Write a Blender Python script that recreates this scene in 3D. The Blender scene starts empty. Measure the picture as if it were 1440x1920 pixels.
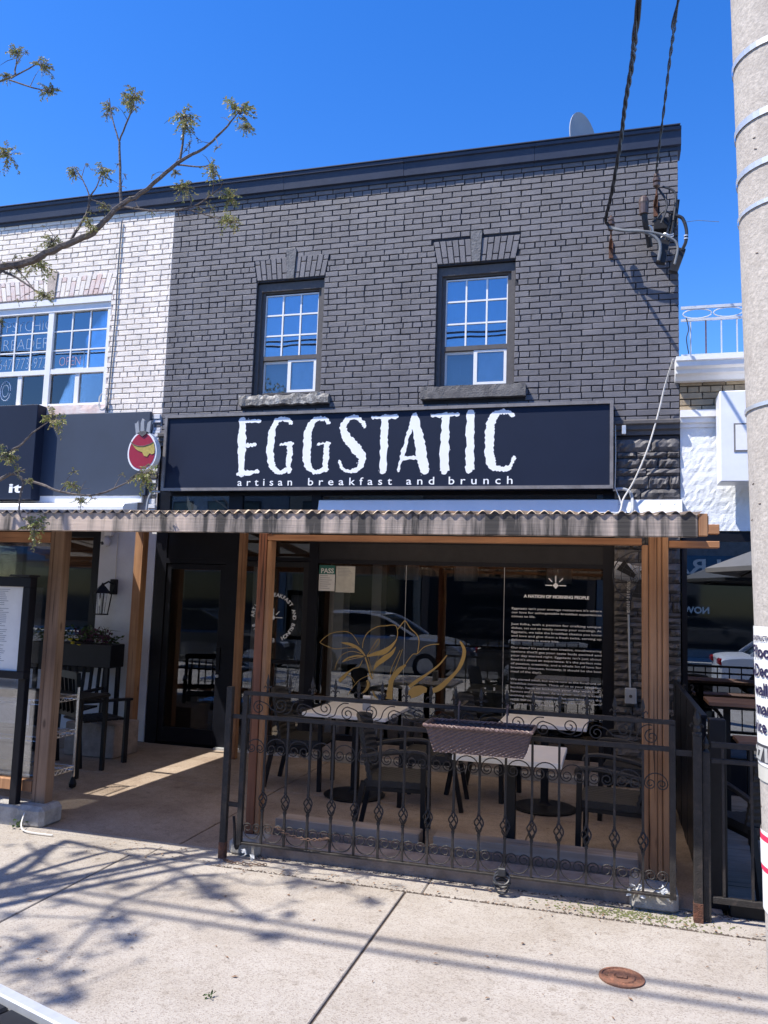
import bpy, bmesh, math, random
from mathutils import Vector, Matrix
random.seed(7)
PI = math.pi
S = bpy.context.scene
COL = S.collection

# ------------------------------------------------------------------ camera
cd = bpy.data.cameras.new('camera'); cam = bpy.data.objects.new('camera', cd); COL.objects.link(cam)
Rv, Uv, Fv = (0.96185, 0.27167, 0.03238), (-0.00231, -0.11027, 0.9939), (-0.27358, 0.95605, 0.10544)
cam.matrix_world = Matrix(((Rv[0], Uv[0], -Fv[0], 0), (Rv[1], Uv[1], -Fv[1], 0), (Rv[2], Uv[2], -Fv[2], 1.75), (0, 0, 0, 1)))
cd.sensor_fit = 'HORIZONTAL'; cd.sensor_width = 36; cd.lens = 1508.8 / 1440 * 36
cd.clip_start = 0.05; cd.clip_end = 400
S.camera = cam

# ------------------------------------------------------------------ sky, sun, exposure
SUN = Vector((0.50, 0.35, -1.0)).normalized()          # direction the light travels
elev = math.asin(-SUN.z)
w = bpy.data.worlds.new('World'); S.world = w; w.use_nodes = True
nt = w.node_tree; bg = nt.nodes['Background']
sky = nt.nodes.new('ShaderNodeTexSky'); sky.sky_type = 'NISHITA'; sky.sun_disc = False
sky.sun_elevation = elev; sky.sun_rotation = math.atan2(-SUN.x, -SUN.y)
sky.altitude = 100; sky.air_density = 1.0; sky.dust_density = 0.2; sky.ozone_density = 3.0
hs = nt.nodes.new('ShaderNodeHueSaturation'); hs.inputs['Hue'].default_value = 0.514; hs.inputs['Saturation'].default_value = 1.36
hs.inputs['Value'].default_value = 0.92
nt.links.new(sky.outputs[0], hs.inputs['Color']); nt.links.new(hs.outputs[0], bg.inputs[0])
bg.inputs[1].default_value = 0.15
sl = bpy.data.lights.new('sun', 'SUN'); sl.energy = 4.2; sl.angle = math.radians(0.53); sl.color = (1, 0.935, 0.84)
so = bpy.data.objects.new('sun', sl); COL.objects.link(so)
so.rotation_euler = SUN.to_track_quat('-Z', 'Y').to_euler(); so.location = (-6, -4, 14)
S.view_settings.view_transform = 'Standard'; S.view_settings.look = 'None'
S.view_settings.exposure = 0.98; S.view_settings.gamma = 1.0; S.view_settings.use_curve_mapping = False
S.cycles.max_bounces = 8; S.cycles.transparent_max_bounces = 24

# ------------------------------------------------------------------ materials
def newmat(name):
    m = bpy.data.materials.new(name); m.use_nodes = True
    return m, m.node_tree, m.node_tree.nodes['Principled BSDF']

def pm(name, col, rough=0.7, var=0.15, scale=6.0, bump=0.0, bscale=60.0, metal=0.0, col2=None, mix=0.5,
       scale2=2.0, stretch=None, spec=0.5, sharp=0.12):
    """procedural surface: two-scale colour noise, optional second colour in patches, fine relief"""
    m, t, b = newmat(name); N = t.nodes; L = t.links
    g = N.new('ShaderNodeNewGeometry'); src = g.outputs['Position']
    if stretch:
        mp = N.new('ShaderNodeMapping'); mp.inputs['Scale'].default_value = stretch
        L.new(src, mp.inputs[0]); src = mp.outputs[0]
    n1 = N.new('ShaderNodeTexNoise'); n1.inputs['Scale'].default_value = scale; n1.inputs['Detail'].default_value = 6
    n1.inputs['Roughness'].default_value = 0.65
    L.new(src, n1.inputs['Vector'])
    r = N.new('ShaderNodeValToRGB'); L.new(n1.outputs['Fac'], r.inputs[0])
    r.color_ramp.elements[0].position = 0.3; r.color_ramp.elements[1].position = 0.7
    r.color_ramp.elements[0].color = tuple(c * (1 - var) for c in col) + (1,)
    r.color_ramp.elements[1].color = tuple(min(1, c * (1 + var)) for c in col) + (1,)
    out = r.outputs[0]
    if col2:
        n2 = N.new('ShaderNodeTexNoise'); n2.inputs['Scale'].default_value = scale2; n2.inputs['Detail'].default_value = 7
        n2.inputs['Roughness'].default_value = 0.7
        L.new(src, n2.inputs['Vector'])
        r2 = N.new('ShaderNodeValToRGB'); L.new(n2.outputs['Fac'], r2.inputs[0])
        r2.color_ramp.elements[0].position = max(0, mix - sharp); r2.color_ramp.elements[1].position = min(1, mix + sharp)
        mx = N.new('ShaderNodeMix'); mx.data_type = 'RGBA'
        L.new(r2.outputs[0], mx.inputs['Factor']); L.new(out, mx.inputs['A']); mx.inputs['B'].default_value = tuple(col2) + (1,)
        out = mx.outputs['Result']
    L.new(out, b.inputs['Base Color'])
    b.inputs['Roughness'].default_value = rough; b.inputs['Metallic'].default_value = metal
    b.inputs['Specular IOR Level'].default_value = spec
    if bump:
        n3 = N.new('ShaderNodeTexNoise'); n3.inputs['Scale'].default_value = bscale; n3.inputs['Detail'].default_value = 5
        L.new(src, n3.inputs['Vector'])
        bp = N.new('ShaderNodeBump'); bp.inputs['Strength'].default_value = bump; bp.inputs['Distance'].default_value = 0.01
        L.new(n3.outputs['Fac'], bp.inputs['Height']); L.new(bp.outputs[0], b.inputs['Normal'])
    return m

def vary(m, amt=0.16, streak=0.25):
    """piece-to-piece tone, and faint rain streaks down the wall"""
    t = m.node_tree; N = t.nodes; L = t.links; b = N['Principled BSDF']
    src = b.inputs['Base Color'].links[0].from_socket
    oi = N.new('ShaderNodeObjectInfo'); g = N.new('ShaderNodeNewGeometry')
    ad = N.new('ShaderNodeMath'); ad.operation = 'ADD'; L.new(oi.outputs['Random'], ad.inputs[0]); L.new(g.outputs['Random Per Island'], ad.inputs[1])
    fr = N.new('ShaderNodeMath'); fr.operation = 'FRACT'; L.new(ad.outputs[0], fr.inputs[0])
    mr = N.new('ShaderNodeMapRange'); mr.inputs['To Min'].default_value = 1 - amt; mr.inputs['To Max'].default_value = 1 + amt; L.new(fr.outputs[0], mr.inputs['Value'])
    mp = N.new('ShaderNodeMapping'); mp.inputs['Scale'].default_value = (5, 5, .7); L.new(g.outputs['Position'], mp.inputs[0])
    n = N.new('ShaderNodeTexNoise'); n.inputs['Scale'].default_value = 1; n.inputs['Detail'].default_value = 6; L.new(mp.outputs[0], n.inputs['Vector'])
    m2 = N.new('ShaderNodeMapRange'); m2.inputs['From Min'].default_value = .3; m2.inputs['From Max'].default_value = .7; m2.inputs['To Min'].default_value = 1 - streak; m2.inputs['To Max'].default_value = 1 + streak * .4; L.new(n.outputs['Fac'], m2.inputs['Value'])
    mu = N.new('ShaderNodeMath'); mu.operation = 'MULTIPLY'; L.new(mr.outputs[0], mu.inputs[0]); L.new(m2.outputs[0], mu.inputs[1])
    v = N.new('ShaderNodeVectorMath'); v.operation = 'SCALE'; L.new(src, v.inputs[0]); L.new(mu.outputs[0], v.inputs['Scale'])
    L.new(v.outputs[0], b.inputs['Base Color'])

def wood(name, dark, light, axis, rough=0.75, knots=True):
    m, t, b = newmat(name); N = t.nodes; L = t.links
    g = N.new('ShaderNodeNewGeometry'); mp = N.new('ShaderNodeMapping'); L.new(g.outputs['Position'], mp.inputs[0])
    sc = [26, 26, 26]; sc[axis] = 1.1; mp.inputs['Scale'].default_value = sc
    n = N.new('ShaderNodeTexNoise'); n.inputs['Scale'].default_value = 1.0; n.inputs['Detail'].default_value = 8; n.inputs['Distortion'].default_value = 0.6
    L.new(mp.outputs[0], n.inputs['Vector'])
    r = N.new('ShaderNodeValToRGB'); L.new(n.outputs['Fac'], r.inputs[0])
    r.color_ramp.elements[0].position = 0.22; r.color_ramp.elements[1].position = 0.78
    r.color_ramp.elements[0].color = (*dark, 1); r.color_ramp.elements[1].color = (*light, 1)
    n2 = N.new('ShaderNodeTexNoise'); n2.inputs['Scale'].default_value = 3.0; n2.inputs['Detail'].default_value = 4
    L.new(g.outputs['Position'], n2.inputs['Vector'])
    mx = N.new('ShaderNodeMix'); mx.data_type = 'RGBA'; mx.blend_type = 'MULTIPLY'; mx.inputs['Factor'].default_value = 0.55
    r2 = N.new('ShaderNodeValToRGB'); L.new(n2.outputs['Fac'], r2.inputs[0])
    r2.color_ramp.elements[0].position = 0.3; r2.color_ramp.elements[0].color = (0.45, 0.42, 0.4, 1)
    r2.color_ramp.elements[1].position = 0.65; r2.color_ramp.elements[1].color = (1, 1, 1, 1)
    L.new(r.outputs[0], mx.inputs['A']); L.new(r2.outputs[0], mx.inputs['B'])
    out = mx.outputs['Result']
    if knots:
        v = N.new('ShaderNodeTexVoronoi'); v.inputs['Scale'].default_value = 1.0
        mp2 = N.new('ShaderNodeMapping'); k = [7, 7, 7]; k[axis] = 2.6; mp2.inputs['Scale'].default_value = k
        L.new(g.outputs['Position'], mp2.inputs[0]); L.new(mp2.outputs[0], v.inputs['Vector'])
        r3 = N.new('ShaderNodeValToRGB'); L.new(v.outputs['Distance'], r3.inputs[0])
        r3.color_ramp.elements[0].position = 0.05; r3.color_ramp.elements[0].color = (0.25, 0.2, 0.18, 1)
        r3.color_ramp.elements[1].position = 0.12; r3.color_ramp.elements[1].color = (1, 1, 1, 1)
        mk = N.new('ShaderNodeMix'); mk.data_type = 'RGBA'; mk.blend_type = 'MULTIPLY'; mk.inputs['Factor'].default_value = 0.8
        L.new(out, mk.inputs['A']); L.new(r3.outputs[0], mk.inputs['B']); out = mk.outputs['Result']
    # drying checks: thin dark lines along the grain
    mp3 = N.new('ShaderNodeMapping'); k3 = [55, 55, 55]; k3[axis] = .9; mp3.inputs['Scale'].default_value = k3; L.new(g.outputs['Position'], mp3.inputs[0])
    n4 = N.new('ShaderNodeTexNoise'); n4.inputs['Scale'].default_value = 1.0; n4.inputs['Detail'].default_value = 2; L.new(mp3.outputs[0], n4.inputs['Vector'])
    r4 = N.new('ShaderNodeValToRGB'); L.new(n4.outputs['Fac'], r4.inputs[0])
    r4.color_ramp.elements[0].position = 0.30; r4.color_ramp.elements[0].color = (0.12, 0.10, 0.09, 1); r4.color_ramp.elements[1].position = 0.345; r4.color_ramp.elements[1].color = (1, 1, 1, 1)
    m4 = N.new('ShaderNodeMix'); m4.data_type = 'RGBA'; m4.blend_type = 'MULTIPLY'; m4.inputs['Factor'].default_value = 0.85
    L.new(out, m4.inputs['A']); L.new(r4.outputs[0], m4.inputs['B']); out = m4.outputs['Result']
    L.new(out, b.inputs['Base Color']); b.inputs['Roughness'].default_value = rough
    bp = N.new('ShaderNodeBump'); bp.inputs['Strength'].default_value = 0.35; bp.inputs['Distance'].default_value = 0.004
    L.new(n.outputs['Fac'], bp.inputs['Height']); L.new(bp.outputs[0], b.inputs['Normal'])
    return m

def glass(name, refl=1.0, base=0.0, tint=(1, 1, 1), gcol=(1, 1, 1), rough=0.0, wobble=0.0):
    """thin pane: see-through mixed with a mirror by Fresnel"""
    m = bpy.data.materials.new(name); m.use_nodes = True; t = m.node_tree; N = t.nodes; L = t.links
    N.clear(); o = N.new('ShaderNodeOutputMaterial'); mx = N.new('ShaderNodeMixShader')
    tr = N.new('ShaderNodeBsdfTransparent'); tr.inputs[0].default_value = (*tint, 1)
    gl = N.new('ShaderNodeBsdfGlossy'); gl.inputs[0].default_value = (*gcol, 1); gl.inputs['Roughness'].default_value = rough
    fr = N.new('ShaderNodeFresnel'); fr.inputs[0].default_value = 1.55
    ma = N.new('ShaderNodeMath'); ma.operation = 'MULTIPLY_ADD'; ma.use_clamp = True
    ma.inputs[1].default_value = refl; ma.inputs[2].default_value = base
    L.new(fr.outputs[0], ma.inputs[0]); L.new(ma.outputs[0], mx.inputs[0])
    L.new(tr.outputs[0], mx.inputs[1]); L.new(gl.outputs[0], mx.inputs[2]); L.new(mx.outputs[0], o.inputs[0])
    if wobble:
        g = N.new('ShaderNodeNewGeometry'); n = N.new('ShaderNodeTexNoise'); n.inputs['Scale'].default_value = 1.6
        L.new(g.outputs['Position'], n.inputs['Vector'])
        bp = N.new('ShaderNodeBump'); bp.inputs['Strength'].default_value = wobble; bp.inputs['Distance'].default_value = 0.02
        L.new(n.outputs['Fac'], bp.inputs['Height']); L.new(bp.outputs[0], gl.inputs['Normal']); L.new(bp.outputs[0], fr.inputs['Normal'])
    return m

M = {}
M['brick_dark'] = pm('painted dark grey brick', (0.134, 0.131, 0.147), 0.6, 0.12, 5, 0.5, 140, col2=(0.165, 0.160, 0.172), mix=0.6, scale2=1.3)
M['mortar_dark'] = pm('mortar with joint shade', (0.028, 0.029, 0.036), 0.9, 0.2, 8, 0.4, 120)  # shadow of the raked joints is put into this near-black colour
M['brick_white'] = pm('whitewashed brick', (0.86, 0.785, 0.70), 0.7, 0.06, 6, 0.6, 120, col2=(0.76, 0.62, 0.54), mix=0.72, scale2=2.2)
M['brick_pink'] = pm('worn pink whitewash', (0.72, 0.52, 0.45), 0.75, 0.15, 9, 0.6, 120, col2=(0.78, 0.70, 0.66), mix=0.5, scale2=5)
M['mortar_white'] = pm('grey mortar', (0.40, 0.37, 0.36), 0.9, 0.2, 9, 0.4, 120)
M['brick_buff'] = pm('buff brick', (0.36, 0.28, 0.18), 0.8, 0.2, 9, 0.5, 120, col2=(0.22, 0.18, 0.14), mix=0.62, scale2=6)
M['mortar_buff'] = pm('brown mortar', (0.10, 0.085, 0.07), 0.9, 0.2, 9)
M['cornice'] = pm('navy painted cornice', (0.026, 0.035, 0.064), 0.45, 0.15, 3, 0.1, 30, col2=(0.038, 0.045, 0.068), mix=0.6, scale2=1.5, spec=0.35)
M['sign_face'] = pm('black navy sign face', (0.012, 0.018, 0.038), 0.5, 0.10, 1.5, 0.0, spec=0.22)
M['panel_face'] = pm('faded navy panel', (0.028, 0.042, 0.072), 0.6, 0.10, 2.0, 0.05, 30)
M['sign_frame'] = pm('dull aluminium frame', (0.20, 0.19, 0.19), 0.5, 0.15, 12, 0.1, 60, col2=(0.12, 0.11, 0.11), mix=0.6, scale2=9)
M['letter'] = pm('white vinyl', (0.86, 0.88, 0.90), 0.45, 0.03, 5)
M['trim_black'] = pm('black paint', (0.008, 0.009, 0.014), 0.4, 0.2, 8, 0.1, 50, spec=0.22)
M['trim_dark'] = pm('dark bronze frame', (0.022, 0.022, 0.025), 0.45, 0.2, 8, 0.1, 50, spec=0.25)
M['casing'] = pm('slate painted casing', (0.098, 0.092, 0.092), 0.6, 0.15, 20, 0.2, 80, spec=0.3)
M['white_frame'] = pm('white vinyl frame', (0.78, 0.78, 0.78), 0.4, 0.05, 10)
M['cream_frame'] = pm('cream painted casing', (0.66, 0.62, 0.56), 0.6, 0.1, 12, 0.2, 50)
M['stone_sill'] = pm('dark grey stone', (0.12, 0.115, 0.115), 0.85, 0.3, 14, 0.8, 60, col2=(0.17, 0.165, 0.16), mix=0.55, scale2=8)
M['stone_bare'] = pm('flaking bare stone', (0.20, 0.19, 0.175), 0.9, 0.35, 16, 1.0, 50, col2=(0.50, 0.48, 0.43), mix=0.52, scale2=9, sharp=0.04)
M['keystone'] = pm('grey keystone', (0.155, 0.155, 0.16), 0.9, 0.3, 25, 1.0, 50)
M['keystone_buff'] = pm('bare tan keystone', (0.50, 0.42, 0.36), 0.9, 0.25, 15, 0.8, 60)
M['ledge_stone'] = pm('dark painted ledge stone', (0.095, 0.09, 0.092), 0.6, 0.3, 12, 0.35, 60, col2=(0.125, 0.118, 0.115), mix=0.6, scale2=10)
M['stucco'] = pm('white stucco', (0.74, 0.77, 0.80), 0.8, 0.06, 9, 0.35, 60)
M['plaster'] = pm('dull white plaster', (0.62, 0.63, 0.66), 0.85, 0.08, 5, 0.3, 50)
M['white_paint'] = pm('white paint', (0.80, 0.80, 0.80), 0.5, 0.06, 8, 0.15, 30)
M['rail_white'] = pm('chipped white railing paint', (0.52, 0.55, 0.60), 0.6, 0.1, 12, 0.3, 60, col2=(0.20, 0.10, 0.07), mix=0.66, scale2=11, sharp=0.04)
M['white_metal'] = pm('white sheet metal', (0.78, 0.80, 0.84), 0.35, 0.05, 3, 0.25, 5)
M['wood_v'] = wood('cedar post', (0.22, 0.10, 0.045), (0.49, 0.265, 0.13), 2)
M['wood_aged'] = wood('weathered cedar post', (0.17, 0.10, 0.06), (0.36, 0.235, 0.15), 2)
M['wood_red'] = wood('red stained post', (0.17, 0.06, 0.028), (0.33, 0.135, 0.07), 2)
M['wood_x'] = wood('cedar beam', (0.27, 0.115, 0.05), (0.56, 0.29, 0.14), 0)
M['wood_grey'] = wood('weathered grey board', (0.27, 0.215, 0.17), (0.46, 0.385, 0.315), 0, knots=False)
M['wood_brown'] = wood('brown kick board', (0.19, 0.125, 0.095), (0.32, 0.235, 0.185), 0, knots=False)
M['wood_top'] = wood('brown slat top', (0.22, 0.12, 0.08), (0.38, 0.22, 0.15), 0, knots=False)
M['wood_deck'] = wood('grey deck board', (0.22, 0.19, 0.16), (0.40, 0.36, 0.31), 0, knots=False)
M['iron'] = pm('black wrought iron', (0.030, 0.027, 0.025), 0.55, 0.3, 25, 0.4, 150, metal=0.0, spec=0.3, col2=(0.085, 0.062, 0.050), mix=0.66, scale2=14)
M['iron_rust'] = pm('rusted iron', (0.14, 0.055, 0.03), 0.85, 0.4, 25, 0.6, 120, col2=(0.06, 0.03, 0.02), mix=0.5, scale2=20)
M['steel_dark'] = pm('dark powder coat', (0.014, 0.014, 0.015), 0.5, 0.2, 20, spec=0.25)
M['wicker'] = pm('charcoal wicker', (0.026, 0.025, 0.024), 0.6, 0.35, 70, 0.5, 200)
M['wicker_brown'] = pm('brown plastic wicker', (0.13, 0.085, 0.08), 0.38, 0.3, 60, 0.4, 200)
M['table_white'] = pm('white table top', (0.80, 0.78, 0.74), 0.35, 0.05, 6)
M['conc_base'] = pm('grey footing concrete', (0.34, 0.33, 0.31), 0.9, 0.25, 14, 0.6, 70, col2=(0.18, 0.17, 0.16), mix=0.62, scale2=5)
M['kerb_dark'] = pm('stained concrete', (0.30, 0.245, 0.21), 0.9, 0.25, 10, 0.5, 60, col2=(0.17, 0.135, 0.115), mix=0.6, scale2=4)
M['pipe'] = pm('grey plastic conduit', (0.33, 0.35, 0.38), 0.45, 0.1, 9)
M['cable_black'] = pm('black cable', (0.018, 0.02, 0.026), 0.5, 0.2, 20)
M['cable_grey'] = pm('grey weathered cable', (0.16, 0.17, 0.18), 0.5, 0.2, 30)
M['cable_white'] = pm('white cable', (0.62, 0.60, 0.56), 0.5, 0.1, 9)
M['galv'] = pm('galvanised steel', (0.60, 0.62, 0.64), 0.4, 0.12, 20, metal=0.5)
M['chrome'] = pm('chrome wire', (0.72, 0.74, 0.76), 0.22, 0.05, 20, metal=1.0)
M['porcelain'] = pm('brown glazed insulator', (0.095, 0.066, 0.055), 0.3, 0.2, 20)
M['dish'] = pm('grey dish', (0.30, 0.32, 0.35), 0.5, 0.08, 4)
M['bark'] = pm('tree bark', (0.13, 0.11, 0.10), 0.9, 0.35, 30, 0.8, 60)
M['red'] = pm('dark red sign paint', (0.30, 0.012, 0.035), 0.4, 0.08, 9)
M['yellow'] = pm('mustard sign paint', (0.42, 0.33, 0.08), 0.5, 0.2, 30)
M['gold'] = pm('gold vinyl', (0.52, 0.36, 0.13), 0.45, 0.06, 9)
M['green'] = pm('green print', (0.03, 0.16, 0.13), 0.5, 0.05, 9)
M['paper'] = pm('paper', (0.74, 0.74, 0.72), 0.7, 0.04, 12)
M['paper_old'] = pm('sun faded paper', (0.55, 0.54, 0.48), 0.7, 0.12, 12)
M['ink'] = pm('printed ink', (0.05, 0.05, 0.06), 0.6, 0.05, 9)
M['ink_grey'] = pm('grey print', (0.35, 0.35, 0.36), 0.6, 0.05, 9)
M['ink_navy'] = pm('navy print', (0.05, 0.04, 0.12), 0.6, 0.05, 9)
M['print_red'] = pm('red print', (0.72, 0.03, 0.10), 0.6, 0.05, 9)
M['soil'] = pm('soil', (0.04, 0.03, 0.02), 0.95, 0.3, 30)
M['rust'] = pm('rusted cast iron', (0.22, 0.095, 0.055), 0.8, 0.35, 40, 0.8, 120, col2=(0.14, 0.07, 0.045), mix=0.5, scale2=30)
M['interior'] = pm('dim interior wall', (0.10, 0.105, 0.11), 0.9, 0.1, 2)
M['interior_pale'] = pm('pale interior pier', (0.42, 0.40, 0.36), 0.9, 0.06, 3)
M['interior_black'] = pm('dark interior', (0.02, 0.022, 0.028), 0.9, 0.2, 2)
M['net'] = pm('net curtain', (0.55, 0.58, 0.62), 0.9, 0.1, 8)
M['curtain'] = pm('window blind', (0.22, 0.26, 0.33), 0.8, 0.1, 5, stretch=(30, 1, 1))
M['asphalt'] = pm('asphalt', (0.055, 0.055, 0.057), 0.9, 0.2, 8, 0.5, 150)
M['line'] = pm('road paint', (0.7, 0.55, 0.2), 0.7, 0.1, 9)
M['car_white'] = pm('white car paint', (0.75, 0.76, 0.78), 0.2, 0.02, 2)
M['car_shade'] = pm('shaded white car paint', (0.34, 0.36, 0.38), 0.25, 0.02, 2, metal=0.4)  # white car's shaded side put into the body colour as grey
M['car_black'] = pm('black car paint', (0.03, 0.032, 0.036), 0.2, 0.02, 2)
M['tyre'] = pm('tyre rubber', (0.015, 0.015, 0.016), 0.85, 0.2, 20)
M['car_glass'] = pm('tinted car glass', (0.015, 0.018, 0.02), 0.05, 0.05, 2)
M['lamp_red'] = pm('red lamp lens', (0.35, 0.01, 0.015), 0.15, 0.05, 2)
M['lamp_clear'] = pm('clear lamp lens', (0.6, 0.62, 0.65), 0.1, 0.05, 2)
M['facade_a'] = pm('brown brick facade', (0.16, 0.10, 0.07), 0.85, 0.2, 6)
M['facade_b'] = pm('grey facade', (0.20, 0.20, 0.21), 0.85, 0.2, 6)
M['facade_c'] = pm('buff facade', (0.28, 0.22, 0.16), 0.85, 0.2, 6)
M['awning_blue'] = pm('blue awning cloth', (0.05, 0.13, 0.22), 0.8, 0.1, 6)
M['canvas'] = pm('grey parasol canvas', (0.075, 0.08, 0.09), 0.85, 0.08, 6)
M['glass_up'] = glass('upper window glass', 1.2, 0.19, (0.85, 0.9, 0.95), (0.78, 0.92, 1.0), 0.01, 0.05)
M['glass_lower'] = glass('slider glass', 1.2, 0.08, (0.9, 0.93, 0.96), (0.85, 0.94, 1.0), 0.01, 0.05)
M['glass_shop'] = glass('shop window glass', 1.25, 0.035, (0.90, 0.93, 0.95), (1, 1, 1), 0.0, 0.02)
M['glass_film'] = glass('mirror film shop glass', 1.2, 0.20, (0.5, 0.53, 0.56), (0.85, 0.92, 1.0))
M['glass_trans'] = glass('transom glass', 1.0, 0.08, (0.6, 0.65, 0.7), (0.8, 0.9, 1))
M['acrylic'] = glass('clear acrylic', 0.8, 0.01, (0.88, 0.90, 0.92), (1, 1, 1), 0.03)
M['neon_off'] = pm('unlit white neon tube', (0.36, 0.46, 0.62), 0.3, 0.03, 9)
M['neon_red'] = pm('unlit red neon tube', (0.50, 0.34, 0.42), 0.3, 0.03, 9)
M['flower_yellow'] = pm('yellow petals', (0.65, 0.55, 0.06), 0.7, 0.1, 30)
M['flower_purple'] = pm('purple leaves', (0.07, 0.02, 0.05), 0.7, 0.2, 30)
M['rope'] = pm('rusty chain', (0.13, 0.075, 0.05), 0.8, 0.3, 60)
M['dry_leaf'] = pm('dry leaf', (0.20, 0.12, 0.07), 0.8, 0.3, 60)
M['moss'] = pm('moss', (0.12, 0.13, 0.05), 0.95, 0.3, 60)
M['rag'] = pm('white rag', (0.6, 0.62, 0.62), 0.9, 0.1, 30, 0.5, 60)

def leafmat(name, a, b_):
    m, t, b = newmat(name); N = t.nodes; L = t.links
    g = N.new('ShaderNodeNewGeometry'); r = N.new('ShaderNodeValToRGB'); L.new(g.outputs['Random Per Island'], r.inputs[0])
    r.color_ramp.elements[0].color = (*a, 1); r.color_ramp.elements[1].color = (*b_, 1)
    L.new(r.outputs[0], b.inputs['Base Color']); b.inputs['Roughness'].default_value = 0.55
    tl = N.new('ShaderNodeBsdfTranslucent'); L.new(r.outputs[0], tl.inputs[0])
    mx = N.new('ShaderNodeMixShader'); mx.inputs[0].default_value = 0.3
    o = [n for n in N if n.type == 'OUTPUT_MATERIAL'][0]
    L.new(b.outputs[0], mx.inputs[1]); L.new(tl.outputs[0], mx.inputs[2]); L.new(mx.outputs[0], o.inputs[0])
    return m
M['leaf'] = leafmat('young tree leaf', (0.20, 0.27, 0.06), (0.34, 0.27, 0.13))
M['plant_leaf'] = leafmat('bedding plant leaf', (0.03, 0.07, 0.02), (0.07, 0.11, 0.03))

def sidewalk_mat(name, base, fleck_lo, fleck_hi, stain, vs=95, bump=0.5):
    """exposed-aggregate concrete: pale paste with small stones, broad stains, hairline pits"""
    m, t, b = newmat(name); N = t.nodes; L = t.links
    g = N.new('ShaderNodeNewGeometry'); P = g.outputs['Position']
    v = N.new('ShaderNodeTexVoronoi'); v.inputs['Scale'].default_value = vs; L.new(P, v.inputs['Vector'])
    sx = N.new('ShaderNodeSeparateColor'); L.new(v.outputs['Color'], sx.inputs[0])
    r = N.new('ShaderNodeValToRGB'); L.new(sx.outputs[0], r.inputs[0])
    r.color_ramp.elements[0].color = (*fleck_lo, 1); r.color_ramp.elements[1].color = (*fleck_hi, 1)
    e = r.color_ramp.elements.new(0.25); e.color = (*base, 1)
    n = N.new('ShaderNodeTexNoise'); n.inputs['Scale'].default_value = 1.7; n.inputs['Detail'].default_value = 8; n.inputs['Roughness'].default_value = 0.7; L.new(P, n.inputs['Vector'])
    r2 = N.new('ShaderNodeValToRGB'); L.new(n.outputs['Fac'], r2.inputs[0])
    r2.color_ramp.elements[0].position = 0.32; r2.color_ramp.elements[0].color = (*stain, 1)
    r2.color_ramp.elements[1].position = 0.62; r2.color_ramp.elements[1].color = (1, 1, 1, 1)
    mx = N.new('ShaderNodeMix'); mx.data_type = 'RGBA'; mx.blend_type = 'MULTIPLY'; mx.inputs['Factor'].default_value = 1
    L.new(r.outputs[0], mx.inputs['A']); L.new(r2.outputs[0], mx.inputs['B'])
    n3 = N.new('ShaderNodeTexNoise'); n3.inputs['Scale'].default_value = 14; n3.inputs['Detail'].default_value = 6; L.new(P, n3.inputs['Vector'])
    r3 = N.new('ShaderNodeValToRGB'); L.new(n3.outputs['Fac'], r3.inputs[0])
    r3.color_ramp.elements[0].position = 0.22; r3.color_ramp.elements[0].color = (0.6, 0.56, 0.52, 1)
    r3.color_ramp.elements[1].position = 0.42; r3.color_ramp.elements[1].color = (1, 1, 1, 1)
    mx2 = N.new('ShaderNodeMix'); mx2.data_type = 'RGBA'; mx2.blend_type = 'MULTIPLY'; mx2.inputs['Factor'].default_value = 0.8
    L.new(mx.outputs['Result'], mx2.inputs['A']); L.new(r3.outputs[0], mx2.inputs['B'])
    # old gum spots and small dark drips
    vg = N.new('ShaderNodeTexVoronoi'); vg.inputs['Scale'].default_value = 2.6; L.new(P, vg.inputs['Vector'])
    ng = N.new('ShaderNodeTexNoise'); ng.inputs['Scale'].default_value = 30; L.new(P, ng.inputs['Vector'])
    ag = N.new('ShaderNodeMath'); ag.operation = 'MULTIPLY_ADD'; ag.inputs[1].default_value = 0.06; L.new(ng.outputs['Fac'], ag.inputs[0]); L.new(vg.outputs['Distance'], ag.inputs[2])
    rg_ = N.new('ShaderNodeValToRGB'); L.new(ag.outputs[0], rg_.inputs[0])
    rg_.color_ramp.elements[0].position = 0.065; rg_.color_ramp.elements[0].color = (0.5, 0.47, 0.45, 1); rg_.color_ramp.elements[1].position = 0.085; rg_.color_ramp.elements[1].color = (1, 1, 1, 1)
    mg = N.new('ShaderNodeMix'); mg.data_type = 'RGBA'; mg.blend_type = 'MULTIPLY'; mg.inputs['Factor'].default_value = 0.75
    L.new(mx2.outputs['Result'], mg.inputs['A']); L.new(rg_.outputs[0], mg.inputs['B'])
    L.new(mg.outputs['Result'], b.inputs['Base Color']); b.inputs['Roughness'].default_value = 0.9
    bp = N.new('ShaderNodeBump'); bp.inputs['Strength'].default_value = bump; bp.inputs['Distance'].default_value = 0.004
    L.new(v.outputs['Distance'], bp.inputs['Height']); L.new(bp.outputs[0], b.inputs['Normal'])
    return m
M['sidewalk'] = sidewalk_mat('sidewalk concrete', (0.335, 0.308, 0.276), (0.235, 0.20, 0.175), (0.40, 0.37, 0.33), (0.80, 0.77, 0.73), 170, 0.3)
M['patio'] = sidewalk_mat('patio concrete', (0.33, 0.265, 0.205), (0.24, 0.185, 0.14), (0.39, 0.32, 0.255), (0.60, 0.56, 0.53), 170, 0.3)
M['joint'] = pm('joint dirt', (0.09, 0.07, 0.055), 0.95, 0.4, 40)
M['pole_conc'] = pm('pole concrete', (0.43, 0.395, 0.355), 0.9, 0.22, 75, 0.25, 110, col2=(0.35, 0.315, 0.28), mix=0.6, scale2=9)

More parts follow.
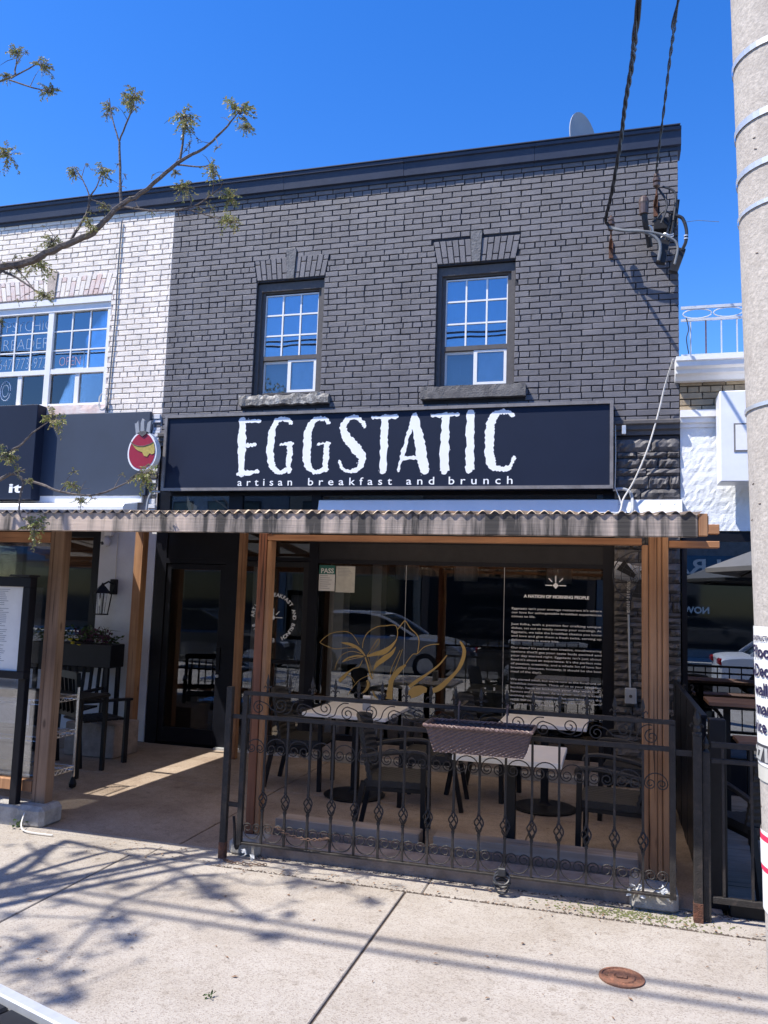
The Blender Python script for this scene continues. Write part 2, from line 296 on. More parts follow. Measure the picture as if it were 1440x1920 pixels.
def fascia_mat():
    """weathered board under corrugated sheets: dark streaks of stain and painted sheet shadow between pale drip lines"""
    m, t, b = newmat('streaked fascia board'); N = t.nodes; L = t.links
    g = N.new('ShaderNodeNewGeometry'); sp = N.new('ShaderNodeSeparateXYZ'); L.new(g.outputs['Position'], sp.inputs[0])
    mp = N.new('ShaderNodeMapping'); mp.inputs['Scale'].default_value = (11, 11, 1.0); L.new(g.outputs['Position'], mp.inputs[0])
    n = N.new('ShaderNodeTexNoise'); n.inputs['Scale'].default_value = 1; n.inputs['Detail'].default_value = 5; n.inputs['Roughness'].default_value = 0.6; L.new(mp.outputs[0], n.inputs['Vector'])
    n2 = N.new('ShaderNodeTexNoise'); n2.inputs['Scale'].default_value = 1.1; n2.inputs['Detail'].default_value = 3; L.new(g.outputs['Position'], n2.inputs['Vector'])
    # the left half is a paler pinkish tan, the right half is streaked dark
    mr = N.new('ShaderNodeMapRange'); mr.inputs['From Min'].default_value = -3.2; mr.inputs['From Max'].default_value = -2.3
    L.new(sp.outputs[0], mr.inputs['Value'])
    ad = N.new('ShaderNodeMath'); ad.operation = 'MULTIPLY_ADD'; ad.inputs[1].default_value = -0.13; L.new(mr.outputs[0], ad.inputs[0]); L.new(n.outputs['Fac'], ad.inputs[2])
    r = N.new('ShaderNodeValToRGB'); L.new(ad.outputs[0], r.inputs[0])
    r.color_ramp.elements[0].position = 0.30; r.color_ramp.elements[0].color = (0.05, 0.045, 0.041, 1)
    r.color_ramp.elements[1].position = 0.56; r.color_ramp.elements[1].color = (0.56, 0.45, 0.375, 1)
    e = r.color_ramp.elements.new(0.40); e.color = (0.27, 0.23, 0.20, 1)
    L.new(r.outputs[0], b.inputs['Base Color']); b.inputs['Roughness'].default_value = 0.85
    mp2 = N.new('ShaderNodeMapping'); mp2.inputs['Scale'].default_value = (2, 60, 60); L.new(g.outputs['Position'], mp2.inputs[0])
    n3 = N.new('ShaderNodeTexNoise'); n3.inputs['Scale'].default_value = 1; n3.inputs['Detail'].default_value = 5; L.new(mp2.outputs[0], n3.inputs['Vector'])
    bp = N.new('ShaderNodeBump'); bp.inputs['Strength'].default_value = 0.5; bp.inputs['Distance'].default_value = 0.005
    L.new(n3.outputs['Fac'], bp.inputs['Height']); L.new(bp.outputs[0], b.inputs['Normal'])
    return m
M['fascia'] = fascia_mat()
M['roof_sheet'] = pm('weathered translucent corrugated sheet', (0.20, 0.19, 0.18), 0.6, 0.3, 12, 0.3, 40, col2=(0.42, 0.40, 0.38), mix=0.62, scale2=7)
def let_light_through(m, col, f):
    t = m.node_tree; o = [n for n in t.nodes if n.type == 'OUTPUT_MATERIAL'][0]; b = t.nodes['Principled BSDF']
    tl = t.nodes.new('ShaderNodeBsdfTranslucent'); tl.inputs[0].default_value = (*col, 1)
    mx = t.nodes.new('ShaderNodeMixShader'); mx.inputs[0].default_value = f
    t.links.new(b.outputs[0], mx.inputs[1]); t.links.new(tl.outputs[0], mx.inputs[2]); t.links.new(mx.outputs[0], o.inputs[0])
let_light_through(M['roof_sheet'], (0.74, 0.60, 0.44), 0.68)
M['roof_sheet_old'] = pm('old opaque corrugated sheet', (0.16, 0.15, 0.145), 0.7, 0.3, 12, 0.3, 40, col2=(0.30, 0.28, 0.26), mix=0.62, scale2=7)
let_light_through(M['roof_sheet_old'], (0.5, 0.42, 0.35), 0.16)
vary(M['brick_dark'], 0.10, 0.16); vary(M['brick_white'], 0.05, 0.12); vary(M['brick_buff'], 0.18, 0.2); vary(M['ledge_stone'], 0.25, 0.2)

# ------------------------------------------------------------------ mesh helpers
class MB:
    def __init__(s): s.v = []; s.f = []
    def add(s, vs, fs):
        o = len(s.v); s.v.extend([tuple(p) for p in vs]); s.f.extend([tuple(i + o for i in f) for f in fs]); return s
    def box(s, x0, x1, y0, y1, z0, z1, c=0.0):
        if c <= 0:
            return s.add([(x0, y0, z0), (x1, y0, z0), (x1, y1, z0), (x0, y1, z0), (x0, y0, z1), (x1, y0, z1), (x1, y1, z1), (x0, y1, z1)],
                         [(0, 3, 2, 1), (4, 5, 6, 7), (0, 1, 5, 4), (1, 2, 6, 5), (2, 3, 7, 6), (3, 0, 4, 7)])
        X = ((x0, x0 + c, x1 - c, x1)); Y = (y0, y0 + c, y1 - c, y1); Z = (z0, z0 + c, z1 - c, z1)
        idx = {}; vs = []
        for i in range(2):
            for j in range(2):
                for k in range(2):
                    for a in range(3):
                        p = [X[0 if i == 0 else 3], Y[0 if j == 0 else 3], Z[0 if k == 0 else 3]]
                        q = [X[1 if i == 0 else 2], Y[1 if j == 0 else 2], Z[1 if k == 0 else 2]]
                        r = list(q); r[a] = p[a]
                        idx[(i, j, k, a)] = len(vs); vs.append(tuple(r))
        fs = []
        for a in range(3):
            u, w_ = [t for t in range(3) if t != a]
            for e in range(2):
                def k4(du, dw, ax, e=e, a=a, u=u, w_=w_):
                    t = [0, 0, 0]; t[a] = e; t[u] = du; t[w_] = dw; return idx[(t[0], t[1], t[2], ax)]
                fs.append((k4(0, 0, a), k4(1, 0, a), k4(1, 1, a), k4(0, 1, a)))
            for du in range(2):
                for dw in range(2):
                    t0 = [0, 0, 0]; t0[u] = du; t0[w_] = dw; t1 = list(t0); t1[a] = 1
                    fs.append((idx[(*t0, u)], idx[(*t1, u)], idx[(*t1, w_)], idx[(*t0, w_)]))
        for i in range(2):
            for j in range(2):
                for k in range(2): fs.append((idx[(i, j, k, 0)], idx[(i, j, k, 1)], idx[(i, j, k, 2)]))
        return s.add(vs, fs)
    def obox(s, c, sx, sy, sz, rot):
        c = Vector(c); vs = [c + rot @ Vector((a * sx / 2, b * sy / 2, d * sz / 2)) for d in (-1, 1) for a, b in ((-1, -1), (1, -1), (1, 1), (-1, 1))]
        return s.add(vs, [(0, 3, 2, 1), (4, 5, 6, 7), (0, 1, 5, 4), (1, 2, 6, 5), (2, 3, 7, 6), (3, 0, 4, 7)])
    def bar(s, p0, p1, wx, wy, up=(0, 0, 1)):
        p0 = Vector(p0); p1 = Vector(p1); d = (p1 - p0); L = d.length; z = d.normalized(); u = Vector(up)
        if abs(z.dot(u)) > 0.99: u = Vector((0, 1, 0))
        x = u.cross(z).normalized(); y = z.cross(x)
        rot = Matrix((x, y, z)).transposed()
        return s.obox((p0 + p1) / 2, wx, wy, L, rot)
    def tube(s, pts, r, n=6, cap=True, closed=False):
        P = [Vector(p[:3]) for p in pts]; m = len(P)
        R_ = r if isinstance(r, (list, tuple)) else [r] * m
        o = len(s.v); up = Vector((0.13, 0.31, 0.94)).normalized()
        prev = None
        for i in range(m):
            a = P[(i - 1) % m] if (closed or i > 0) else P[i]; b = P[(i + 1) % m] if (closed or i < m - 1) else P[i]
            t = (b - a); t = t.normalized() if t.length > 1e-9 else Vector((0, 0, 1))
            if prev is None:
                x = up.cross(t)
                if x.length < 0.05: x = Vector((1, 0, 0)).cross(t)
                x.normalize()
            else:
                x = prev - t * prev.dot(t)
                x = x.normalized() if x.length > 1e-6 else up.cross(t).normalized()
            prev = x; y = t.cross(x)
            for k in range(n):
                an = 2 * PI * k / n; s.v.append(tuple(P[i] + (x * math.cos(an) + y * math.sin(an)) * R_[i]))
        q = m if closed else m - 1
        for i in range(q):
            i2 = (i + 1) % m
            for k in range(n):
                k2 = (k + 1) % n; s.f.append((o + i * n + k, o + i * n + k2, o + i2 * n + k2, o + i2 * n + k))
        if cap and not closed:
            s.f.append(tuple(o + k for k in range(n))[::-1]); s.f.append(tuple(o + (m - 1) * n + k for k in range(n)))
        return s
    def cyl(s, p0, p1, r0, n=12, r1=None): return s.tube([p0, p1], [r0, r0 if r1 is None else r1], n)
    def lathe(s, c, prof, n=16, axis=2):
        o = len(s.v); m = len(prof)
        for r, z in prof:
            for k in range(n):
                a = 2 * PI * k / n; p = [r * math.cos(a), r * math.sin(a), z]
                if axis == 1: p = [p[0], z, p[1]]
                if axis == 0: p = [z, p[0], p[1]]
                s.v.append((c[0] + p[0], c[1] + p[1], c[2] + p[2]))
        for i in range(m - 1):
            for k in range(n):
                k2 = (k + 1) % n; s.f.append((o + i * n + k, o + i * n + k2, o + (i + 1) * n + k2, o + (i + 1) * n + k))
        s.f.append(tuple(o + k for k in range(n))[::-1]); s.f.append(tuple(o + (m - 1) * n + k for k in range(n)))
        return s
    def prism(s, pts, y0, y1):
        """outline in X,Z pushed from y0 to y1"""
        n = len(pts); vs = [(x, y0, z) for x, z in pts] + [(x, y1, z) for x, z in pts]
        fs = [tuple(range(n)), tuple(range(2 * n - 1, n - 1, -1))] + [(i, i + n, (i + 1) % n + n, (i + 1) % n) for i in range(n)]
        return s.add(vs, fs)
    def prism_x(s, pts, x0, x1):
        """outline in Y,Z pushed along X"""
        n = len(pts); vs = [(x0, y, z) for y, z in pts] + [(x1, y, z) for y, z in pts]
        fs = [tuple(range(n)), tuple(range(2 * n - 1, n - 1, -1))] + [(i, i + n, (i + 1) % n + n, (i + 1) % n) for i in range(n)]
        return s.add(vs, fs)
    def mesh(s, name, m, smooth=False):
        me = bpy.data.meshes.new(name); me.from_pydata(s.v, [], s.f); me.validate()
        bm = bmesh.new(); bm.from_mesh(me); bmesh.ops.recalc_face_normals(bm, faces=bm.faces); bm.to_mesh(me); bm.free()
        me.materials.append(m)
        if smooth:
            for p in me.polygons: p.use_smooth = True
        return me
    def build(s, name, m, parent=None, smooth=False, kind=None, label=None):
        o = bpy.data.objects.new(name, s.mesh(name, m, smooth)); COL.objects.link(o)
        if parent: attach(o, parent)
        if kind: o['kind'] = kind
        if label: o['label'] = label
        return o

def attach(o, parent):
    o.parent = parent
    if parent.type == 'EMPTY': o.matrix_parent_inverse = Matrix.Translation(-parent.location)

def tag(o, label, cat, group=None):
    o['label'] = label; o['category'] = cat
    if group: o['group'] = group
    return o
def thing(name, label, cat, loc=(0, 0, 0), group=None):
    o = bpy.data.objects.new(name, None); COL.objects.link(o); o.location = loc; o.empty_display_size = 0.2
    return tag(o, label, cat, group)
def copy_tree(o, parent=None):
    c = o.copy(); COL.objects.link(c)
    if parent: c.parent = parent
    for ch in list(o.children): copy_tree(ch, c)
    return c
def text(body, name, m, x, y, z, size, parent, width=None, rotz=0.0, bold=0.0, spacing=1.0, thick=0.0006, align='LEFT', mirror=False, mat4=None):
    """flat lettering as a mesh, lower-left (or centre) at x,y,z, facing -Y; squeezed or stretched to a given width"""
    cu = bpy.data.curves.new(name, 'FONT'); cu.body = body; cu.size = size; cu.offset = bold; cu.space_character = spacing; cu.extrude = thick; cu.align_x = align
    cu.resolution_u = 3
    o = bpy.data.objects.new(name, cu); COL.objects.link(o)
    dg = bpy.context.evaluated_depsgraph_get(); me = bpy.data.meshes.new_from_object(o.evaluated_get(dg))
    bpy.data.objects.remove(o); bpy.data.curves.remove(cu)
    sx = 1.0
    if width:
        xs = [v.co.x for v in me.vertices]; sx = width / max(1e-6, max(xs) - min(xs))
    T = mat4 or (Matrix.Translation((x, y, z)) @ Matrix.Rotation(rotz, 4, 'Z') @ Matrix.Rotation(PI / 2, 4, 'X'))
    me.transform(T @ Matrix.Diagonal((sx, 1, 1, 1)))
    me.materials.clear(); me.materials.append(m)
    b = bpy.data.objects.new(name, me); COL.objects.link(b)
    if parent: attach(b, parent)
    return b
def catmull(pts, k=6):
    out = []
    n = len(pts)
    for i in range(n - 1):
        p0, p1, p2, p3 = pts[max(0, i - 1)], pts[i], pts[i + 1], pts[min(n - 1, i + 2)]
        for j in range(k):
            t = j / k
            out.append(tuple(0.5 * ((2 * b) + (-a + c) * t + (2 * a - 5 * b + 4 * c - d) * t * t + (-a + 3 * b - 3 * c + d) * t ** 3) for a, b, c, d in zip(p0, p1, p2, p3)))
    out.append(tuple(pts[-1])); return out
def ribbon(mb, pts, y, rough=0.0, k=6, rnd=random):
    """flat stroke of varying half-width in the X,Z plane, edges roughened like a brush or worn stencil"""
    P = catmull(pts, k); n = len(P); left = []; right = []
    jl = jr = 0.0
    for i in range(n):
        a = P[max(0, i - 1)]; b = P[min(n - 1, i + 1)]; dx, dz = b[0] - a[0], b[1] - a[1]; l = math.hypot(dx, dz) or 1
        nx, nz = -dz / l, dx / l
        jl = 0.45 * jl + rnd.uniform(-rough, rough); jr = 0.45 * jr + rnd.uniform(-rough, rough)
        wd = P[i][2]
        left.append((P[i][0] + nx * (wd + jl), y, P[i][1] + nz * (wd + jl))); right.append((P[i][0] - nx * (wd + jr), y, P[i][1] - nz * (wd + jr)))
    vs = left + right; mb.add(vs, [(i, i + 1, n + i + 1, n + i) for i in range(n - 1)]); return mb

# traced outlines and branch lines in metres
LETTERS = [('E',[[(-4.093,3.721,0.0413),(-4.087,3.577,0.0459),(-4.083,3.427,0.0482),(-4.079,3.278,0.0436),(-4.068,3.092,0.039)],[(-4.102,3.696,0.0275),(-4.011,3.71,0.0207),(-3.871,3.702,0.0195)],[(-4.063,3.424,0.0207),(-3.996,3.425,0.0207),(-3.916,3.431,0.0218)],[(-4.118,3.092,0.0184),(-4.005,3.106,0.0252),(-3.866,3.12,0.023)]]),('G',[[(-3.487,3.666,0.0195),(-3.528,3.707,0.023),(-3.601,3.717,0.023),(-3.671,3.684,0.0367),(-3.715,3.568,0.0413),(-3.728,3.42,0.0436),(-3.723,3.272,0.0436),(-3.691,3.173,0.0413),(-3.636,3.119,0.0252),(-3.571,3.113,0.023),(-3.501,3.147,0.023)],[(-3.495,3.43,0.0344),(-3.493,3.317,0.0321),(-3.495,3.195,0.0321),(-3.487,3.112,0.0252)],[(-3.606,3.427,0.0115),(-3.534,3.431,0.0161),(-3.457,3.433,0.0161)]]),('G',[[(-3.038,3.66,0.0207),(-3.084,3.698,0.023),(-3.161,3.71,0.0252),(-3.233,3.665,0.039),(-3.276,3.569,0.0459),(-3.287,3.435,0.0459),(-3.285,3.277,0.0482),(-3.258,3.168,0.0436),(-3.198,3.111,0.0252),(-3.135,3.112,0.023),(-3.067,3.141,0.023)],[(-3.053,3.418,0.0321),(-3.055,3.309,0.0321),(-3.056,3.189,0.0321),(-3.051,3.123,0.0252)],[(-3.155,3.42,0.0115),(-3.085,3.425,0.0161),(-3.02,3.427,0.0161)]]),('S',[[(-2.62,3.6,0.0172),(-2.651,3.661,0.0207),(-2.708,3.708,0.0207),(-2.77,3.709,0.0252),(-2.838,3.672,0.0344),(-2.872,3.601,0.039),(-2.84,3.516,0.0459),(-2.772,3.434,0.0528),(-2.695,3.348,0.0551),(-2.64,3.266,0.0436),(-2.649,3.183,0.0367),(-2.701,3.125,0.023),(-2.784,3.109,0.0195),(-2.854,3.141,0.0184),(-2.899,3.229,0.0115)]]),('T',[[(-2.534,3.705,0.0172),(-2.4,3.703,0.0207),(-2.254,3.706,0.0184)],[(-2.394,3.701,0.039),(-2.394,3.534,0.0413),(-2.394,3.357,0.0436),(-2.392,3.107,0.039)]]),('A',[[(-2.063,3.714,0.0252),(-2.106,3.562,0.0252),(-2.155,3.387,0.0207),(-2.192,3.247,0.0207),(-2.22,3.107,0.0138)],[(-2.056,3.717,0.0298),(-2.029,3.56,0.0459),(-1.995,3.407,0.0528),(-1.961,3.243,0.0528),(-1.933,3.109,0.0482)],[(-2.174,3.237,0.0207),(-2.026,3.251,0.0184)]]),('T',[[(-1.867,3.7,0.0161),(-1.721,3.701,0.0207),(-1.58,3.707,0.0184)],[(-1.719,3.698,0.0413),(-1.719,3.517,0.0436),(-1.721,3.343,0.0482),(-1.718,3.103,0.0436)]]),('I',[[(-1.45,3.721,0.0425),(-1.449,3.511,0.0436),(-1.45,3.281,0.0459),(-1.454,3.112,0.0459)]]),('C',[[(-0.998,3.679,0.0184),(-1.059,3.714,0.0252),(-1.136,3.718,0.0275),(-1.207,3.674,0.0413),(-1.237,3.574,0.0459),(-1.246,3.448,0.0459),(-1.245,3.311,0.0482),(-1.227,3.197,0.0482),(-1.186,3.129,0.0321),(-1.127,3.113,0.0252),(-1.061,3.124,0.0252),(-1.012,3.166,0.0207),(-0.985,3.236,0.0184)]])]
FLOWER = [[(-3.105,1.233,0.0049),(-3.049,1.29,0.0049),(-2.961,1.343,0.0049),(-2.833,1.366,0.0049),(-2.756,1.351,0.0049),(-2.703,1.306,0.0049),(-2.649,1.23,0.0049)],[(-3.105,1.233,0.0049),(-3.032,1.2,0.0049),(-2.915,1.172,0.0049),(-2.813,1.187,0.0049),(-2.686,1.193,0.0049),(-2.622,1.166,0.0049)],[(-2.854,1.242,0.0073),(-2.764,1.231,0.017),(-2.673,1.199,0.017),(-2.608,1.149,0.0121),(-2.575,1.109,0.0073)],[(-2.918,0.942,0.0049),(-2.896,1.027,0.0049),(-2.836,1.114,0.0049),(-2.735,1.155,0.0049),(-2.62,1.136,0.0049)],[(-2.833,1.036,0.0073),(-2.771,1.081,0.0097),(-2.67,1.11,0.0097),(-2.594,1.108,0.0097)],[(-2.833,1.036,0.0049),(-2.732,1.071,0.0049),(-2.607,1.101,0.0049)],[(-2.61,1.196,0.0061),(-2.6,1.28,0.0061),(-2.553,1.366,0.0061),(-2.455,1.43,0.0061),(-2.355,1.446,0.0061),(-2.256,1.456,0.0061),(-2.224,1.404,0.0061),(-2.227,1.321,0.0061),(-2.274,1.248,0.0061)],[(-2.556,1.11,0.0097),(-2.47,1.138,0.0218),(-2.371,1.167,0.0315),(-2.286,1.23,0.0194),(-2.227,1.309,0.0073)],[(-2.557,1.116,0.0049),(-2.509,1.189,0.0049),(-2.45,1.287,0.0061),(-2.419,1.295,0.0061),(-2.436,1.24,0.0049),(-2.496,1.166,0.0049)],[(-2.476,0.966,0.0073),(-2.441,1.027,0.0218),(-2.368,1.09,0.0315),(-2.284,1.153,0.0218),(-2.237,1.226,0.0061)],[(-2.419,1.123,0.0036),(-2.46,1.038,0.0036)],[(-2.575,1.097,0.0097),(-2.54,1.01,0.0097),(-2.512,0.917,0.0097),(-2.485,0.871,0.0097)],[(-2.543,1.093,0.0049),(-2.495,0.965,0.0049),(-2.474,0.896,0.0049)],[(-2.218,1.416,0.0073),(-2.159,1.495,0.0073),(-2.134,1.502,0.0073),(-2.083,1.433,0.0073),(-2.008,1.366,0.0073),(-1.982,1.297,0.0073),(-1.996,1.167,0.0073)],[(-2.121,1.056,0.0061),(-2.05,1.153,0.0061),(-1.996,1.167,0.0061),(-1.931,1.235,0.0061),(-1.848,1.268,0.0061),(-1.764,1.278,0.0061)],[(-1.539,1.317,0.0097),(-1.496,1.238,0.0194),(-1.5,1.158,0.0218),(-1.533,1.064,0.0218),(-1.579,0.993,0.017),(-1.659,0.908,0.0243),(-1.752,0.822,0.0315),(-1.835,0.783,0.0243)],[(-2.162,1.206,0.0049),(-2.241,0.979,0.0049),(-2.311,0.846,0.0049)],[(-2.186,1.193,0.0049),(-2.267,1.025,0.0049),(-2.289,0.93,0.0049)],[(-2.12,1.044,0.0097),(-2.192,0.982,0.0267),(-2.263,0.884,0.0267),(-2.284,0.79,0.0315),(-2.293,0.672,0.0412)],[(-1.677,1.166,0.0073),(-1.758,1.064,0.0097),(-1.876,0.965,0.0121),(-1.982,0.889,0.0194),(-2.077,0.814,0.0194)],[(-2.074,0.721,0.0364),(-2.015,0.766,0.0606),(-1.943,0.793,0.0485),(-1.883,0.791,0.0243)],[(-2.605,1.066,0.0049),(-2.64,0.993,0.0061),(-2.703,0.972,0.0073),(-2.765,0.926,0.0121),(-2.813,0.876,0.0218),(-2.862,0.826,0.0194)],[(-2.789,0.901,0.0049),(-2.725,0.881,0.0049),(-2.685,0.824,0.0049)],[(-2.755,0.69,0.0049),(-2.707,0.764,0.0049),(-2.635,0.851,0.0049),(-2.536,0.904,0.0049),(-2.511,0.893,0.0049)],[(-2.547,0.856,0.0097),(-2.527,0.81,0.0194),(-2.556,0.749,0.0146),(-2.605,0.711,0.0073)],[(-2.481,0.754,0.0036),(-2.454,0.697,0.0121),(-2.416,0.67,0.0036)]]
BRANCHES = [[(-3.972,4.2,3.824,0.0278),(-3.811,4.2,3.83,0.0264),(-3.627,4.2,3.86,0.025),(-3.421,4.2,3.929,0.0223),(-3.218,4.2,3.985,0.0209),(-3.115,4.2,4.061,0.0181),(-3.001,4.2,4.16,0.0167),(-2.859,4.2,4.224,0.0139),(-2.684,4.2,4.344,0.0125),(-2.585,4.2,4.411,0.0111),(-2.435,4.2,4.471,0.0083),(-2.327,4.2,4.553,0.007),(-2.261,4.2,4.617,0.0056),(-2.209,4.2,4.681,0.0028)],[(-3.348,4.2,3.966,0.0097),(-3.281,4.2,4.077,0.0083),(-3.244,4.2,4.136,0.0083),(-3.233,4.2,4.247,0.007)],[(-3.233,4.2,4.247,0.0056),(-3.274,4.2,4.326,0.0042),(-3.306,4.2,4.38,0.0042),(-3.369,4.2,4.464,0.0028)],[(-3.233,4.2,4.247,0.0056),(-3.189,4.2,4.304,0.0042),(-3.156,4.2,4.4,0.0028)],[(-2.995,4.2,4.159,0.0097),(-3.017,4.2,4.359,0.0083),(-3.041,4.2,4.586,0.007)],[(-3.041,4.2,4.586,0.0056),(-3.101,4.2,4.745,0.0042),(-3.141,4.2,4.903,0.0028)],[(-3.042,4.2,4.599,0.0056),(-2.991,4.2,4.73,0.0056),(-2.957,4.2,4.826,0.0042),(-2.953,4.2,4.951,0.0028)],[(-2.592,4.2,4.418,0.0083),(-2.586,4.2,4.625,0.0056),(-2.646,4.2,4.744,0.0028)],[(-2.987,4.2,4.152,0.007),(-2.865,4.2,4.121,0.0056),(-2.732,4.2,4.095,0.0056),(-2.526,4.2,4.091,0.0056),(-2.426,4.2,4.122,0.0042),(-2.33,4.2,4.183,0.0042),(-2.294,4.2,4.214,0.0028)],[(-2.526,4.2,4.091,0.0042),(-2.496,4.2,4.118,0.0042),(-2.519,4.2,4.192,0.0028)],[(-2.525,4.2,4.085,0.0042),(-2.37,4.2,4.027,0.0042),(-2.256,4.2,3.986,0.0028)],[(-2.609,4.2,4.383,0.0056),(-2.441,4.2,4.351,0.0042),(-2.366,4.2,4.366,0.0028)],[(-3.238,4.2,4.229,0.0042),(-3.125,4.2,4.185,0.0028),(-3.11,4.2,4.171,0.0028)],[(-3.53,4.2,3.889,0.007),(-3.507,4.2,3.95,0.0056),(-3.456,4.2,4.007,0.0028)],[(-3.943,4.2,3.829,0.0097),(-3.821,4.2,3.781,0.0083),(-3.73,4.2,3.736,0.007),(-3.639,4.2,3.679,0.0056),(-3.503,4.2,3.595,0.0028)],[(-3.88,4.2,3.786,0.007),(-3.798,4.2,3.842,0.0056),(-3.703,4.2,3.759,0.0042),(-3.609,4.2,3.664,0.0028)],[(-4.278,4.2,5.126,0.0097),(-3.931,4.2,5.17,0.007),(-3.901,4.2,5.223,0.0056),(-3.891,4.2,5.337,0.0028)],[(-3.93,4.2,5.162,0.0056),(-3.743,4.2,5.228,0.0042),(-3.694,4.2,5.285,0.0028)],[(-3.938,4.2,5.151,0.0056),(-3.684,4.2,5.044,0.0042),(-3.587,4.2,5.041,0.0028)],[(-4.139,4.2,4.643,0.007),(-3.964,4.2,4.628,0.0042),(-3.858,4.2,4.645,0.0028)],[(-3.885,4.2,2.379,0.0125),(-3.744,4.2,2.418,0.0125),(-3.643,4.2,2.457,0.0111),(-3.583,4.2,2.424,0.0083),(-3.429,4.2,2.383,0.0083),(-3.286,4.2,2.335,0.007),(-3.094,4.2,2.311,0.0056),(-2.954,4.2,2.334,0.0056),(-2.827,4.2,2.387,0.0042),(-2.769,4.2,2.424,0.0028)],[(-3.643,4.2,2.457,0.007),(-3.559,4.2,2.476,0.0056)],[(-3.593,4.2,2.433,0.0083),(-3.565,4.2,2.392,0.0083),(-3.581,4.2,2.313,0.007),(-3.575,4.2,2.201,0.0056),(-3.537,4.2,2.146,0.0028)],[(-3.853,4.2,2.541,0.0083),(-3.621,4.2,2.626,0.007),(-3.533,4.2,2.705,0.0056),(-3.418,4.2,2.775,0.0028)],[(-3.287,4.2,2.343,0.0056),(-3.219,4.2,2.398,0.0028)]]
LEAFCLUMPS = [(-3.8,4.1,5.271,0.049),(-3.671,4.18,5.211,0.055),(-3.65,4.26,5.078,0.056),(-3.901,4.12,5.13,0.033),(-3.9,4.2,4.631,0.072),(-3.195,4.28,4.903,0.043),(-2.92,4.14,4.854,0.066),(-2.6,4.22,4.737,0.073),(-2.255,4.3,4.762,0.085),(-2.339,4.16,4.318,0.055),(-2.264,4.24,4.171,0.062),(-2.173,4.1,3.934,0.054),(-2.544,4.18,4.23,0.05),(-2.656,4.26,4.376,0.025),(-3.298,4.12,4.377,0.041),(-3.141,4.2,4.416,0.056),(-3.181,4.28,4.22,0.031),(-3.173,4.14,4.033,0.044),(-3.502,4.22,3.995,0.056),(-3.681,4.3,3.901,0.074),(-3.48,4.16,3.605,0.05),(-3.884,4.24,3.476,0.028),(-3.3,4.1,2.789,0.065),(-3.694,4.18,2.579,0.066),(-2.747,4.26,2.478,0.073),(-3.146,4.12,2.378,0.041),(-3.142,4.2,2.291,0.036),(-3.522,4.28,2.142,0.074),(-3.472,4.14,2.4,0.027),(-2.171,4.22,4.596,0.039),(-3.826,4.3,3.869,0.04),(-2.54,4.16,4.628,0.044),(-3.006,4.24,4.869,0.039)]
SHADE_LIMBS = [[(-5.91,2.711,4.6,0.04),(-5.998,2.872,4.725,0.034),(-6.088,3.051,4.85,0.028),(-6.156,3.259,4.975,0.022)],[(-6.176,3.26,5.0,0.03),(-6.003,3.185,5.1,0.0264),(-5.702,3.093,5.2,0.0228),(-5.421,3.072,5.3,0.0192),(-5.184,3.081,5.4,0.0156)],[(-4.972,2.935,5.2,0.024),(-5.187,2.787,5.283,0.0216),(-5.287,2.494,5.367,0.0192),(-5.395,2.221,5.45,0.0168),(-5.334,1.809,5.533,0.0144),(-5.288,1.403,5.617,0.012)],[(-5.586,3.139,5.0,0.02),(-5.337,3.024,5.083,0.018),(-5.122,2.882,5.167,0.016),(-4.864,2.629,5.25,0.014),(-4.673,2.472,5.333,0.012),(-4.539,2.309,5.417,0.01)],[(-5.976,2.603,4.8,0.012),(-5.841,2.631,4.967,0.0096),(-5.763,2.713,5.133,0.0072)],[(-5.475,2.081,5.0,0.01),(-5.225,2.111,5.167,0.008),(-5.202,2.111,5.333,0.006)],[(-5.498,2.516,5.0,0.012),(-5.517,2.626,5.167,0.0096),(-5.707,2.952,5.333,0.0072)],[(-5.789,2.389,4.8,0.012),(-5.889,2.519,4.925,0.0102),(-6.009,2.708,5.05,0.0084),(-6.256,3.189,5.175,0.0066)],[(-6.209,3.212,4.7,0.012),(-5.918,2.888,4.825,0.0102),(-5.716,2.734,4.95,0.0084),(-5.506,2.501,5.075,0.0066)],[(-4.974,1.621,5.0,0.009),(-4.935,1.47,5.167,0.0072),(-4.921,1.317,5.333,0.0054)],[(-5.138,2.209,5.0,0.009),(-5.096,2.066,5.167,0.0072),(-5.041,1.917,5.333,0.0054)],[(-5.13,2.822,5.2,0.012),(-5.015,2.804,5.283,0.0108),(-5.024,2.889,5.367,0.0096),(-4.789,2.768,5.45,0.0084),(-4.564,2.891,5.533,0.0072),(-4.136,2.717,5.617,0.006)]]
SHADE_CLUMPS = [(-4.844,2.754,5.1,0.101),(-4.456,2.411,5.22,0.06),(-4.368,2.464,5.34,0.05),(-4.236,2.245,5.16,0.084),(-5.152,2.12,5.28,0.092),(-4.881,1.981,5.1,0.092),(-5.364,1.715,5.22,0.117),(-5.213,1.435,5.34,0.092),(-4.936,1.552,5.16,0.06),(-4.894,1.336,5.28,0.092),(-4.347,3.043,5.1,0.101),(-4.194,3.034,5.22,0.084),(-5.424,2.515,5.34,0.067),(-4.742,2.646,5.16,0.092),(-3.968,2.835,5.28,0.067),(-5.462,2.271,5.1,0.067),(-5.93,2.269,5.22,0.101),(-5.953,2.479,5.34,0.084),(-5.296,1.564,5.16,0.067),(-5.705,1.969,5.28,0.067),(-5.939,3.012,5.1,0.067)]# ================================================================== ground
def struct(mb, name, m, parent=None):
    o = mb.build(name, m, parent)
    if not parent: o['kind'] = 'structure'
    return o

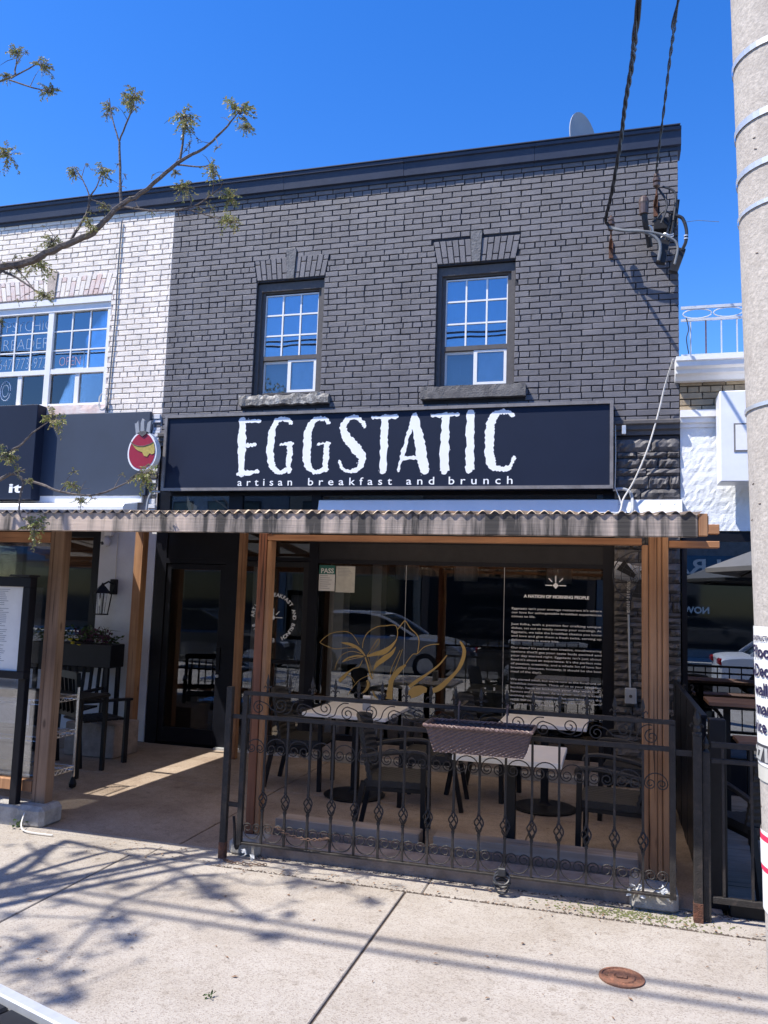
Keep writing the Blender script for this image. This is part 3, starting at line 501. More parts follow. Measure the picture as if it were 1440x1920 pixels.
g = MB(); g.add([(-150, -150, -0.16), (150, -150, -0.16), (150, 150, -0.16), (-150, 150, -0.16)], [(0, 1, 2, 3)])
struct(g, 'ground', M['asphalt'])
g = MB(); g.add([(-60, -11, -0.14), (60, -11, -0.14), (60, -1.2, -0.14), (-60, -1.2, -0.14)], [(0, 1, 2, 3)])
road = struct(g, 'road', M['asphalt'])
g = MB()
for i in range(-14, 14): g.box(i * 4.0, i * 4.0 + 2, -6.15, -6.03, -0.139, -0.134)
struct(g, 'lane_marking', M['line'], road)

# sidewalk: separate slabs, joints left open over a dirt bed
bed = MB().box(-16, 16, -1.2, 5.24, -0.13, -0.012).build('sidewalk', M['joint']); bed['kind'] = 'structure'
xs = [-3.075 + 1.883 * k for k in range(-6, 2)] + [1.35 + 1.883 * k for k in range(6)]
ys = [-1.05, 0.93, 2.92, 4.905]
for j in range(len(ys) - 1):
    for i in range(len(xs) - 1):
        x0, x1, y0, y1 = xs[i] + 0.007, xs[i + 1] - 0.007, ys[j] + 0.007, ys[j + 1] - 0.010
        dz = random.uniform(-0.002, 0.002)
        MB().box(x0, x1, y0, y1, -0.10, dz, 0.004).build('slab', M['sidewalk'], bed)
for i in range(len(xs) - 1):
    MB().box(xs[i] + 0.1, xs[i + 1] + 0.093, 4.922, 5.215, -0.10, -0.006 + random.uniform(-0.003, 0.003), 0.006).build('edge_strip', M['sidewalk'], bed)
for i in range(-9, 9): MB().box(i * 1.8, i * 1.8 + 1.795, -1.2, -1.06, -0.14, 0.0, 0.01).build('kerbstone', M['conc_base'], bed)
mo = MB(); rr = random.Random(3)
for i in range(520):
    x = rr.gauss(.12, 0.22); y = 5.03 + rr.gauss(0, 0.05)
    s = rr.uniform(0.003, 0.009); h = rr.uniform(0.001, 0.004)
    mo.lathe((x, y, -0.004), [(s, 0), (s * 0.7, h * 0.8), (0.001, h)], 5)
mo.build('moss', M['moss'], bed, kind='stuff')
dr = MB()
for i in range(1500):
    x = rr.uniform(-2.5, 0.9); y = 4.914 + rr.gauss(0, .009) if i % 3 else 5.19 + rr.gauss(0, .02)
    s = rr.uniform(0.003, 0.008); dr.lathe((x, y, -0.006), [(s, 0), (s * .6, s * .45), (.001, s * .6)], 5)
dr.build('joint_dirt', M['joint'], bed, kind='stuff')
li = MB()
for i in range(330):
    x = rr.uniform(-3.4, 0.9); y = rr.choice([rr.uniform(3.0, 4.9), rr.uniform(4.85, 5.15), 4.95 + rr.gauss(0, .05)]); a = rr.uniform(0, 6.28); l = rr.uniform(0.005, 0.017); wd = l * rr.uniform(.25, .5); z = 0.004
    c, s = math.cos(a), math.sin(a)
    li.add([(x + c * l, y + s * l, z), (x - s * wd, y + c * wd, z + .003), (x - c * l, y - s * l, z + .001), (x + s * wd, y - c * wd, z + .004)], [(0, 1, 2, 3)])
o = li.build('leaf_litter', M['dry_leaf'], None, kind='stuff')
o['label'] = 'dry leaf scraps and twigs scattered over the sidewalk'

# patio floor between the building and the sidewalk
pat = MB().box(-9.3, 0.62, 5.22, 8.44, -0.12, -0.016).build('patio_floor_bed', M['joint']); pat['kind'] = 'structure'; pat.name = 'patio_floor'
for (x0, x1) in ((-9.3, -5.82), (-5.81, -2.905), (-2.893, -0.62), (-0.612, 0.62)):
    for (y0, y1) in ((5.232, 6.9), (6.908, 8.43)):
        MB().box(x0, x1, y0, y1, -0.08, random.uniform(-0.006, -0.003), 0.004).build('floor_slab', M['patio'], pat)
MB().box(-4.1, -2.46, 5.14, 5.226, -0.05, -0.002, 0.004).build('entry_strip', M['sidewalk'], pat)

# low kerb and sill boards under the fence, between the canopy posts
kb = thing('patio_kerb', 'stained low kerb with grey sill boards along the patio front', 'kerb', (-1, 5.3, 0))
MB().box(-2.28, 0.13, 5.20, 5.40, -0.02, 0.085, 0.012).build('kerb_stone', M['kerb_dark'], kb)
MB().box(-2.28, 0.13, 5.405, 5.44, 0.0, 0.125, 0.004).build('kick_board', M['wood_brown'], kb)
MB().box(-2.28, -1.245, 5.44, 5.58, 0.10, 0.185, 0.006).build('sill_board', M['wood_grey'], kb)
MB().box(-1.145, 0.16, 5.44, 5.58, 0.10, 0.185, 0.006).build('sill_board', M['wood_grey'], kb)

# ================================================================== bricks
BH, PITCH, BL, HL = 0.0570, 0.0669, 0.2080, 0.0985     # face height, course pitch, stretcher, header
_bm = {}
def brick_mb(l, h, y=0.0, x=0.0, z=0.0, mb=None, d=0.03, c=0.0035):
    mb = mb or MB(); a, b = l / 2, h / 2
    vs = []
    for (yy, i) in ((y + d, 0), (y + c, 0), (y, c)):
        vs += [(x - a + i, yy, z - b + i), (x + a - i, yy, z - b + i), (x + a - i, yy, z + b - i), (x - a + i, yy, z + b - i)]
    fs = [(8, 9, 10, 11)]
    for r in (0, 4):
        for k in range(4): fs.append((r + k, r + (k + 1) % 4, r + 4 + (k + 1) % 4, r + 4 + k))
    return mb.add(vs, fs)
def worn(mb, rd, amt):
    """uneven arrises: nudge the face corners of every brick in the builder"""
    for i in range(0, len(mb.v), 12):
        for k in range(4, 12):
            x, y, z = mb.v[i + k]; a = amt * (1.8 if rd.random() < .07 else 1)
            mb.v[i + k] = (x + rd.uniform(-a, a), y + rd.uniform(0, a * .5), z + rd.uniform(-a, a) * .7)
    return mb
_rb = random.Random(99)
def brick_mesh(l, h, m):
    key = (round(l, 4), round(h, 4), m.name, _rb.randrange(9) if l in (BL, HL) else 0)
    if key not in _bm: _bm[key] = worn(brick_mb(l, h), _rb, .0022).mesh('brick', m)
    return _bm[key]

def lay_courses(x0, x1, z0, n, header_at, holes, seed, hdr=6):
    """American bond: five stretcher courses, then one of headers. holes(z) -> blocked x-intervals"""
    rd = random.Random(seed); out = []
    for i in range(n):
        z = z0 + i * PITCH
        hd = (i - header_at) % hdr == 0
        free = [(x0, x1)]
        for a, b in holes(z):
            nf = []
            for p, q in free:
                if b <= p or a >= q: nf.append((p, q)); continue
                if a > p + 0.02: nf.append((p, a))
                if b < q - 0.02: nf.append((b, q))
            free = nf
        step = (HL if hd else BL) + 0.0098
        off = (0.0 if i % 2 == 0 else step / 2) + rd.uniform(-0.004, 0.004)
        if hd: off = rd.uniform(0, step)
        for p, q in free:
            k = math.floor((p - x0 - off) / step); x = x0 + off + k * step
            while x < q:
                a = max(x, p + 0.001); b = min(x + step - 0.0098 + rd.uniform(-0.002, 0.002), q - 0.001)
                if b - a > 0.022: out.append((a, b, z + rd.uniform(-0.0012, 0.0012)))
                x += step
    return out

def place_bricks(items, wall, mat_, y, limit=300, cam_at=(0, 0, 1.75), alt=None, alt_p=0.0, seed=1, extra=()):
    """the nearest ones are bricks of their own, the rest one joined part"""
    rd = random.Random(seed)
    it = [(a, b, z, BH) for a, b, z in items]
    vis = [(t, (t[0] + t[1]) / 2, t[2]) for t in it]
    vis.sort(key=lambda q: ((q[1] - cam_at[0]) ** 2 + y * y + (q[2] - cam_at[2]) ** 2) - 2.2 * (q[0][1] - q[0][0] > 0.15) * 10)
    rest = MB(); n = 0
    for (a, b, z, h), cx, cz in vis:
        yy = y + rd.uniform(-0.0015, 0.0025)
        if n < limit - len(extra):
            l = b - a; full = BL if l > 0.2 else (HL if 0.095 < l < 0.102 else round(l, 2))
            o = bpy.data.objects.new('brick', brick_mesh(full, h, alt if (alt and rd.random() < alt_p) else mat_)); COL.objects.link(o); attach(o, wall)
            o.location = (cx, yy, cz); o.scale = (l / full, 1, 1); o.rotation_euler = (0, rd.uniform(-.006, .006), 0); n += 1
        else: brick_mb(b - a, h, yy, cx, z, rest)
    if rest.v: worn(rest, rd, .0022).build('brick_field', mat_, wall, kind='stuff')

def voussoir(pts, y, m, parent, name='brick'):
    """a cut brick given by its four face corners"""
    cx = sum(p[0] for p in pts) / 4; cz = sum(p[1] for p in pts) / 4; c = 0.0035
    vs = [(x, y + 0.03, z) for x, z in pts] + [(x, y + c, z) for x, z in pts]
    for x, z in pts:
        dx, dz = cx - x, cz - z; l = math.hypot(dx, dz); vs.append((x + dx / l * c * 1.4, y, z + dz / l * c * 1.4))
    fs = [(8, 9, 10, 11)] + [(r + k, r + (k + 1) % 4, r + 4 + (k + 1) % 4, r + 4 + k) for r in (0, 4) for k in range(4)]
    return MB().add(vs, fs).build(name, m, parent)

def jack_arch(xc, wb, wt, zb, zt, kb_, kt_, ktop, y, m, mk, wall, parent, nside=6, alt=None):
    """flat arch of upright bricks, long and short alternating, leaning out from a tapered keystone"""
    g_ = 0.005
    for sgn in (-1, 1):
        for i in range(nside):
            u0, u1 = i / nside, (i + 1) / nside
            b0 = xc + sgn * (kb_ / 2 + g_ + (wb / 2 - kb_ / 2) * u0); b1 = xc + sgn * (kb_ / 2 + g_ + (wb / 2 - kb_ / 2) * u1 - 2 * g_)
            t0 = xc + sgn * (kt_ * .93 / 2 + g_ + (wt / 2 - kt_ * .93 / 2) * u0); t1 = xc + sgn * (kt_ * .93 / 2 + g_ + (wt / 2 - kt_ * .93 / 2) * u1 - 2 * g_)
            f = 0.26 if i % 2 == 0 else 0.74
            for lo, hi in ((0.0, f - 0.018), (f + 0.018, 1.0)):
                L_ = lambda a, b, t: a + (b - a) * t
                pts = [(L_(b0, t0, lo), L_(zb, zt, lo)), (L_(b1, t1, lo), L_(zb, zt, lo)), (L_(b1, t1, hi), L_(zb, zt, hi)), (L_(b0, t0, hi), L_(zb, zt, hi))]
                if sgn < 0: pts = [pts[1], pts[0], pts[3], pts[2]]
                voussoir(pts, y + random.uniform(-.001, .002), alt if (alt and random.random() < .45) else m, wall)
    k = [(xc - kb_ / 2, zb - 0.005), (xc + kb_ / 2, zb - 0.005), (xc + kt_ / 2, ktop), (xc - kt_ / 2, ktop)]
    kk = MB().prism(k, y - 0.014, y + 0.03); kk.build('keystone', mk, parent)

def rough_sill(x0, x1, y0, y1, z0, z1, m, parent, seed, chip=0.012):
    rd = random.Random(seed); n = 26; mb = MB()
    rows = []
    for i in range(n + 1):
        x = x0 + (x1 - x0) * i / n; a = rd.uniform(0, chip); b = rd.uniform(0, chip); c = rd.uniform(0, chip * .6)
        rows.append([(x, y0 + c, z0 + b * .5), (x, y0 + c * .6, (z0 + z1) / 2 + rd.uniform(-.01, .01)), (x, y0 + a, z1 - a), (x, y1, z1), (x, y1, z0)])
    vs = [p for r in rows for p in r]; fs = []
    for i in range(n):
        for k in range(5): fs.append((i * 5 + k, i * 5 + (k + 1) % 5, (i + 1) * 5 + (k + 1) % 5, (i + 1) * 5 + k))
    fs += [(4, 3, 2, 1, 0), tuple(n * 5 + k for k in range(5))]
    return mb.add(vs, fs).build('sill', m, parent)

# ================================================================== dark brick building
YB_, YM = 8.400, 8.414
bl = thing('brick_building', 'dark grey painted brick building with black shopfront and two upper windows', 'building', (-2.3, 8.4, 0))
ZT = 6.46
w1 = (-4.055, -3.212, 4.045, 5.405); w2 = (-1.877, -1.020, 4.045, 5.425)
XL, XR = -5.213, 0.640
wm = MB()
for x0, x1, z0, z1 in ((XL, w1[0], 3.45, ZT), (w1[1], w2[0], 3.45, ZT), (w2[1], XR - .004, 3.45, ZT), (w1[0], w1[1], 3.45, w1[2]), (w1[0], w1[1], w1[3], ZT), (w2[0], w2[1], 3.45, w2[2]), (w2[0], w2[1], w2[3], ZT)):
    wm.box(x0, x1, YM, YM + 0.28, z0, z1)
wm.box(XR - 0.30, XR - .004, YM + 0.281, 19, 2.4, ZT)       # flank wall over the lower neighbour
wm.box(XL, XR - 0.301, 18.7, 19, 0, ZT)
wm.box(XL + .02, XR - .3, YM + .281, 18.69, 6.1, 6.2)        # roof slab
wall = wm.build('wall', M['mortar_dark'], bl)
def holes_dark(z):
    h = []
    for (x0, x1, z0, z1), xc in ((w1, -3.633), (w2, -1.448)):
        if z0 - 0.17 < z < z0 - 0.035: h.append((x0 - 0.125, x1 + 0.125))
        elif z0 - 0.04 < z < z1 + 0.02: h.append((x0 - 0.004, x1 + 0.004))
        elif z1 + 0.0 <= z < z1 + 0.285: 
            t = (z - z1) / 0.285; h.append((x0 - 0.008 - 0.05 * t, x1 + 0.008 + 0.05 * t))
        elif z < z1 + 0.36 and z >= z1: h.append((xc - 0.075, xc + 0.075))
    return h
z0c = 4.365 - 12 * PITCH
items = lay_courses(XL, XR, z0c, 45, 0, holes_dark, 11)
items = [t for t in items if t[2] < 6.46]
arch_n = 48
place_bricks(items, wall, M['brick_dark'], YB_, 300 - arch_n, seed=5)
jack_arch(-3.633, 0.85, 0.945, 5.425, 5.685, 0.085, 0.125, 5.775, YB_, M['brick_dark'], M['keystone'], wall, bl)
jack_arch(-1.450, 0.865, 0.965, 5.443, 5.705, 0.088, 0.13, 5.79, YB_, M['brick_dark'], M['keystone'], wall, bl)
rough_sill(-4.19, -3.085, 8.335, 8.55, 3.905, 4.04, M['stone_bare'], bl, 3, 0.028)
rough_sill(-2.02, -0.885, 8.335, 8.55, 3.905, 4.04, M['stone_sill'], bl, 9, 0.008)

def cornice(x0, x1, parent, nm='cornice', endr=0.0):
    n = max(2, round((x1 - x0) / 1.46)); rd = random.Random(int(abs(x0) * 100)); first = None
    for k in range(n):          # sheet-metal lengths with lapped seams
        a = x0 + (x1 - x0) * k / n; b = x0 + (x1 - x0) * (k + 1) / n + (endr if k == n - 1 else -.003); d = rd.uniform(-.003, .002); e = rd.uniform(-.002, .002)
        prof = [(8.41, 6.455), (8.385 + d, 6.457 + e), (8.382 + d, 6.492 + e), (8.350 + d, 6.500 + e), (8.338 + d, 6.640 + e), (8.318 + d, 6.648 + e), (8.315 + d, 6.682), (8.43, 6.686), (8.60, 6.686), (8.60, 6.455)]
        MB().prism_x(prof, a, b).build(nm, M['cornice'], parent)
cornice(XL, XR, bl, endr=0.03)
MB().box(XL, XR + .02, 8.303, 8.70, 6.688, 6.704, .004).build('coping', M['cornice'], bl)

def sash_window(x0, x1, z0, z1, name, parent, seed):
    """fixed three by three light over a sliding pair"""
    f = MB(); c = 0.055
    zt = z1 - 0.01
    # stepped brickmould
    for (y0, y1, i0, i1) in ((8.445, 8.52, 0.0, 0.045), (8.475, 8.53, 0.045, 0.085)):
        f.box(x0 + i0, x0 + i1, y0, y1, z0, zt - i0); f.box(x1 - i1, x1 - i0, y0, y1, z0, zt - i0); f.box(x0 + i1, x1 - i1, y0, y1, zt - i1 - (.03 if i0 else .05), zt - i0 - (.05 if i0 else 0))
    win = f.build(name, M['casing'], parent)
    gx0, gx1 = x0 + 0.085, x1 - 0.085; ztop = zt - 0.13; zr = z0 + 0.425
    MB().box(gx0, gx1, 8.478, 8.53, zr, zr + 0.05).build('rail', M['casing'], win); MB().box(gx0, gx1, 8.475, 8.53, z0, z0 + 0.035).build('rail', M['casing'], win)
    up = MB()
    up.box(gx0, gx0 + .012, 8.488, 8.51, zr + .05, ztop); up.box(gx1 - .012, gx1, 8.488, 8.51, zr + .05, ztop); up.box(gx0, gx1, 8.4885, 8.51, ztop - .014, ztop)
    up.build('sash_frame', M['white_frame'], win)
    for k in (1, 2):
        xx = gx0 + (gx1 - gx0) * k / 3; MB().box(xx - .009, xx + .009, 8.487, 8.499, zr + .052, ztop - .015).build('muntin', M['white_frame'], win)
        zz = zr + .05 + (ztop - zr - .05) * k / 3; MB().box(gx0 + .013, gx1 - .013, 8.4885, 8.4975, zz - .009, zz + .009).build('muntin', M['white_frame'], win)
    MB().box(gx0 + .012, gx1 - .012, 8.500, 8.505, zr + .052, ztop - .013).build('pane', M['glass_up'], win)
    xm = (gx0 + gx1) / 2 - 0.02
    sf = MB(); a, b, zb, zc = xm, gx1 - .004, z0 + .037, zr - .004
    for q in ((a, a + .04, zb, zc), (b - .03, b, zb, zc), (a + .04, b - .03, zb, zb + .028), (a + .04, b - .03, zc - .024, zc)): sf.box(q[0], q[1], 8.486, 8.512, q[2], q[3])
    sf.build('sliding_sash', M['white_frame'], win)
    MB().box(a + .04, b - .03, 8.498, 8.503, zb + .028, zc - .024).build('pane', M['glass_lower'], win)
    lf = MB(); lf.box(gx0, gx0 + .022, 8.514, 8.532, zb, zc); lf.box(gx0 + .022, a, 8.514, 8.532, zc - .03, zc); lf.build('sash_frame', M['white_frame'], win)
    MB().box(gx0 + .022, a, 8.520, 8.524, zb, zc - .03).build('pane', M['glass_shop'], win)
    MB().box(x0, x1, 8.62, 8.64, z0, z1).build('blind', M['curtain'], win)
    MB().box(a + .05, b - .04, 8.525, 8.53, zb + .03, zc - .03).build('net_curtain', M['net'], win)
    return win
wa = sash_window(*w1, 'window', bl, 1); wb_ = sash_window(*w2, 'window', bl, 2)
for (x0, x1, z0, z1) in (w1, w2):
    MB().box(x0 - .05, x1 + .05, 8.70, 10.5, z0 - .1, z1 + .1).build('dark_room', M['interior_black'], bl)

# ---- pilaster of ledge stones at the right of the shopfront
pl = MB().box(0.012, XR - 0.006, 8.39, 8.70, 0.0, 3.45).build('pilaster', M['mortar_dark'], bl)
rd = random.Random(21); z = 0.02
while z < 3.44:
    h = rd.choice((0.055, 0.065, 0.08, 0.10, 0.13)); 
    if z + h > 3.44: h = 3.44 - z
    if h < 0.02: break
    x = 0.014
    while x < XR - 0.01:
        l = rd.uniform(0.14, 0.40); x1 = min(x + l, XR - 0.002)
        if XR - x1 < 0.07: x1 = XR - 0.002
        # rough split face: a small grid pushed out unevenly
        nx, nz = 8, 4; vs = []; fs = []
        for j in range(nz):
            for i in range(nx):
                ed = (i in (0, nx - 1)) or (j in (0, nz - 1))
                vs.append((x + .003 + (x1 - x - .006) * i / (nx - 1), 8.366 + rd.uniform(-.013, .010) + (0.018 if ed else -.006), z + .003 + (h - .006) * j / (nz - 1)))
        n0 = len(vs)
        for (xx, zz) in ((x + .003, z + .003), (x1 - .003, z + .003), (x1 - .003, z + h - .003), (x + .003, z + h - .003)): vs.append((xx, 8.40, zz))
        for j in range(nz - 1):
            for i in range(nx - 1): fs.append((j * nx + i, j * nx + i + 1, (j + 1) * nx + i + 1, (j + 1) * nx + i))
        fs += [tuple([n0] + list(range(0, nx)) + [n0 + 1])[::-1], tuple([n0 + 3] + [(nz - 1) * nx + i for i in range(nx)] + [n0 + 2]), tuple([n0] + [j * nx for j in range(nz)] + [n0 + 3]), tuple([n0 + 1] + [j * nx + nx - 1 for j in range(nz)] + [n0 + 2])]
        MB().add(vs, fs).build('stone', M['ledge_stone'], pl)
        x = x1 + 0.002
    z += h
# string course above the stones
MB().prism_x([(8.43, 3.46), (8.37, 3.46), (8.37, 3.50), (8.345, 3.515), (8.345, 3.555), (8.32, 3.57), (8.32, 3.60), (8.37, 3.62), (8.43, 3.62)], XL, XR - .002).build('string_course', M['casing'], bl)

# ---- shopfront
fr = MB()
T = M['trim_black']
for (x0, x1, z0, z1) in ((-5.20, -5.055, 0, 3.0), (-4.285, -4.115, 0, 2.9), (-3.262, -3.155, 0, 2.9), (-0.095, 0.010, 0, 2.9),
                         (-5.055, -4.285, 2.07, 2.13), (-4.115, -3.262, 2.12, 2.165), (-3.155, -0.095, 2.105, 2.15), (-5.055, -4.285, 2.43, 2.66), (-4.115, -3.262, 2.43, 2.66), (-3.155, -0.095, 2.34, 2.66),
                         (-3.155, -0.095, 0.20, 0.26), (-5.055, -4.285, 2.865, 2.94), (-4.115, -3.262, 2.865, 2.94), (-3.155, -0.095, 2.865, 2.94)):
    fr.box(x0, x1, 8.425, 8.50, z0, z1)
front = fr.build('shopfront', T, bl)
MB().box(-3.155, -0.095, 8.44, 8.47, 2.151, 2.339).build('header_panel', M['trim_dark'], front)
MB().box(-5.055, -4.285, 8.44, 8.47, 2.131, 2.429).build('header_panel', M['trim_black'], front)
MB().box(-4.115, -3.262, 8.455, 8.462, 2.166, 2.429).build('transom_pane', M['glass_trans'], front)
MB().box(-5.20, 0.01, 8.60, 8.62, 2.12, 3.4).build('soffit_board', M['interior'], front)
MB().box(-3.155, -0.095, 8.40, 8.50, 0.0, 0.199).build('bulkhead', M['kerb_dark'], front)
MB().box(-3.155, -0.095, 8.30, 8.399, -0.01, 0.06).build('bulkhead_step', M['conc_base'], front)
for a, b in ((-3.155, -2.147), (-2.143, -1.09), (-1.086, -0.095)):
    MB().box(a, b, 8.450, 8.458, 0.26, 2.105).build('pane', M['glass_shop'], front)
for xx in (-2.145, -1.088): MB().box(xx - .002, xx + .002, 8.4485, 8.4595, 0.26, 2.105).build('pane_joint', M['galv'], front)
for a, b, mm in ((-5.055, -4.285, 'glass_up'), (-4.115, -3.262, 'glass_trans'), (-3.155, -0.095, 'glass_trans')):
    MB().box(a, b, 8.45, 8.456, 2.66, 2.865).build('transom_pane', M[mm], front)
def shop_door(x0, x1, z1, parent, m, gm, pull):
    d = MB(); s = 0.062
    for q in ((x0, x0 + s, 0.02, z1), (x1 - s, x1, 0.02, z1), (x0 + s, x1 - s, z1 - s, z1), (x0 + s, x1 - s, 0.02, 0.19)): d.box(q[0], q[1], 8.44, 8.485, q[2], q[3], .003)
    o = d.build('door', m, parent)
    MB().box(x0 + s, x1 - s, 8.458, 8.464, 0.19, z1 - s).build('pane', gm, o)
    hb = MB(); xh = x1 - .03 if pull > 0 else x0 + .03
    hb.box(xh - .022, xh + .022, 8.42, 8.439, 0.86, 1.12); hb.build('lock_plate', M['trim_black'], o)
    MB().cyl((xh, 8.439, 0.80), (xh, 8.415, 0.80), .018, 12).build('lock', M['galv'], o)
    return o
d1 = shop_door(-5.05, -4.29, 2.065, bl, M['trim_black'], M['glass_shop'], 1)
d2 = shop_door(-4.11, -3.265, 2.115, bl, M['trim_dark'], M['glass_shop'], -1)
MB().box(-4.04, -3.33, 8.40, 8.425, 0.98, 1.02, .004).build('push_bar', M['trim_black'], d2)
MB().box(-4.29, -3.26, 8.36, 8.44, -0.005, 0.018).build('threshold', M['galv'], front)
# room behind the glass
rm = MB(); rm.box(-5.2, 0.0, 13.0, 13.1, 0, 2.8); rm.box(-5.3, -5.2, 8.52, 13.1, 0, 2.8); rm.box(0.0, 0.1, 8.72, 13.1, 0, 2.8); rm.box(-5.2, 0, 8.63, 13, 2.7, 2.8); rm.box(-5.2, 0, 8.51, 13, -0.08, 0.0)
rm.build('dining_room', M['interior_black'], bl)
for (x0, x1, y0) in ((-3.10, -2.93, 8.70), (-2.78, -2.66, 9.3)): MB().box(x0, x1, y0, y0 + .22, 0, 2.69).build('interior_pier', M['interior_pale'], bl)
MB().box(-4.02, -3.80, 8.62, 8.8, 0, 2.69).build('interior_pier', M['interior_pale'], bl)

# counter and pendant lamp shades inside
MB().box(-2.3, -.6, 11.2, 11.7, 0, 1.05, .01).build('counter', M['interior'], bl)
for x in (-2.5, -1.75, -.62):
    sh_ = MB().cyl((x, 9.9, 1.98), (x, 9.9, 2.2), .15, 16).build('lamp_shade', M['interior_pale'], bl); MB().cyl((x, 9.9, 2.2), (x, 9.9, 2.7), .006, 5).build('flex', M['trim_black'], sh_)
for x, y in ((-2.6, 9.5), (-1.5, 9.7), (-.6, 9.4)): MB().box(x - .3, x + .3, y - .3, y + .3, .70, .73).build('inner_table', M['interior_pale'], bl)

# ================================================================== white brick building (left neighbour)
wl = thing('white_brick_building', 'whitewashed brick building with wide white upper window and navy fascia', 'building', (-7.3, 8.4, 0))
XA = -9.6
ww = (-7.815, -6.045, 4.0, 5.405)
wm = MB()
for x0, x1, z0, z1 in ((XA, ww[0], 2.6, ZT), (ww[1], XL - .002, 2.6, ZT), (ww[0], ww[1], 2.6, ww[2]), (ww[0], ww[1], ww[3], ZT)): wm.box(x0, x1, YM, YM + .28, z0, z1)
wm.box(XA, XL - .3, 18.7, 19, 0, ZT); wm.box(XA, XL - .02, YM + .281, 18.69, 6.1, 6.2)
wallw = wm.build('wall', M['mortar_white'], wl)
def holes_white(z):
    if ww[2] - 0.16 < z < ww[2] - .03: return [(-7.95, -5.98)]
    if ww[2] - .04 < z < ww[3] + .02: return [(ww[0] - .004, ww[1] + .004)]
    if ww[3] <= z < ww[3] + .285: t = (z - ww[3]) / .285; return [(ww[0] - .01 - .07 * t, ww[1] + .01 + .07 * t)]
    if ww[3] <= z < ww[3] + .36: return [(-7.01, -6.85)]
    return []
items = [t for t in lay_courses(XA, XL - .002, z0c, 45, 0, holes_white, 23) if t[2] < 6.46 and t[2] > 3.72]
place_bricks(items, wallw, M['brick_white'], YB_, 300 - 48, seed=8)
jack_arch(-6.93, 1.79, 1.92, 5.43, 5.69, 0.10, 0.15, 5.775, YB_, M['brick_white'], M['keystone_buff'], wallw, wl, nside=12, alt=M['brick_pink'])
cornice(XA, XL - .001, wl)
MB().box(XA, XL - .001, 8.303, 8.70, 6.688, 6.704, .004).build('coping', M['cornice'], wl)
rough_sill(-7.93, -5.99, 8.36, 8.55, 3.885, 4.0, M['brick_pink'], wl, 12, 0.008)
# wide window: head board, mullion, two fixed lights with bars, sliders below
f = MB()
f.box(ww[0], ww[1], 8.405, 8.50, 5.33, 5.405); f.box(ww[0], ww[1], 8.43, 8.50, 5.245, 5.329)
for (a, b) in ((ww[0], ww[0] + .07), (-6.975, -6.895), (ww[1] - .055, ww[1])): f.box(a, b, 8.435, 8.51, 4.0, 5.244)
for (a, b) in ((ww[0] + .07, -6.975), (-6.895, ww[1] - .055)):
    f.box(a, b, 8.44, 8.51, 4.435, 4.495); f.box(a, b, 8.44, 8.51, 4.0, 4.045)
wn = f.build('window', M['white_frame'], wl)
for (a, b) in ((ww[0] + .07, -6.975), (-6.895, ww[1] - .055)):
    for k in (1, 2):
        xx = a + (b - a) * k / 3; MB().box(xx - .009, xx + .009, 8.462, 8.474, 4.496, 5.244).build('muntin', M['white_frame'], wn)
        zz = 4.495 + (5.245 - 4.495) * k / 3; MB().box(a, b, 8.4635, 8.4725, zz - .009, zz + .009).build('muntin', M['white_frame'], wn)
    MB().box(a, b, 8.475, 8.48, 4.496, 5.244).build('pane', M['glass_up'], wn)
    xm = (a + b) / 2
    MB().box(xm - .03, xm + .03, 8.455, 8.49, 4.046, 4.434).build('sash_frame', M['white_frame'], wn)
    MB().box(a, xm - .03, 8.475, 8.48, 4.046, 4.434).build('pane', M['glass_shop'], wn)
    MB().box(xm + .03, b, 8.476, 8.481, 4.046, 4.434).build('pane', M['glass_shop'], wn)
MB().box(ww[0], ww[1], 8.66, 8.68, 4.0, 5.4).build('blind', M['curtain'], wn)
for a, b in ((ww[0] + .1, -7.25), (-6.88, -6.62)): MB().box(a, b, 8.535, 8.54, 4.05, 5.24).build('net_curtain', M['net'], wn)
MB().box(XA, XL - .35, 8.75, 10.5, 3.9, 5.5).build('dark_room', M['interior_black'], wl)
# lower storey
lw = MB(); lw.box(-5.95, -5.40, 8.40, 8.68, 0.0, 2.6); lw.box(XA, -5.95, 8.41, 8.68, 0.0, 0.75); lw.box(-5.40, XL - .004, 8.44, 8.68, 0.0, 3.45); lw.box(XA, -5.40, 8.405, 8.68, 2.44, 2.6)
lw.build('lower_wall', M['plaster'], wl)
f = MB()
for q in ((-6.05, -5.955, .75, 2.44), (-7.15, -7.05, .75, 2.44), (-7.05, -6.05, 2.36, 2.44), (-7.05, -6.05, .75, .82), (XA, -7.15, 2.36, 2.44), (XA, -7.15, .75, .82)): f.box(q[0], q[1], 8.40, 8.47, q[2], q[3])
lf_ = f.build('shop_window', M['trim_black'], wl)
MB().box(-7.05, -6.05, 8.43, 8.436, .82, 2.36).build('pane', M['glass_shop'], lf_); MB().box(XA, -7.15, 8.43, 8.436, .82, 2.36).build('pane', M['glass_shop'], lf_)
MB().box(XA, -5.5, 11.5, 11.6, 0, 2.8).build('dark_room', M['interior_black'], wl)
# strip of stacked blocks in the party joint beside the big sign
rd = random.Random(4)
pj = MB().box(-5.335, -5.215, 8.40, 8.44, 2.6, 3.86).build('party_joint', M['mortar_white'], wl)
zz = 2.62
while zz < 3.85:
    h = rd.uniform(.035, .07); MB().box(-5.33 + rd.uniform(0, .02), -5.222 - rd.uniform(0, .02), 8.385 + rd.uniform(-.01, .01), 8.41, zz, zz + h - .008, .003).build('stone', M['plaster'] if rd.random() < .45 else M['ledge_stone'], pj); zz += h
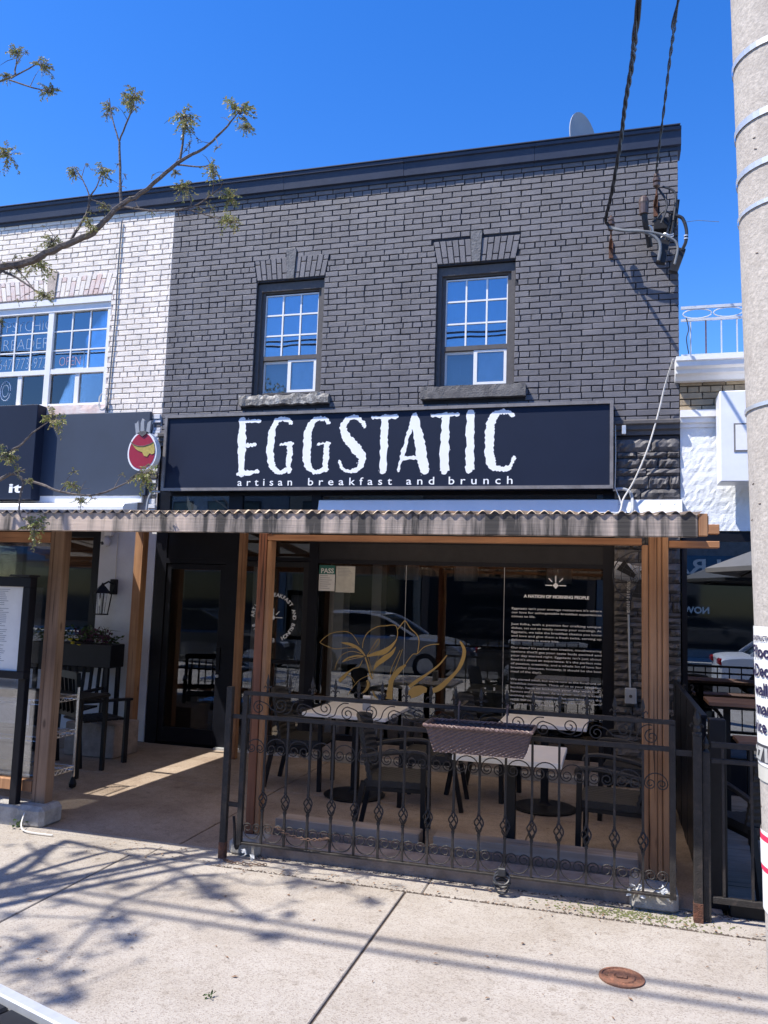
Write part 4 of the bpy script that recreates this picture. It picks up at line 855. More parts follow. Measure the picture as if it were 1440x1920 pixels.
# flat navy fascia panel, white board and the rolled awning under it
MB().box(-6.95, -5.345, 8.345, 8.398, 2.865, 3.88, .004).build('fascia_panel', M['panel_face'], wl)
MB().box(XA, -5.40, 8.36, 8.398, 2.78, 2.862).build('fascia_board', M['white_paint'], wl)
aw = MB().prism_x([(8.36, 2.775), (8.10, 2.735), (8.07, 2.70), (8.07, 2.655), (8.11, 2.64), (8.36, 2.66)], -9.2, -5.45).build('awning', M['white_metal'], None)
tag(aw, 'rolled white awning cassette under the navy fascia panel', 'awning')
# conduit down the white wall
t = MB().tube([(-5.955, 8.385, 6.35), (-5.962, 8.385, 5.7), (-5.95, 8.385, 5.2), (-5.962, 8.385, 4.6), (-5.975, 8.385, 4.1), (-5.975, 8.385, 3.92)], .009, 6)
tag(t.build('wall_cable', M['cable_grey']), 'thin grey cable running down the white brick wall', 'cable')
lp = []
for k in range(26): a = k * .75; lp.append((-6.03 + .055 * math.cos(a) + .01 * math.sin(k * 2.1), 8.36, 4.03 + .10 * math.sin(a)))
tag(MB().tube(catmull(lp, 3), .005, 5).build('cable_coil', M['cable_white']), 'loose white cable coil beside the white upper window', 'cable')

# unlit neon lettering in the wide window
ns = thing('psychic_sign', 'white neon tube lettering reading PSYCHIC READER in the left window', 'sign', (-7.3, 8.5, 4.6))
for s_, z_, h_, x_, wd in (('PSYCHIC', 5.03, .17, -7.66, .70), ('READER', 4.79, .17, -7.69, .70), ('647-773-972', 4.53, .17, -7.73, .74)):
    text(s_, 'lettering', M['neon_off'], x_, 8.472, z_, h_ * 1.25, ns, width=wd, bold=-.006)
op = thing('open_sign', 'pale red OPEN neon in a border, in the white window', 'sign', (-6.7, 8.5, 4.6))
text('OPEN', 'lettering', M['neon_red'], -6.80, 8.4715, 4.545, .17, op, width=.31, bold=-.004)
b = MB(); x0, x1, z0, z1 = -6.87, -6.43, 4.51, 4.71
b.tube([(x0, 8.472, z0), (x1, 8.472, z0), (x1, 8.472, z1), (x0, 8.472, z1)], .005, 5, closed=True); b.build('border', M['neon_off'], op)
hd = MB(); hd.tube([(-7.58 + .08 * math.cos(a * .5), 8.472, 4.25 + .13 * math.sin(a * .5)) for a in range(13)], .005, 5, closed=False)
hd.tube([(-7.58 + .05 * math.cos(a * .5), 8.472, 4.25 + .08 * math.sin(a * .5)) for a in range(13)], .004, 5)
tag(hd.build('ring_decal', M['neon_off']), 'pale ring shaped emblem in the lower left window sash', 'decal')

# projecting box sign at the far left
bx = thing('box_sign', 'deep black box sign projecting at the far left, white letters', 'sign', (-7.5, 8.3, 3.4))
MB().box(-9.2, -6.835, 8.20, 8.395, 2.80, 3.985, .006).build('box', M['sign_face'], bx)
text('it', 'lettering', M['letter'], -7.175, 8.197, 2.885, .16, bx, width=.20, bold=.004)

# ================================================================== right neighbour
rb = thing('stucco_building', 'low building with white stucco, buff bricks and a dark shop window', 'building', (2.5, 8.4, 0))
wm = MB(); wm.box(XR + .002, 5.0, 8.43, 8.7, 2.45, 4.0)
rwall = wm.build('wall', M['mortar_buff'], rb)
items = lay_courses(XR + .002, 5.0, 3.72, 5, 3, lambda z: [], 31)
place_bricks(items, rwall, M['brick_buff'], 8.405, 200, seed=3)
st = MB(); rd = random.Random(9)
nx, nz = 60, 26; vs = []; fs = []
for j in range(nz):
    for i in range(nx): vs.append((XR + .004 + (2.4 - XR) * i / (nx - 1), 8.402 + rd.uniform(-.0035, .0025), 2.50 + 1.03 * j / (nz - 1)))
for j in range(nz - 1):
    for i in range(nx - 1): fs.append((j * nx + i, j * nx + i + 1, (j + 1) * nx + i + 1, (j + 1) * nx + i))
st.add(vs, fs); st.box(2.4, 5.0, 8.40, 8.429, 2.5, 3.53); st.build('stucco', M['stucco'], rb)
MB().prism_x([(8.43, 3.53), (8.385, 3.53), (8.385, 3.56), (8.36, 3.575), (8.36, 3.615), (8.335, 3.625), (8.335, 3.695), (8.43, 3.70)], XR + .003, 5.0).build('moulding', M['white_paint'], rb)
MB().prism_x([(8.43, 3.99), (8.33, 3.99), (8.30, 4.03), (8.25, 4.045), (8.25, 4.085), (8.19, 4.10), (8.19, 4.15), (8.17, 4.155), (8.17, 4.195), (8.75, 4.20), (8.75, 3.99)], XR - .045, 5.0).build('cornice', M['white_paint'], rb)
MB().box(XR + .005, 5.0, 8.76, 18, 3.95, 4.12).build('roof', M['white_paint'], rb)
f = MB()
for q in ((XR + .012, XR + .06, 0, 2.49), (XR + .06, 5.0, 2.40, 2.49), (XR + .06, 5.0, 0, .35), (2.6, 2.68, .35, 2.40)): f.box(q[0], q[1], 8.41, 8.50, q[2], q[3])
rsf = f.build('shop_window', M['trim_black'], rb)
MB().box(XR + .06, 2.6, 8.445, 8.453, .35, 2.40).build('pane', M['glass_film'], rsf); MB().box(2.68, 5.0, 8.445, 8.453, .35, 2.40).build('pane', M['glass_shop'], rsf)
MB().box(XR + .1, 5.0, 10.5, 10.6, 0, 2.6).build('dark_room', M['interior_black'], rb)
MB().box(5.0, 5.2, 8.4, 18, 0, 4.1).build('side_wall', M['stucco'], rb)
# roof-edge balustrade of rusty white iron
ra = thing('roof_railing', 'rusty white iron railing with oval rings on the stucco roof', 'railing', (1.8, 8.4, 4.2))
MB().box(XR + .012, 4.0, 8.30, 8.318, 4.715, 4.745).build('rail', M['rail_white'], ra); MB().box(XR + .012, 4.0, 8.30, 8.318, 4.59, 4.615).build('rail', M['rail_white'], ra); MB().box(XR + .012, 4.0, 8.30, 8.318, 4.235, 4.25).build('rail', M['rail_white'], ra)
for k in range(11):
    xx = XR + .165 + .285 * k
    o = MB().tube([(xx + .135 * math.cos(a * PI / 8), 8.309, 4.665 + .047 * math.sin(a * PI / 8)) for a in range(16)], .0065, 5, closed=True).build('ring', M['rail_white'], ra)
for k in range(24): MB().box(XR + .095 + .143 * k, XR + .107 + .143 * k, 8.303, 8.315, 4.195 if k % 3 == 0 else 4.251, 4.589).build('baluster', M['iron_rust'] if k % 5 == 1 else M['rail_white'], ra)
# box sign on the stucco wall
sg = thing('light_box', 'pale blue box sign on brackets on the white stucco wall', 'sign', (1.5, 8.1, 3.4))
MB().box(0.965, 3.2, 8.00, 8.28, 2.925, 3.79, .008).build('box', M['white_metal'], sg)
MB().box(1.10, 2.9, 7.992, 7.999, 3.22, 3.46).build('panel', M['white_paint'], sg)
f = MB(); f.box(1.085, 2.915, 7.994, 7.9985, 3.205, 3.475); f.build('panel_border', M['sign_frame'], sg)
for xx in (1.25, 2.9): MB().box(xx, xx + .04, 8.28, 8.40, 3.3, 3.34).build('bracket', M['sign_frame'], sg)

# distant roof corner at far left edge
tag(MB().box(-14, -9.75, 8.4, 18, 0, 6.9).build('far_building', M['cornice']), 'dark building corner rising at the far left roofline', 'building')

# ================================================================== street side behind the camera (mirrored in the glass)
sw = MB().box(-60, 60, -14.0, -11.0, -0.15, -0.01).build('far_sidewalk', M['conc_base']); sw['kind'] = 'structure'
x = -26.0; rd = random.Random(77)
for i in range(8):
    wd = rd.uniform(5.5, 7.5); h = rd.uniform(6.2, 7.6); f_ = M[('facade_a', 'facade_b', 'facade_c')[i % 3]]
    name_lab = ('brown brick', 'grey', 'buff')[i % 3] + ' shop across the street, ' + ('at the far left end of the row', 'second along from the left end', 'third along from the left end', 'left of the lettered fascia', 'with big white letters on its fascia', 'right of the lettered fascia', 'second from the right end', 'at the far right end of the row')[i]
    t = thing('street_building', name_lab, 'building', (x + wd / 2, -14, 0), 'shops across the street')
    MB().box(x, x + wd - .05, -22, -14.0, 0, h).build('wall', f_, t)
    for k in range(3):
        a = x + .6 + k * (wd - 1.2) / 3; win = MB().box(a, a + .9, -13.995, -13.95, 4.2, 5.6).build('window', M['trim_black'], t); MB().box(a + .06, a + .84, -13.95, -13.94, 4.26, 5.54).build('pane', M['car_glass'], win)
    MB().box(x + .3, x + wd - .35, -13.995, -13.95, .3, 2.6).build('shop_window', M['car_glass'], t)
    sg_ = MB().box(x + .2, x + wd - .25, -13.99, -13.85, 2.9, 3.6).build('fascia', M['trim_dark'] if i % 2 else M['awning_blue'], t)
    if i == 4: RX = x; RT = t
    x += wd
# partly legible shop lettering seen mirrored in the right-hand glass
tx = lambda s, n, xc, z, sz, wd: text(s, n, M['paper'], 0, 0, 0, sz, None, width=wd, bold=.01, mat4=Matrix.Translation((xc, -13.83, z)) @ Matrix.Rotation(PI, 4, 'Z') @ Matrix.Rotation(PI / 2, 4, 'X'))
fs_ = thing('street_sign', 'big white shop letters on the fascia across the street', 'sign', (2.8, -13.84, 3))
o = tx('LRA', 'lettering', 3.75, 2.95, .75, 1.75); attach(o, fs_)
fs2 = thing('window_lettering', 'small white shop window letters across the street', 'sign', (2.8, -13.9, 1.5))
o = tx('NOW O', 'lettering', 3.3, 1.55, .32, 1.2); attach(o, fs2)
# ================================================================== the big shop sign
sb = thing('shop_sign', 'long navy box sign reading EGGSTATIC artisan breakfast and brunch', 'sign', (-2.5, 8.3, 3.35))
MB().box(-5.085, 0.0, 8.275, 8.395, 2.905, 3.80).build('box', M['sign_face'], sb)
f = MB(); x0, x1, z0, z1, t_ = -5.085, 0.003, 2.903, 3.802, .034
for q in ((x0, x1, z1 - t_, z1), (x0, x1, z0, z0 + t_), (x0, x0 + t_, z0 + t_, z1 - t_), (x1 - t_, x1, z0 + t_, z1 - t_)): f.box(q[0], q[1], 8.252, 8.2745, q[2], q[3])
f.build('sign_frame', M['sign_frame'], sb)
rd = random.Random(13)
for ch, strokes in LETTERS:
    mb = MB()
    for k, s_ in enumerate(strokes):
        yy = 8.2735 - .0004 * k
        ribbon(mb, s_, yy, .0085, 8, rd)
        for e in (s_[0], s_[-1]):     # ragged round ends
            n = 11; pts = []
            for q in range(n):
                a = 2 * PI * q / n; r_ = e[2] * rd.uniform(.72, 1.08); pts.append((e[0] + r_ * math.cos(a), yy - .0002, e[1] + r_ * math.sin(a)))
            mb.add(pts, [tuple(range(n))])
        for q in range(2):           # flecks broken off the edge
            e = rd.choice(s_); a = rd.uniform(0, 6.28); r_ = e[2] * 1.25; cx, cz = e[0] + r_ * math.cos(a), e[1] + r_ * math.sin(a); w_ = rd.uniform(.004, .010)
            mb.add([(cx - w_, yy - .0003, cz), (cx, yy - .0003, cz - w_ * .6), (cx + w_, yy - .0003, cz + .002), (cx, yy - .0003, cz + w_)], [(0, 1, 2, 3)])
    mb.build('letter', M['letter'], sb)
words = [('artisan', 447, 551), ('breakfast', 581, 740), ('and', 768, 821), ('brunch', 847, 963)]
P2X = {447: -4.115, 551: -3.448, 581: -3.262, 740: -2.297, 768: -2.133, 821: -1.827, 847: -1.676, 963: -1.005}
for wd, a, b in words:
    text(wd, 'lettering', M['letter'], P2X[a], 8.272, 2.958, .118, sb, width=P2X[b] - P2X[a], bold=.0008, spacing=1.75)

# tomato shaped blade sign with a leafy top
tm = thing('tomato_sign', 'red egg shaped sign with yellow band and leaf spikes between the two fascias', 'sign', (-5.30, 8.1, 3.4))
cx, cz, yy = -5.245, 3.345, 8.07
ov = lambda rx, rz, n=36, dx=0, dz=0: [(cx + dx + rx * math.cos(2 * PI * k / n) * (1 - .10 * math.sin(2 * PI * k / n)), cz + dz + rz * math.sin(2 * PI * k / n)) for k in range(n)]
MB().prism(ov(.19, .235), yy, yy + .09).build('edge', M['white_metal'], tm)
MB().prism(ov(.170, .212), yy - .004, yy - .001).build('face', M['red'], tm)
band = [(-.158, .115), (-.11, .075), (-.05, .055), (.03, .055), (.10, .075), (.150, .10), (.168, .02), (.166, -.03), (.135, -.045), (.105, -.03), (.075, -.07), (.035, -.062), (.005, -.015), (-.045, .0), (-.09, .03), (-.13, .08)]
MB().prism([(cx + a, cz + b) for a, b in band], yy - .009, yy - .005).build('band', M['yellow'], tm)
ln = MB(); ln.tube([(cx + a, yy - .010, cz + b) for a, b in band[:6]], .004, 5); ln.tube([(cx + a, yy - .010, cz + b) for a, b in ((-.05, .205), (0, .17), (.05, .205))], .006, 5); ln.build('outline', M['ink'], tm)
for a in (-.075, -.015, .055):
    MB().prism([(cx + a - .022, cz + .20), (cx + a + .024, cz + .20), (cx + a + .020 + a * .3, cz + .36), (cx + a - .006 + a * .3, cz + .40 - abs(a)), (cx + a - .024 + a * .3, cz + .33)], yy, yy + .03).build('leaf_spike', M['dish'], tm)
MB().prism([(cx - .05, cz + .205), (cx, cz + .165), (cx + .05, cz + .205), (cx + .04, cz + .23), (cx - .04, cz + .23)], yy - .012, yy - .005).build('calyx', M['ledge_stone'], tm)
MB().box(cx - .02, cx + .02, yy + .09, 8.395, cz - .02, cz + .02).build('bracket', M['trim_black'], tm)

# metal flashing above the canopy, conduit elbow, cables by the sign
fl = thing('flashing', 'strip of white sheet metal flashing above the canopy roof', 'flashing', (-1.2, 8.3, 2.7))
for a, b in ((-3.15, -1.9), (-1.903, -.35), (-.353, .06), (.052, .655)):
    MB().prism_x([(8.424, 2.815), (8.36, 2.80), (8.335, 2.680), (8.33, 2.668), (8.342, 2.676), (8.367, 2.79), (8.424, 2.805)], a, b).build('sheet', M['white_metal'], fl)
tag(MB().tube(catmull([(0.0, 8.33, 2.90), (.10, 8.33, 2.905), (.165, 8.33, 2.87), (.185, 8.32, 2.80), (.185, 8.22, 2.70), (.185, 8.2, 2.60)], 5), .017, 8).build('conduit_elbow', M['pipe']), 'grey conduit elbow bending down from the right end of the big sign', 'conduit')
tag(MB().tube(catmull([(-5.12, 8.30, 2.895), (-5.20, 8.30, 2.90), (-5.262, 8.31, 2.85), (-5.285, 8.31, 2.75), (-5.285, 8.3, 2.6)], 5), .014, 8).build('conduit_elbow', M['pipe']), 'grey conduit elbow bending down from the left end of the big sign', 'conduit')
tag(MB().tube(catmull([(.565, 8.15, 4.165), (.50, 8.30, 3.95), (.43, 8.33, 3.65), (.33, 8.31, 3.30), (.20, 8.30, 2.98), (.10, 8.28, 2.80), (.06, 8.2, 2.66), (-.05, 8.1, 2.62)], 6), .008, 6).build('white_cable', M['cable_white']), 'white cable slanting from the stucco cornice down to the canopy', 'cable')
tag(MB().tube([(.022, 8.34, 3.60), (.025, 8.30, 3.2), (.018, 8.30, 2.92), (.06, 8.29, 2.82), (.09, 8.27, 2.72)], .006, 5).build('sign_cable', M['cable_white']), 'thin pale cable hanging along the right edge of the big sign', 'cable')
hk = MB().box(.085, .125, 8.30, 8.36, 3.46, 3.55, .003).build('junction_plate', M['galv']); tag(hk, 'small pale metal plate at the string course beside the big sign', 'plate')

# ================================================================== timber canopy
ca = thing('canopy', 'timber patio canopy with corrugated roof, streaked fascia and cedar posts', 'canopy', (-2.5, 5.3, 0))
def post(x0, x1, y0, y1, z0, z1, m='wood_v'): return MB().box(x0, x1, y0, y1, z0, z1, .005).build('post', M[m], ca)
post(-2.436, -2.375, 5.285, 5.372, .10, 2.20, 'wood_red'); post(-2.371, -2.337, 5.29, 5.372, .10, 2.128)
post(.176, .214, 5.285, 5.375, .12, 2.128); post(.218, .262, 5.28, 5.375, .12, 2.20); post(.2645, .292, 5.283, 5.375, .12, 2.20); post(.296, .332, 5.28, 5.375, .12, 2.20)
post(-4.192, -4.155, 5.285, 5.37, .10, 2.20, 'wood_aged'); post(-4.151, -4.068, 5.28, 5.375, .10, 2.20, 'wood_aged')
post(-5.21, -5.10, 7.99, 8.10, .0, 2.50); post(-3.91, -3.835, 7.98, 8.05, .0, 2.50)
for (x0, x1, y0, y1, h) in ((-4.24, -3.995, 5.17, 5.42, .14), (-2.50, -2.27, 5.16, 5.42, .10), (.10, .37, 5.12, 5.42, .12)):
    MB().box(x0, x1, y0, y1, -.02, h, .03).build('footing', M['conc_base'], ca)
MB().box(-2.372, .175, 5.287, 5.375, 2.13, 2.17, .003).build('beam', M['wood_x'], ca)
MB().box(.336, .63, 5.287, 5.375, 2.118, 2.158, .003).build('beam', M['wood_x'], ca); MB().box(-9.2, -4.195, 5.287, 5.375, 2.09, 2.17, .003).build('beam', M['wood_x'], ca)
MB().box(-9.2, .63, 5.29, 5.37, 2.203, 2.262, .003).build('beam', M['wood_x'], ca)
MB().box(-9.2, .425, 4.435, 4.475, 2.112, 2.232, .004).build('fascia', M['fascia'], ca)
MB().box(.428, .472, 4.43, 4.478, 2.118, 2.235, .003).build('fascia_end', M['wood_v'], ca)
zr = lambda y: 2.225 + (y - 4.435) * .100
xr = [-9.0, -7.9, -6.9, -5.62, -5.20, -4.3, -3.45, -2.6, -1.75, -.9, -.05, .46]
for x in xr[:]:
    p0 = (x, 4.48, zr(4.48) - .045); p1 = (x, 8.38, zr(8.38) - .045); MB().bar(p0, p1, .04, .085).build('rafter', M['wood_v'], ca)
for y in (6.3, 7.4, 8.36): MB().box(-9.2, .47, y, y + .04, zr(y) - .13, zr(y) - .092).build('purlin', M['wood_x'], ca)
def sheet(x0, x1, seed, ya=4.424, yb=8.36, dz=0.0):
    rd = random.Random(seed); n = max(8, int((x1 - x0) / .0068)); mb = MB(); vs = []; fs = []
    sag = rd.uniform(-.004, .006); off = rd.uniform(-.004, .004)
    for (y, t) in ((ya + off, 1), (ya + .8, 1), (6.4, 1), (yb, 1)):
        for i in range(n + 1):
            x = x0 + (x1 - x0) * i / n
            zz = zr(y) + .012 + dz + .0115 * math.sin(2 * PI * (x + 9.3) / .0676) + (sag * math.sin((x - x0) * 5) if y < 5 else 0)
            vs.append((x, y, zz))
    m = n + 1
    for r in range(3):
        for i in range(n): fs.append((r * m + i, r * m + i + 1, (r + 1) * m + i + 1, (r + 1) * m + i))
    return mb.add(vs, fs).build('roof_sheet', M['roof_sheet' if x0 > -3.2 else 'roof_sheet_old'], ca, smooth=False)
for i, (a, b) in enumerate(((-9.2, -8.4), (-8.45, -7.65), (-7.7, -6.9), (-6.95, -6.15), (-6.25, -5.52), (-5.27, -4.45), (-4.5, -3.7), (-3.75, -2.95), (-3.0, -2.2), (-2.25, -1.45), (-1.5, -.70), (-.75, -.02), (-.07, .45))):
    sheet(a, b, i, dz=.003 * (i % 2))
# wavy dark strip added for the shaded gaps between fascia and sheets
mb = MB(); n = 2400; vs = []; fs = []
for i in range(n + 1):
    x = -9.2 + 9.62 * i / n; zt_ = zr(4.45) + .010 + .0110 * math.sin(2 * PI * (x + 9.3) / .0676); vs += [(x, 4.437, 2.225), (x, 4.437, zt_), (x, 4.462, zt_), (x, 4.462, 2.225)]
for i in range(n): fs += [(4 * i + k, 4 * i + k + 1, 4 * i + k + 5, 4 * i + k + 4) for k in range(3)]
mb.add(vs, fs).build('gap_shade_strip', M['mortar_dark'], ca)
# clear plastic wind panel in the left bay with its bottom rails
MB().box(-6.6, -4.20, 5.33, 5.336, .30, 2.085).build('clear_panel', M['acrylic'], ca)
MB().box(-6.6, -4.20, 5.29, 5.375, .21, .29, .004).build('panel_rail', M['wood_v'], ca)
kb2 = MB().box(-9.0, -4.17, 5.18, 5.40, -.02, .13, .012).build('patio_kerb', M['conc_base']); tag(kb2, 'pale low kerb under the clear wind panel at the left', 'kerb')

# ================================================================== wrought iron fence panel
fe = thing('iron_fence', 'black wrought iron fence panel with scrolls, baskets and spear finials', 'fence', (-1.0, 5.08, 0))
YF = 5.08; I = M['iron']
MB().box(-2.392, .352, YF - .013, YF + .013, 1.066, 1.092, .002).build('rail', I, fe); MB().box(-2.36, .318, YF - .013, YF + .013, .912, .940, .002).build('rail', I, fe)
MB().box(-2.36, .318, YF - .016, YF + .016, .098, .112, .002).build('rail', I, fe)
for x in (-2.378, .335): MB().box(x - .017, x + .017, YF - .017, YF + .017, .09, 1.065, .002).build('end_bar', I, fe)
def spiral(c, r0, turns, a0, n=26, sgn=1, y=YF, shrink=.2):
    pts = []
    for i in range(n + 1):
        t = i / n; a = a0 + sgn * turns * 2 * PI * t; r = r0 * (1 - t * (1 - shrink)); pts.append((c[0] + r * math.cos(a), y, c[1] + r * math.sin(a)))
    return pts
bars = [-2.223 + .1597 * k for k in range(16)]
for x in bars:
    b = MB(); b.box(x - .0068, x + .0068, YF - .0068, YF + .0068, .113, .335); b.box(x - .0068, x + .0068, YF - .0068, YF + .0068, .445, .911)
    o = b.build('baluster', I, fe)
    kn = MB()
    for q in range(4):
        pts = []
        for i in range(10):
            t = i / 9; a = q * PI / 2 + t * PI * .9; r = .005 + .0235 * math.sin(PI * t); pts.append((x + r * math.cos(a), YF + r * math.sin(a), .338 + .105 * t))
        kn.tube(pts, .0048, 5)
    kn.box(x - .0095, x + .0095, YF - .0095, YF + .0095, .317, .333); kn.box(x - .0085, x + .0085, YF - .0085, YF + .0085, .446, .457)
    kn.build('basket', I, o)
    fn = MB(); z = 1.092
    fn.lathe((x, YF, z), [(.006, 0), (.011, .008), (.006, .018), (.010, .026), (.005, .036), (.009, .046), (.0135, .062), (.010, .082), (.0005, .122)], 8)
    for s in (-1, 1):
        fn.tube([(x + s * .004, YF, z + .030), (x + s * .018, YF, z + .040), (x + s * .026, YF, z + .034), (x + s * .027, YF, z + .024)], [.004, .0045, .004, .003], 5)
    fn.build('finial', I, fe)
lim = [-2.36] + bars + [.318]
for i in range(len(lim) - 1):
    a, b = lim[i], lim[i + 1]; m_ = (a + b) / 2; hw = (b - a) / 2 - .008
    if i == 0 and hw < .05: pass
    # arch with two curled ends
    mb = MB(); arch = [(m_ + hw * math.cos(PI * (1 - k / 10)), YF, .722 + hw * .95 * math.sin(PI * k / 10)) for k in range(11)]
    left = spiral((m_ - hw * .50, .722), hw * .50, 1.45, PI, 22, 1, shrink=.3); right = spiral((m_ + hw * .50, .722), hw * .50, 1.45, 0, 22, -1, shrink=.3)
    mb.tube(left[::-1] + arch + right, .0038, 5); mb.build('arch_scroll', I, fe)
    mb = MB(); hang = [(m_ + hw * math.cos(PI + PI * k / 10), YF, .205 + hw * 1.1 * math.sin(PI + PI * k / 10)) for k in range(11)]
    left = spiral((m_ - hw * .50, .207), hw * .50, 1.3, PI, 20, -1, shrink=.35); right = spiral((m_ + hw * .50, .207), hw * .50, 1.3, 0, 20, 1, shrink=.35)
    mb.tube(left[::-1] + hang + right, .0038, 5); mb.build('ring_scroll', I, fe)
nS = 17; stp = (.30 + 2.36) / nS; zc = 1.003
for k in range(nS):
    x = -2.36 + stp * (k + .5); low = k % 2 == 0; xn = x + stp; mb = MB()
    if low:   # S scroll: curls out of a low spiral, over the top and down into the next high spiral
        a_ = spiral((x, zc - .014), .044, 1.5, PI / 2, 26, 1, shrink=.2)[::-1]
        m_ = catmull([(x, zc + .030), (x + stp * .36, zc + .012), (x + stp * .62, zc - .022), (xn, zc - .036)], 5)[1:-1] if k < nS - 1 else []
        b_ = spiral((xn, zc + .010), .046, 1.5, -PI / 2, 26, 1, shrink=.2) if k < nS - 1 else []
        mb.tube(a_ + [(p[0], YF, p[1]) for p in m_] + b_, .0038, 5); mb.build('scroll', I, fe)
    elif k < nS - 1:   # rising arc between neighbours
        m_ = catmull([(x + .026, zc - .046), (x + stp * .42, zc - .03), (x + stp * .55, zc + .02), (x + stp * .78, zc + .050), (xn + .004, zc + .052)], 5)
        mb.tube([(p[0], YF + .004, p[1]) for p in m_], .0036, 5); mb.build('scroll', I, fe)
# end posts that carry the panel
def fence_post(x, y, h, w_, label, ball=False):
    t = thing('fence_post', label, 'post', (x, y, 0), 'iron fence end posts')
    MB().box(x - w_, x + w_, y - w_, y + w_, -.01, h, .003).build('shaft', I, t)
    MB().box(x - w_ - .002, x + w_ + .002, y - w_ - .002, y + w_ + .002, -.011, .10, .003).build('rust_foot', M['iron_rust'], t)
    if ball:
        b = MB().lathe((x, y, h), [(.028, 0), (.028, .012), (.018, .02), (.024, .04), (.014, .055), (.019, .075), (.022, .095), (.001, .15)], 10)
        for s in (-1, 1): b.tube([(x + s * .008, y, h + .05), (x + s * .028, y, h + .065), (x + s * .036, y, h + .055), (x + s * .032, y, h + .045)], .005, 5)
        b.build('finial', I, t)
    return t
tp = fence_post(-2.492, 5.075, 1.115, .021, 'bare iron gate post with rusty foot left of the scrolled fence')
for z in (.905, .33): MB().box(-2.470, -2.397, YF - .008, YF + .008, z, z + .028).build('bracket', I, tp)
tp = fence_post(.468, 5.06, 1.02, .024, 'iron end post with spear finial right of the scrolled fence', True)
MB().box(.354, .443, YF - .010, YF + .010, .895, .925).build('bracket', I, tp)
ch = MB(); rd = random.Random(5)
def chain(pts, name='chain'):
    mb = MB(); P = catmull(pts, 5)
    for i, p in enumerate(P[::1]):
        a = 1.2 if i % 2 else -.2; mb.tube([(p[0] + (.014) * math.cos(q * PI / 4), p[1] + .008 * math.sin(q * PI / 4) * math.cos(a), p[2] + .008 * math.sin(q * PI / 4) * math.sin(a) + .003) for q in range(8)], .0026, 4, closed=True)
    return mb
tag(chain([(-2.10, 5.05, .235), (-2.02, 5.04, .20), (-1.90, 5.04, .185), (-1.80, 5.05, .19), (-1.755, 5.06, .20)]).build('chain', M['rope']), 'rusty chain looped round the fence bars above the bottom rail', 'chain')
tag(chain([(-2.45, 5.02, .004), (-2.38, 4.985, .004), (-2.27, 4.99, .004), (-2.16, 5.02, .004)]).build('chain', M['rope']), 'rusty chain lying on the sidewalk by the gate post', 'chain')
lk = MB()
for k, (r, z, a) in enumerate(((.045, .10, .2), (.05, .075, -.5), (.04, .055, .9), (.048, .085, 1.6))):
    lk.tube([(-.635 + r * math.cos(q * PI / 8), 5.045 + r * .6 * math.sin(q * PI / 8) * math.cos(a), z + r * math.sin(q * PI / 8) * math.sin(a + .6)) for q in range(16)], .007, 6, closed=True)
lk.box(-.66, -.61, 5.03, 5.06, .11, .16, .006)
tag(lk.build('bike_lock', M['cable_black']), 'coiled black cable lock hanging at the middle of the fence foot', 'lock')
rg = MB(); rd = random.Random(2)
for c in ((.135, 5.07, .10), (.30, 5.075, .12), (-2.30, 5.05, .03)):
    for q in range(5): a_ = rd.uniform(0, 3); u_ = Vector((c[0] + rd.uniform(-.03, .03), c[1] + rd.uniform(0, .03), c[2] + rd.uniform(-.02, .03))); rg.add([u_ + Vector((rd.uniform(-.03, .03), rd.uniform(-.01, .01), rd.uniform(-.03, .03))) for _ in range(5)], [(0, 1, 2), (0, 2, 3), (0, 3, 4), (1, 4, 2)])
tag(rg.build('rag', M['rag']), 'scraps of white plastic rag tucked at the fence feet', 'rag')
sh = MB().tube(catmull([(-2.44, 5.11, .26), (-2.425, 5.10, .18), (-2.415, 5.09, .10), (-2.40, 5.09, .06), (-2.385, 5.09, .10), (-2.38, 5.09, .17)], 6), .010, 6)
tag(sh.build('gate_hook', I), 'bent iron hook standing beside the gate post foot', 'hook')

# wicker trough hung on the fence
bk = thing('wicker_planter', 'empty brown wicker trough hung on the front of the iron fence', 'planter', (-.77, 4.98, .9))
def trough(y0, y1, z0, z1):
    xa, xb = -1.075, -.455
    mb = MB(); rows = 15; cols = 60
    for face in range(4):
        vs = []; fs = []
        for j in range(rows + 1):
            t = j / rows; z = z0 + (z1 - z0) * t; ins = .045 * (1 - t)
            A_, B_ = (xa + ins, y0 + ins * .8), (xb - ins, y0 + ins * .8)
            C_, D_ = (xb - ins, y1), (xa + ins, y1)
            p, q = ((A_, B_), (B_, C_), (C_, D_), (D_, A_))[face]; n = cols if face in (0, 2) else 14
            dx, dy = q[0] - p[0], q[1] - p[1]; l = math.hypot(dx, dy); nx_, ny_ = dy / l, -dx / l
            for i in range(n + 1):
                u = i / n; o_ = .004 * math.sin(u * n * PI / 2 + (PI if j % 2 else 0)); vs.append((p[0] + dx * u + nx_ * o_, p[1] + dy * u + ny_ * o_, z))
        n = cols if face in (0, 2) else 14
        for j in range(rows):
            for i in range(n): fs.append((j * (n + 1) + i, j * (n + 1) + i + 1, (j + 1) * (n + 1) + i + 1, (j + 1) * (n + 1) + i))
        mb.add(vs, fs)
    mb.add([(xa + .05, y0 + .04, z0 + .004), (xb - .05, y0 + .04, z0 + .004), (xb - .05, y1, z0 + .004), (xa + .05, y1, z0 + .004)], [(0, 1, 2, 3)])
    return mb
trough(4.808, 5.058, .842, .992).build('trough', M['wicker_brown'], bk)
rim = MB(); loop = [(-1.085, 4.80), (-.445, 4.80), (-.445, 5.06), (-1.085, 5.06)]
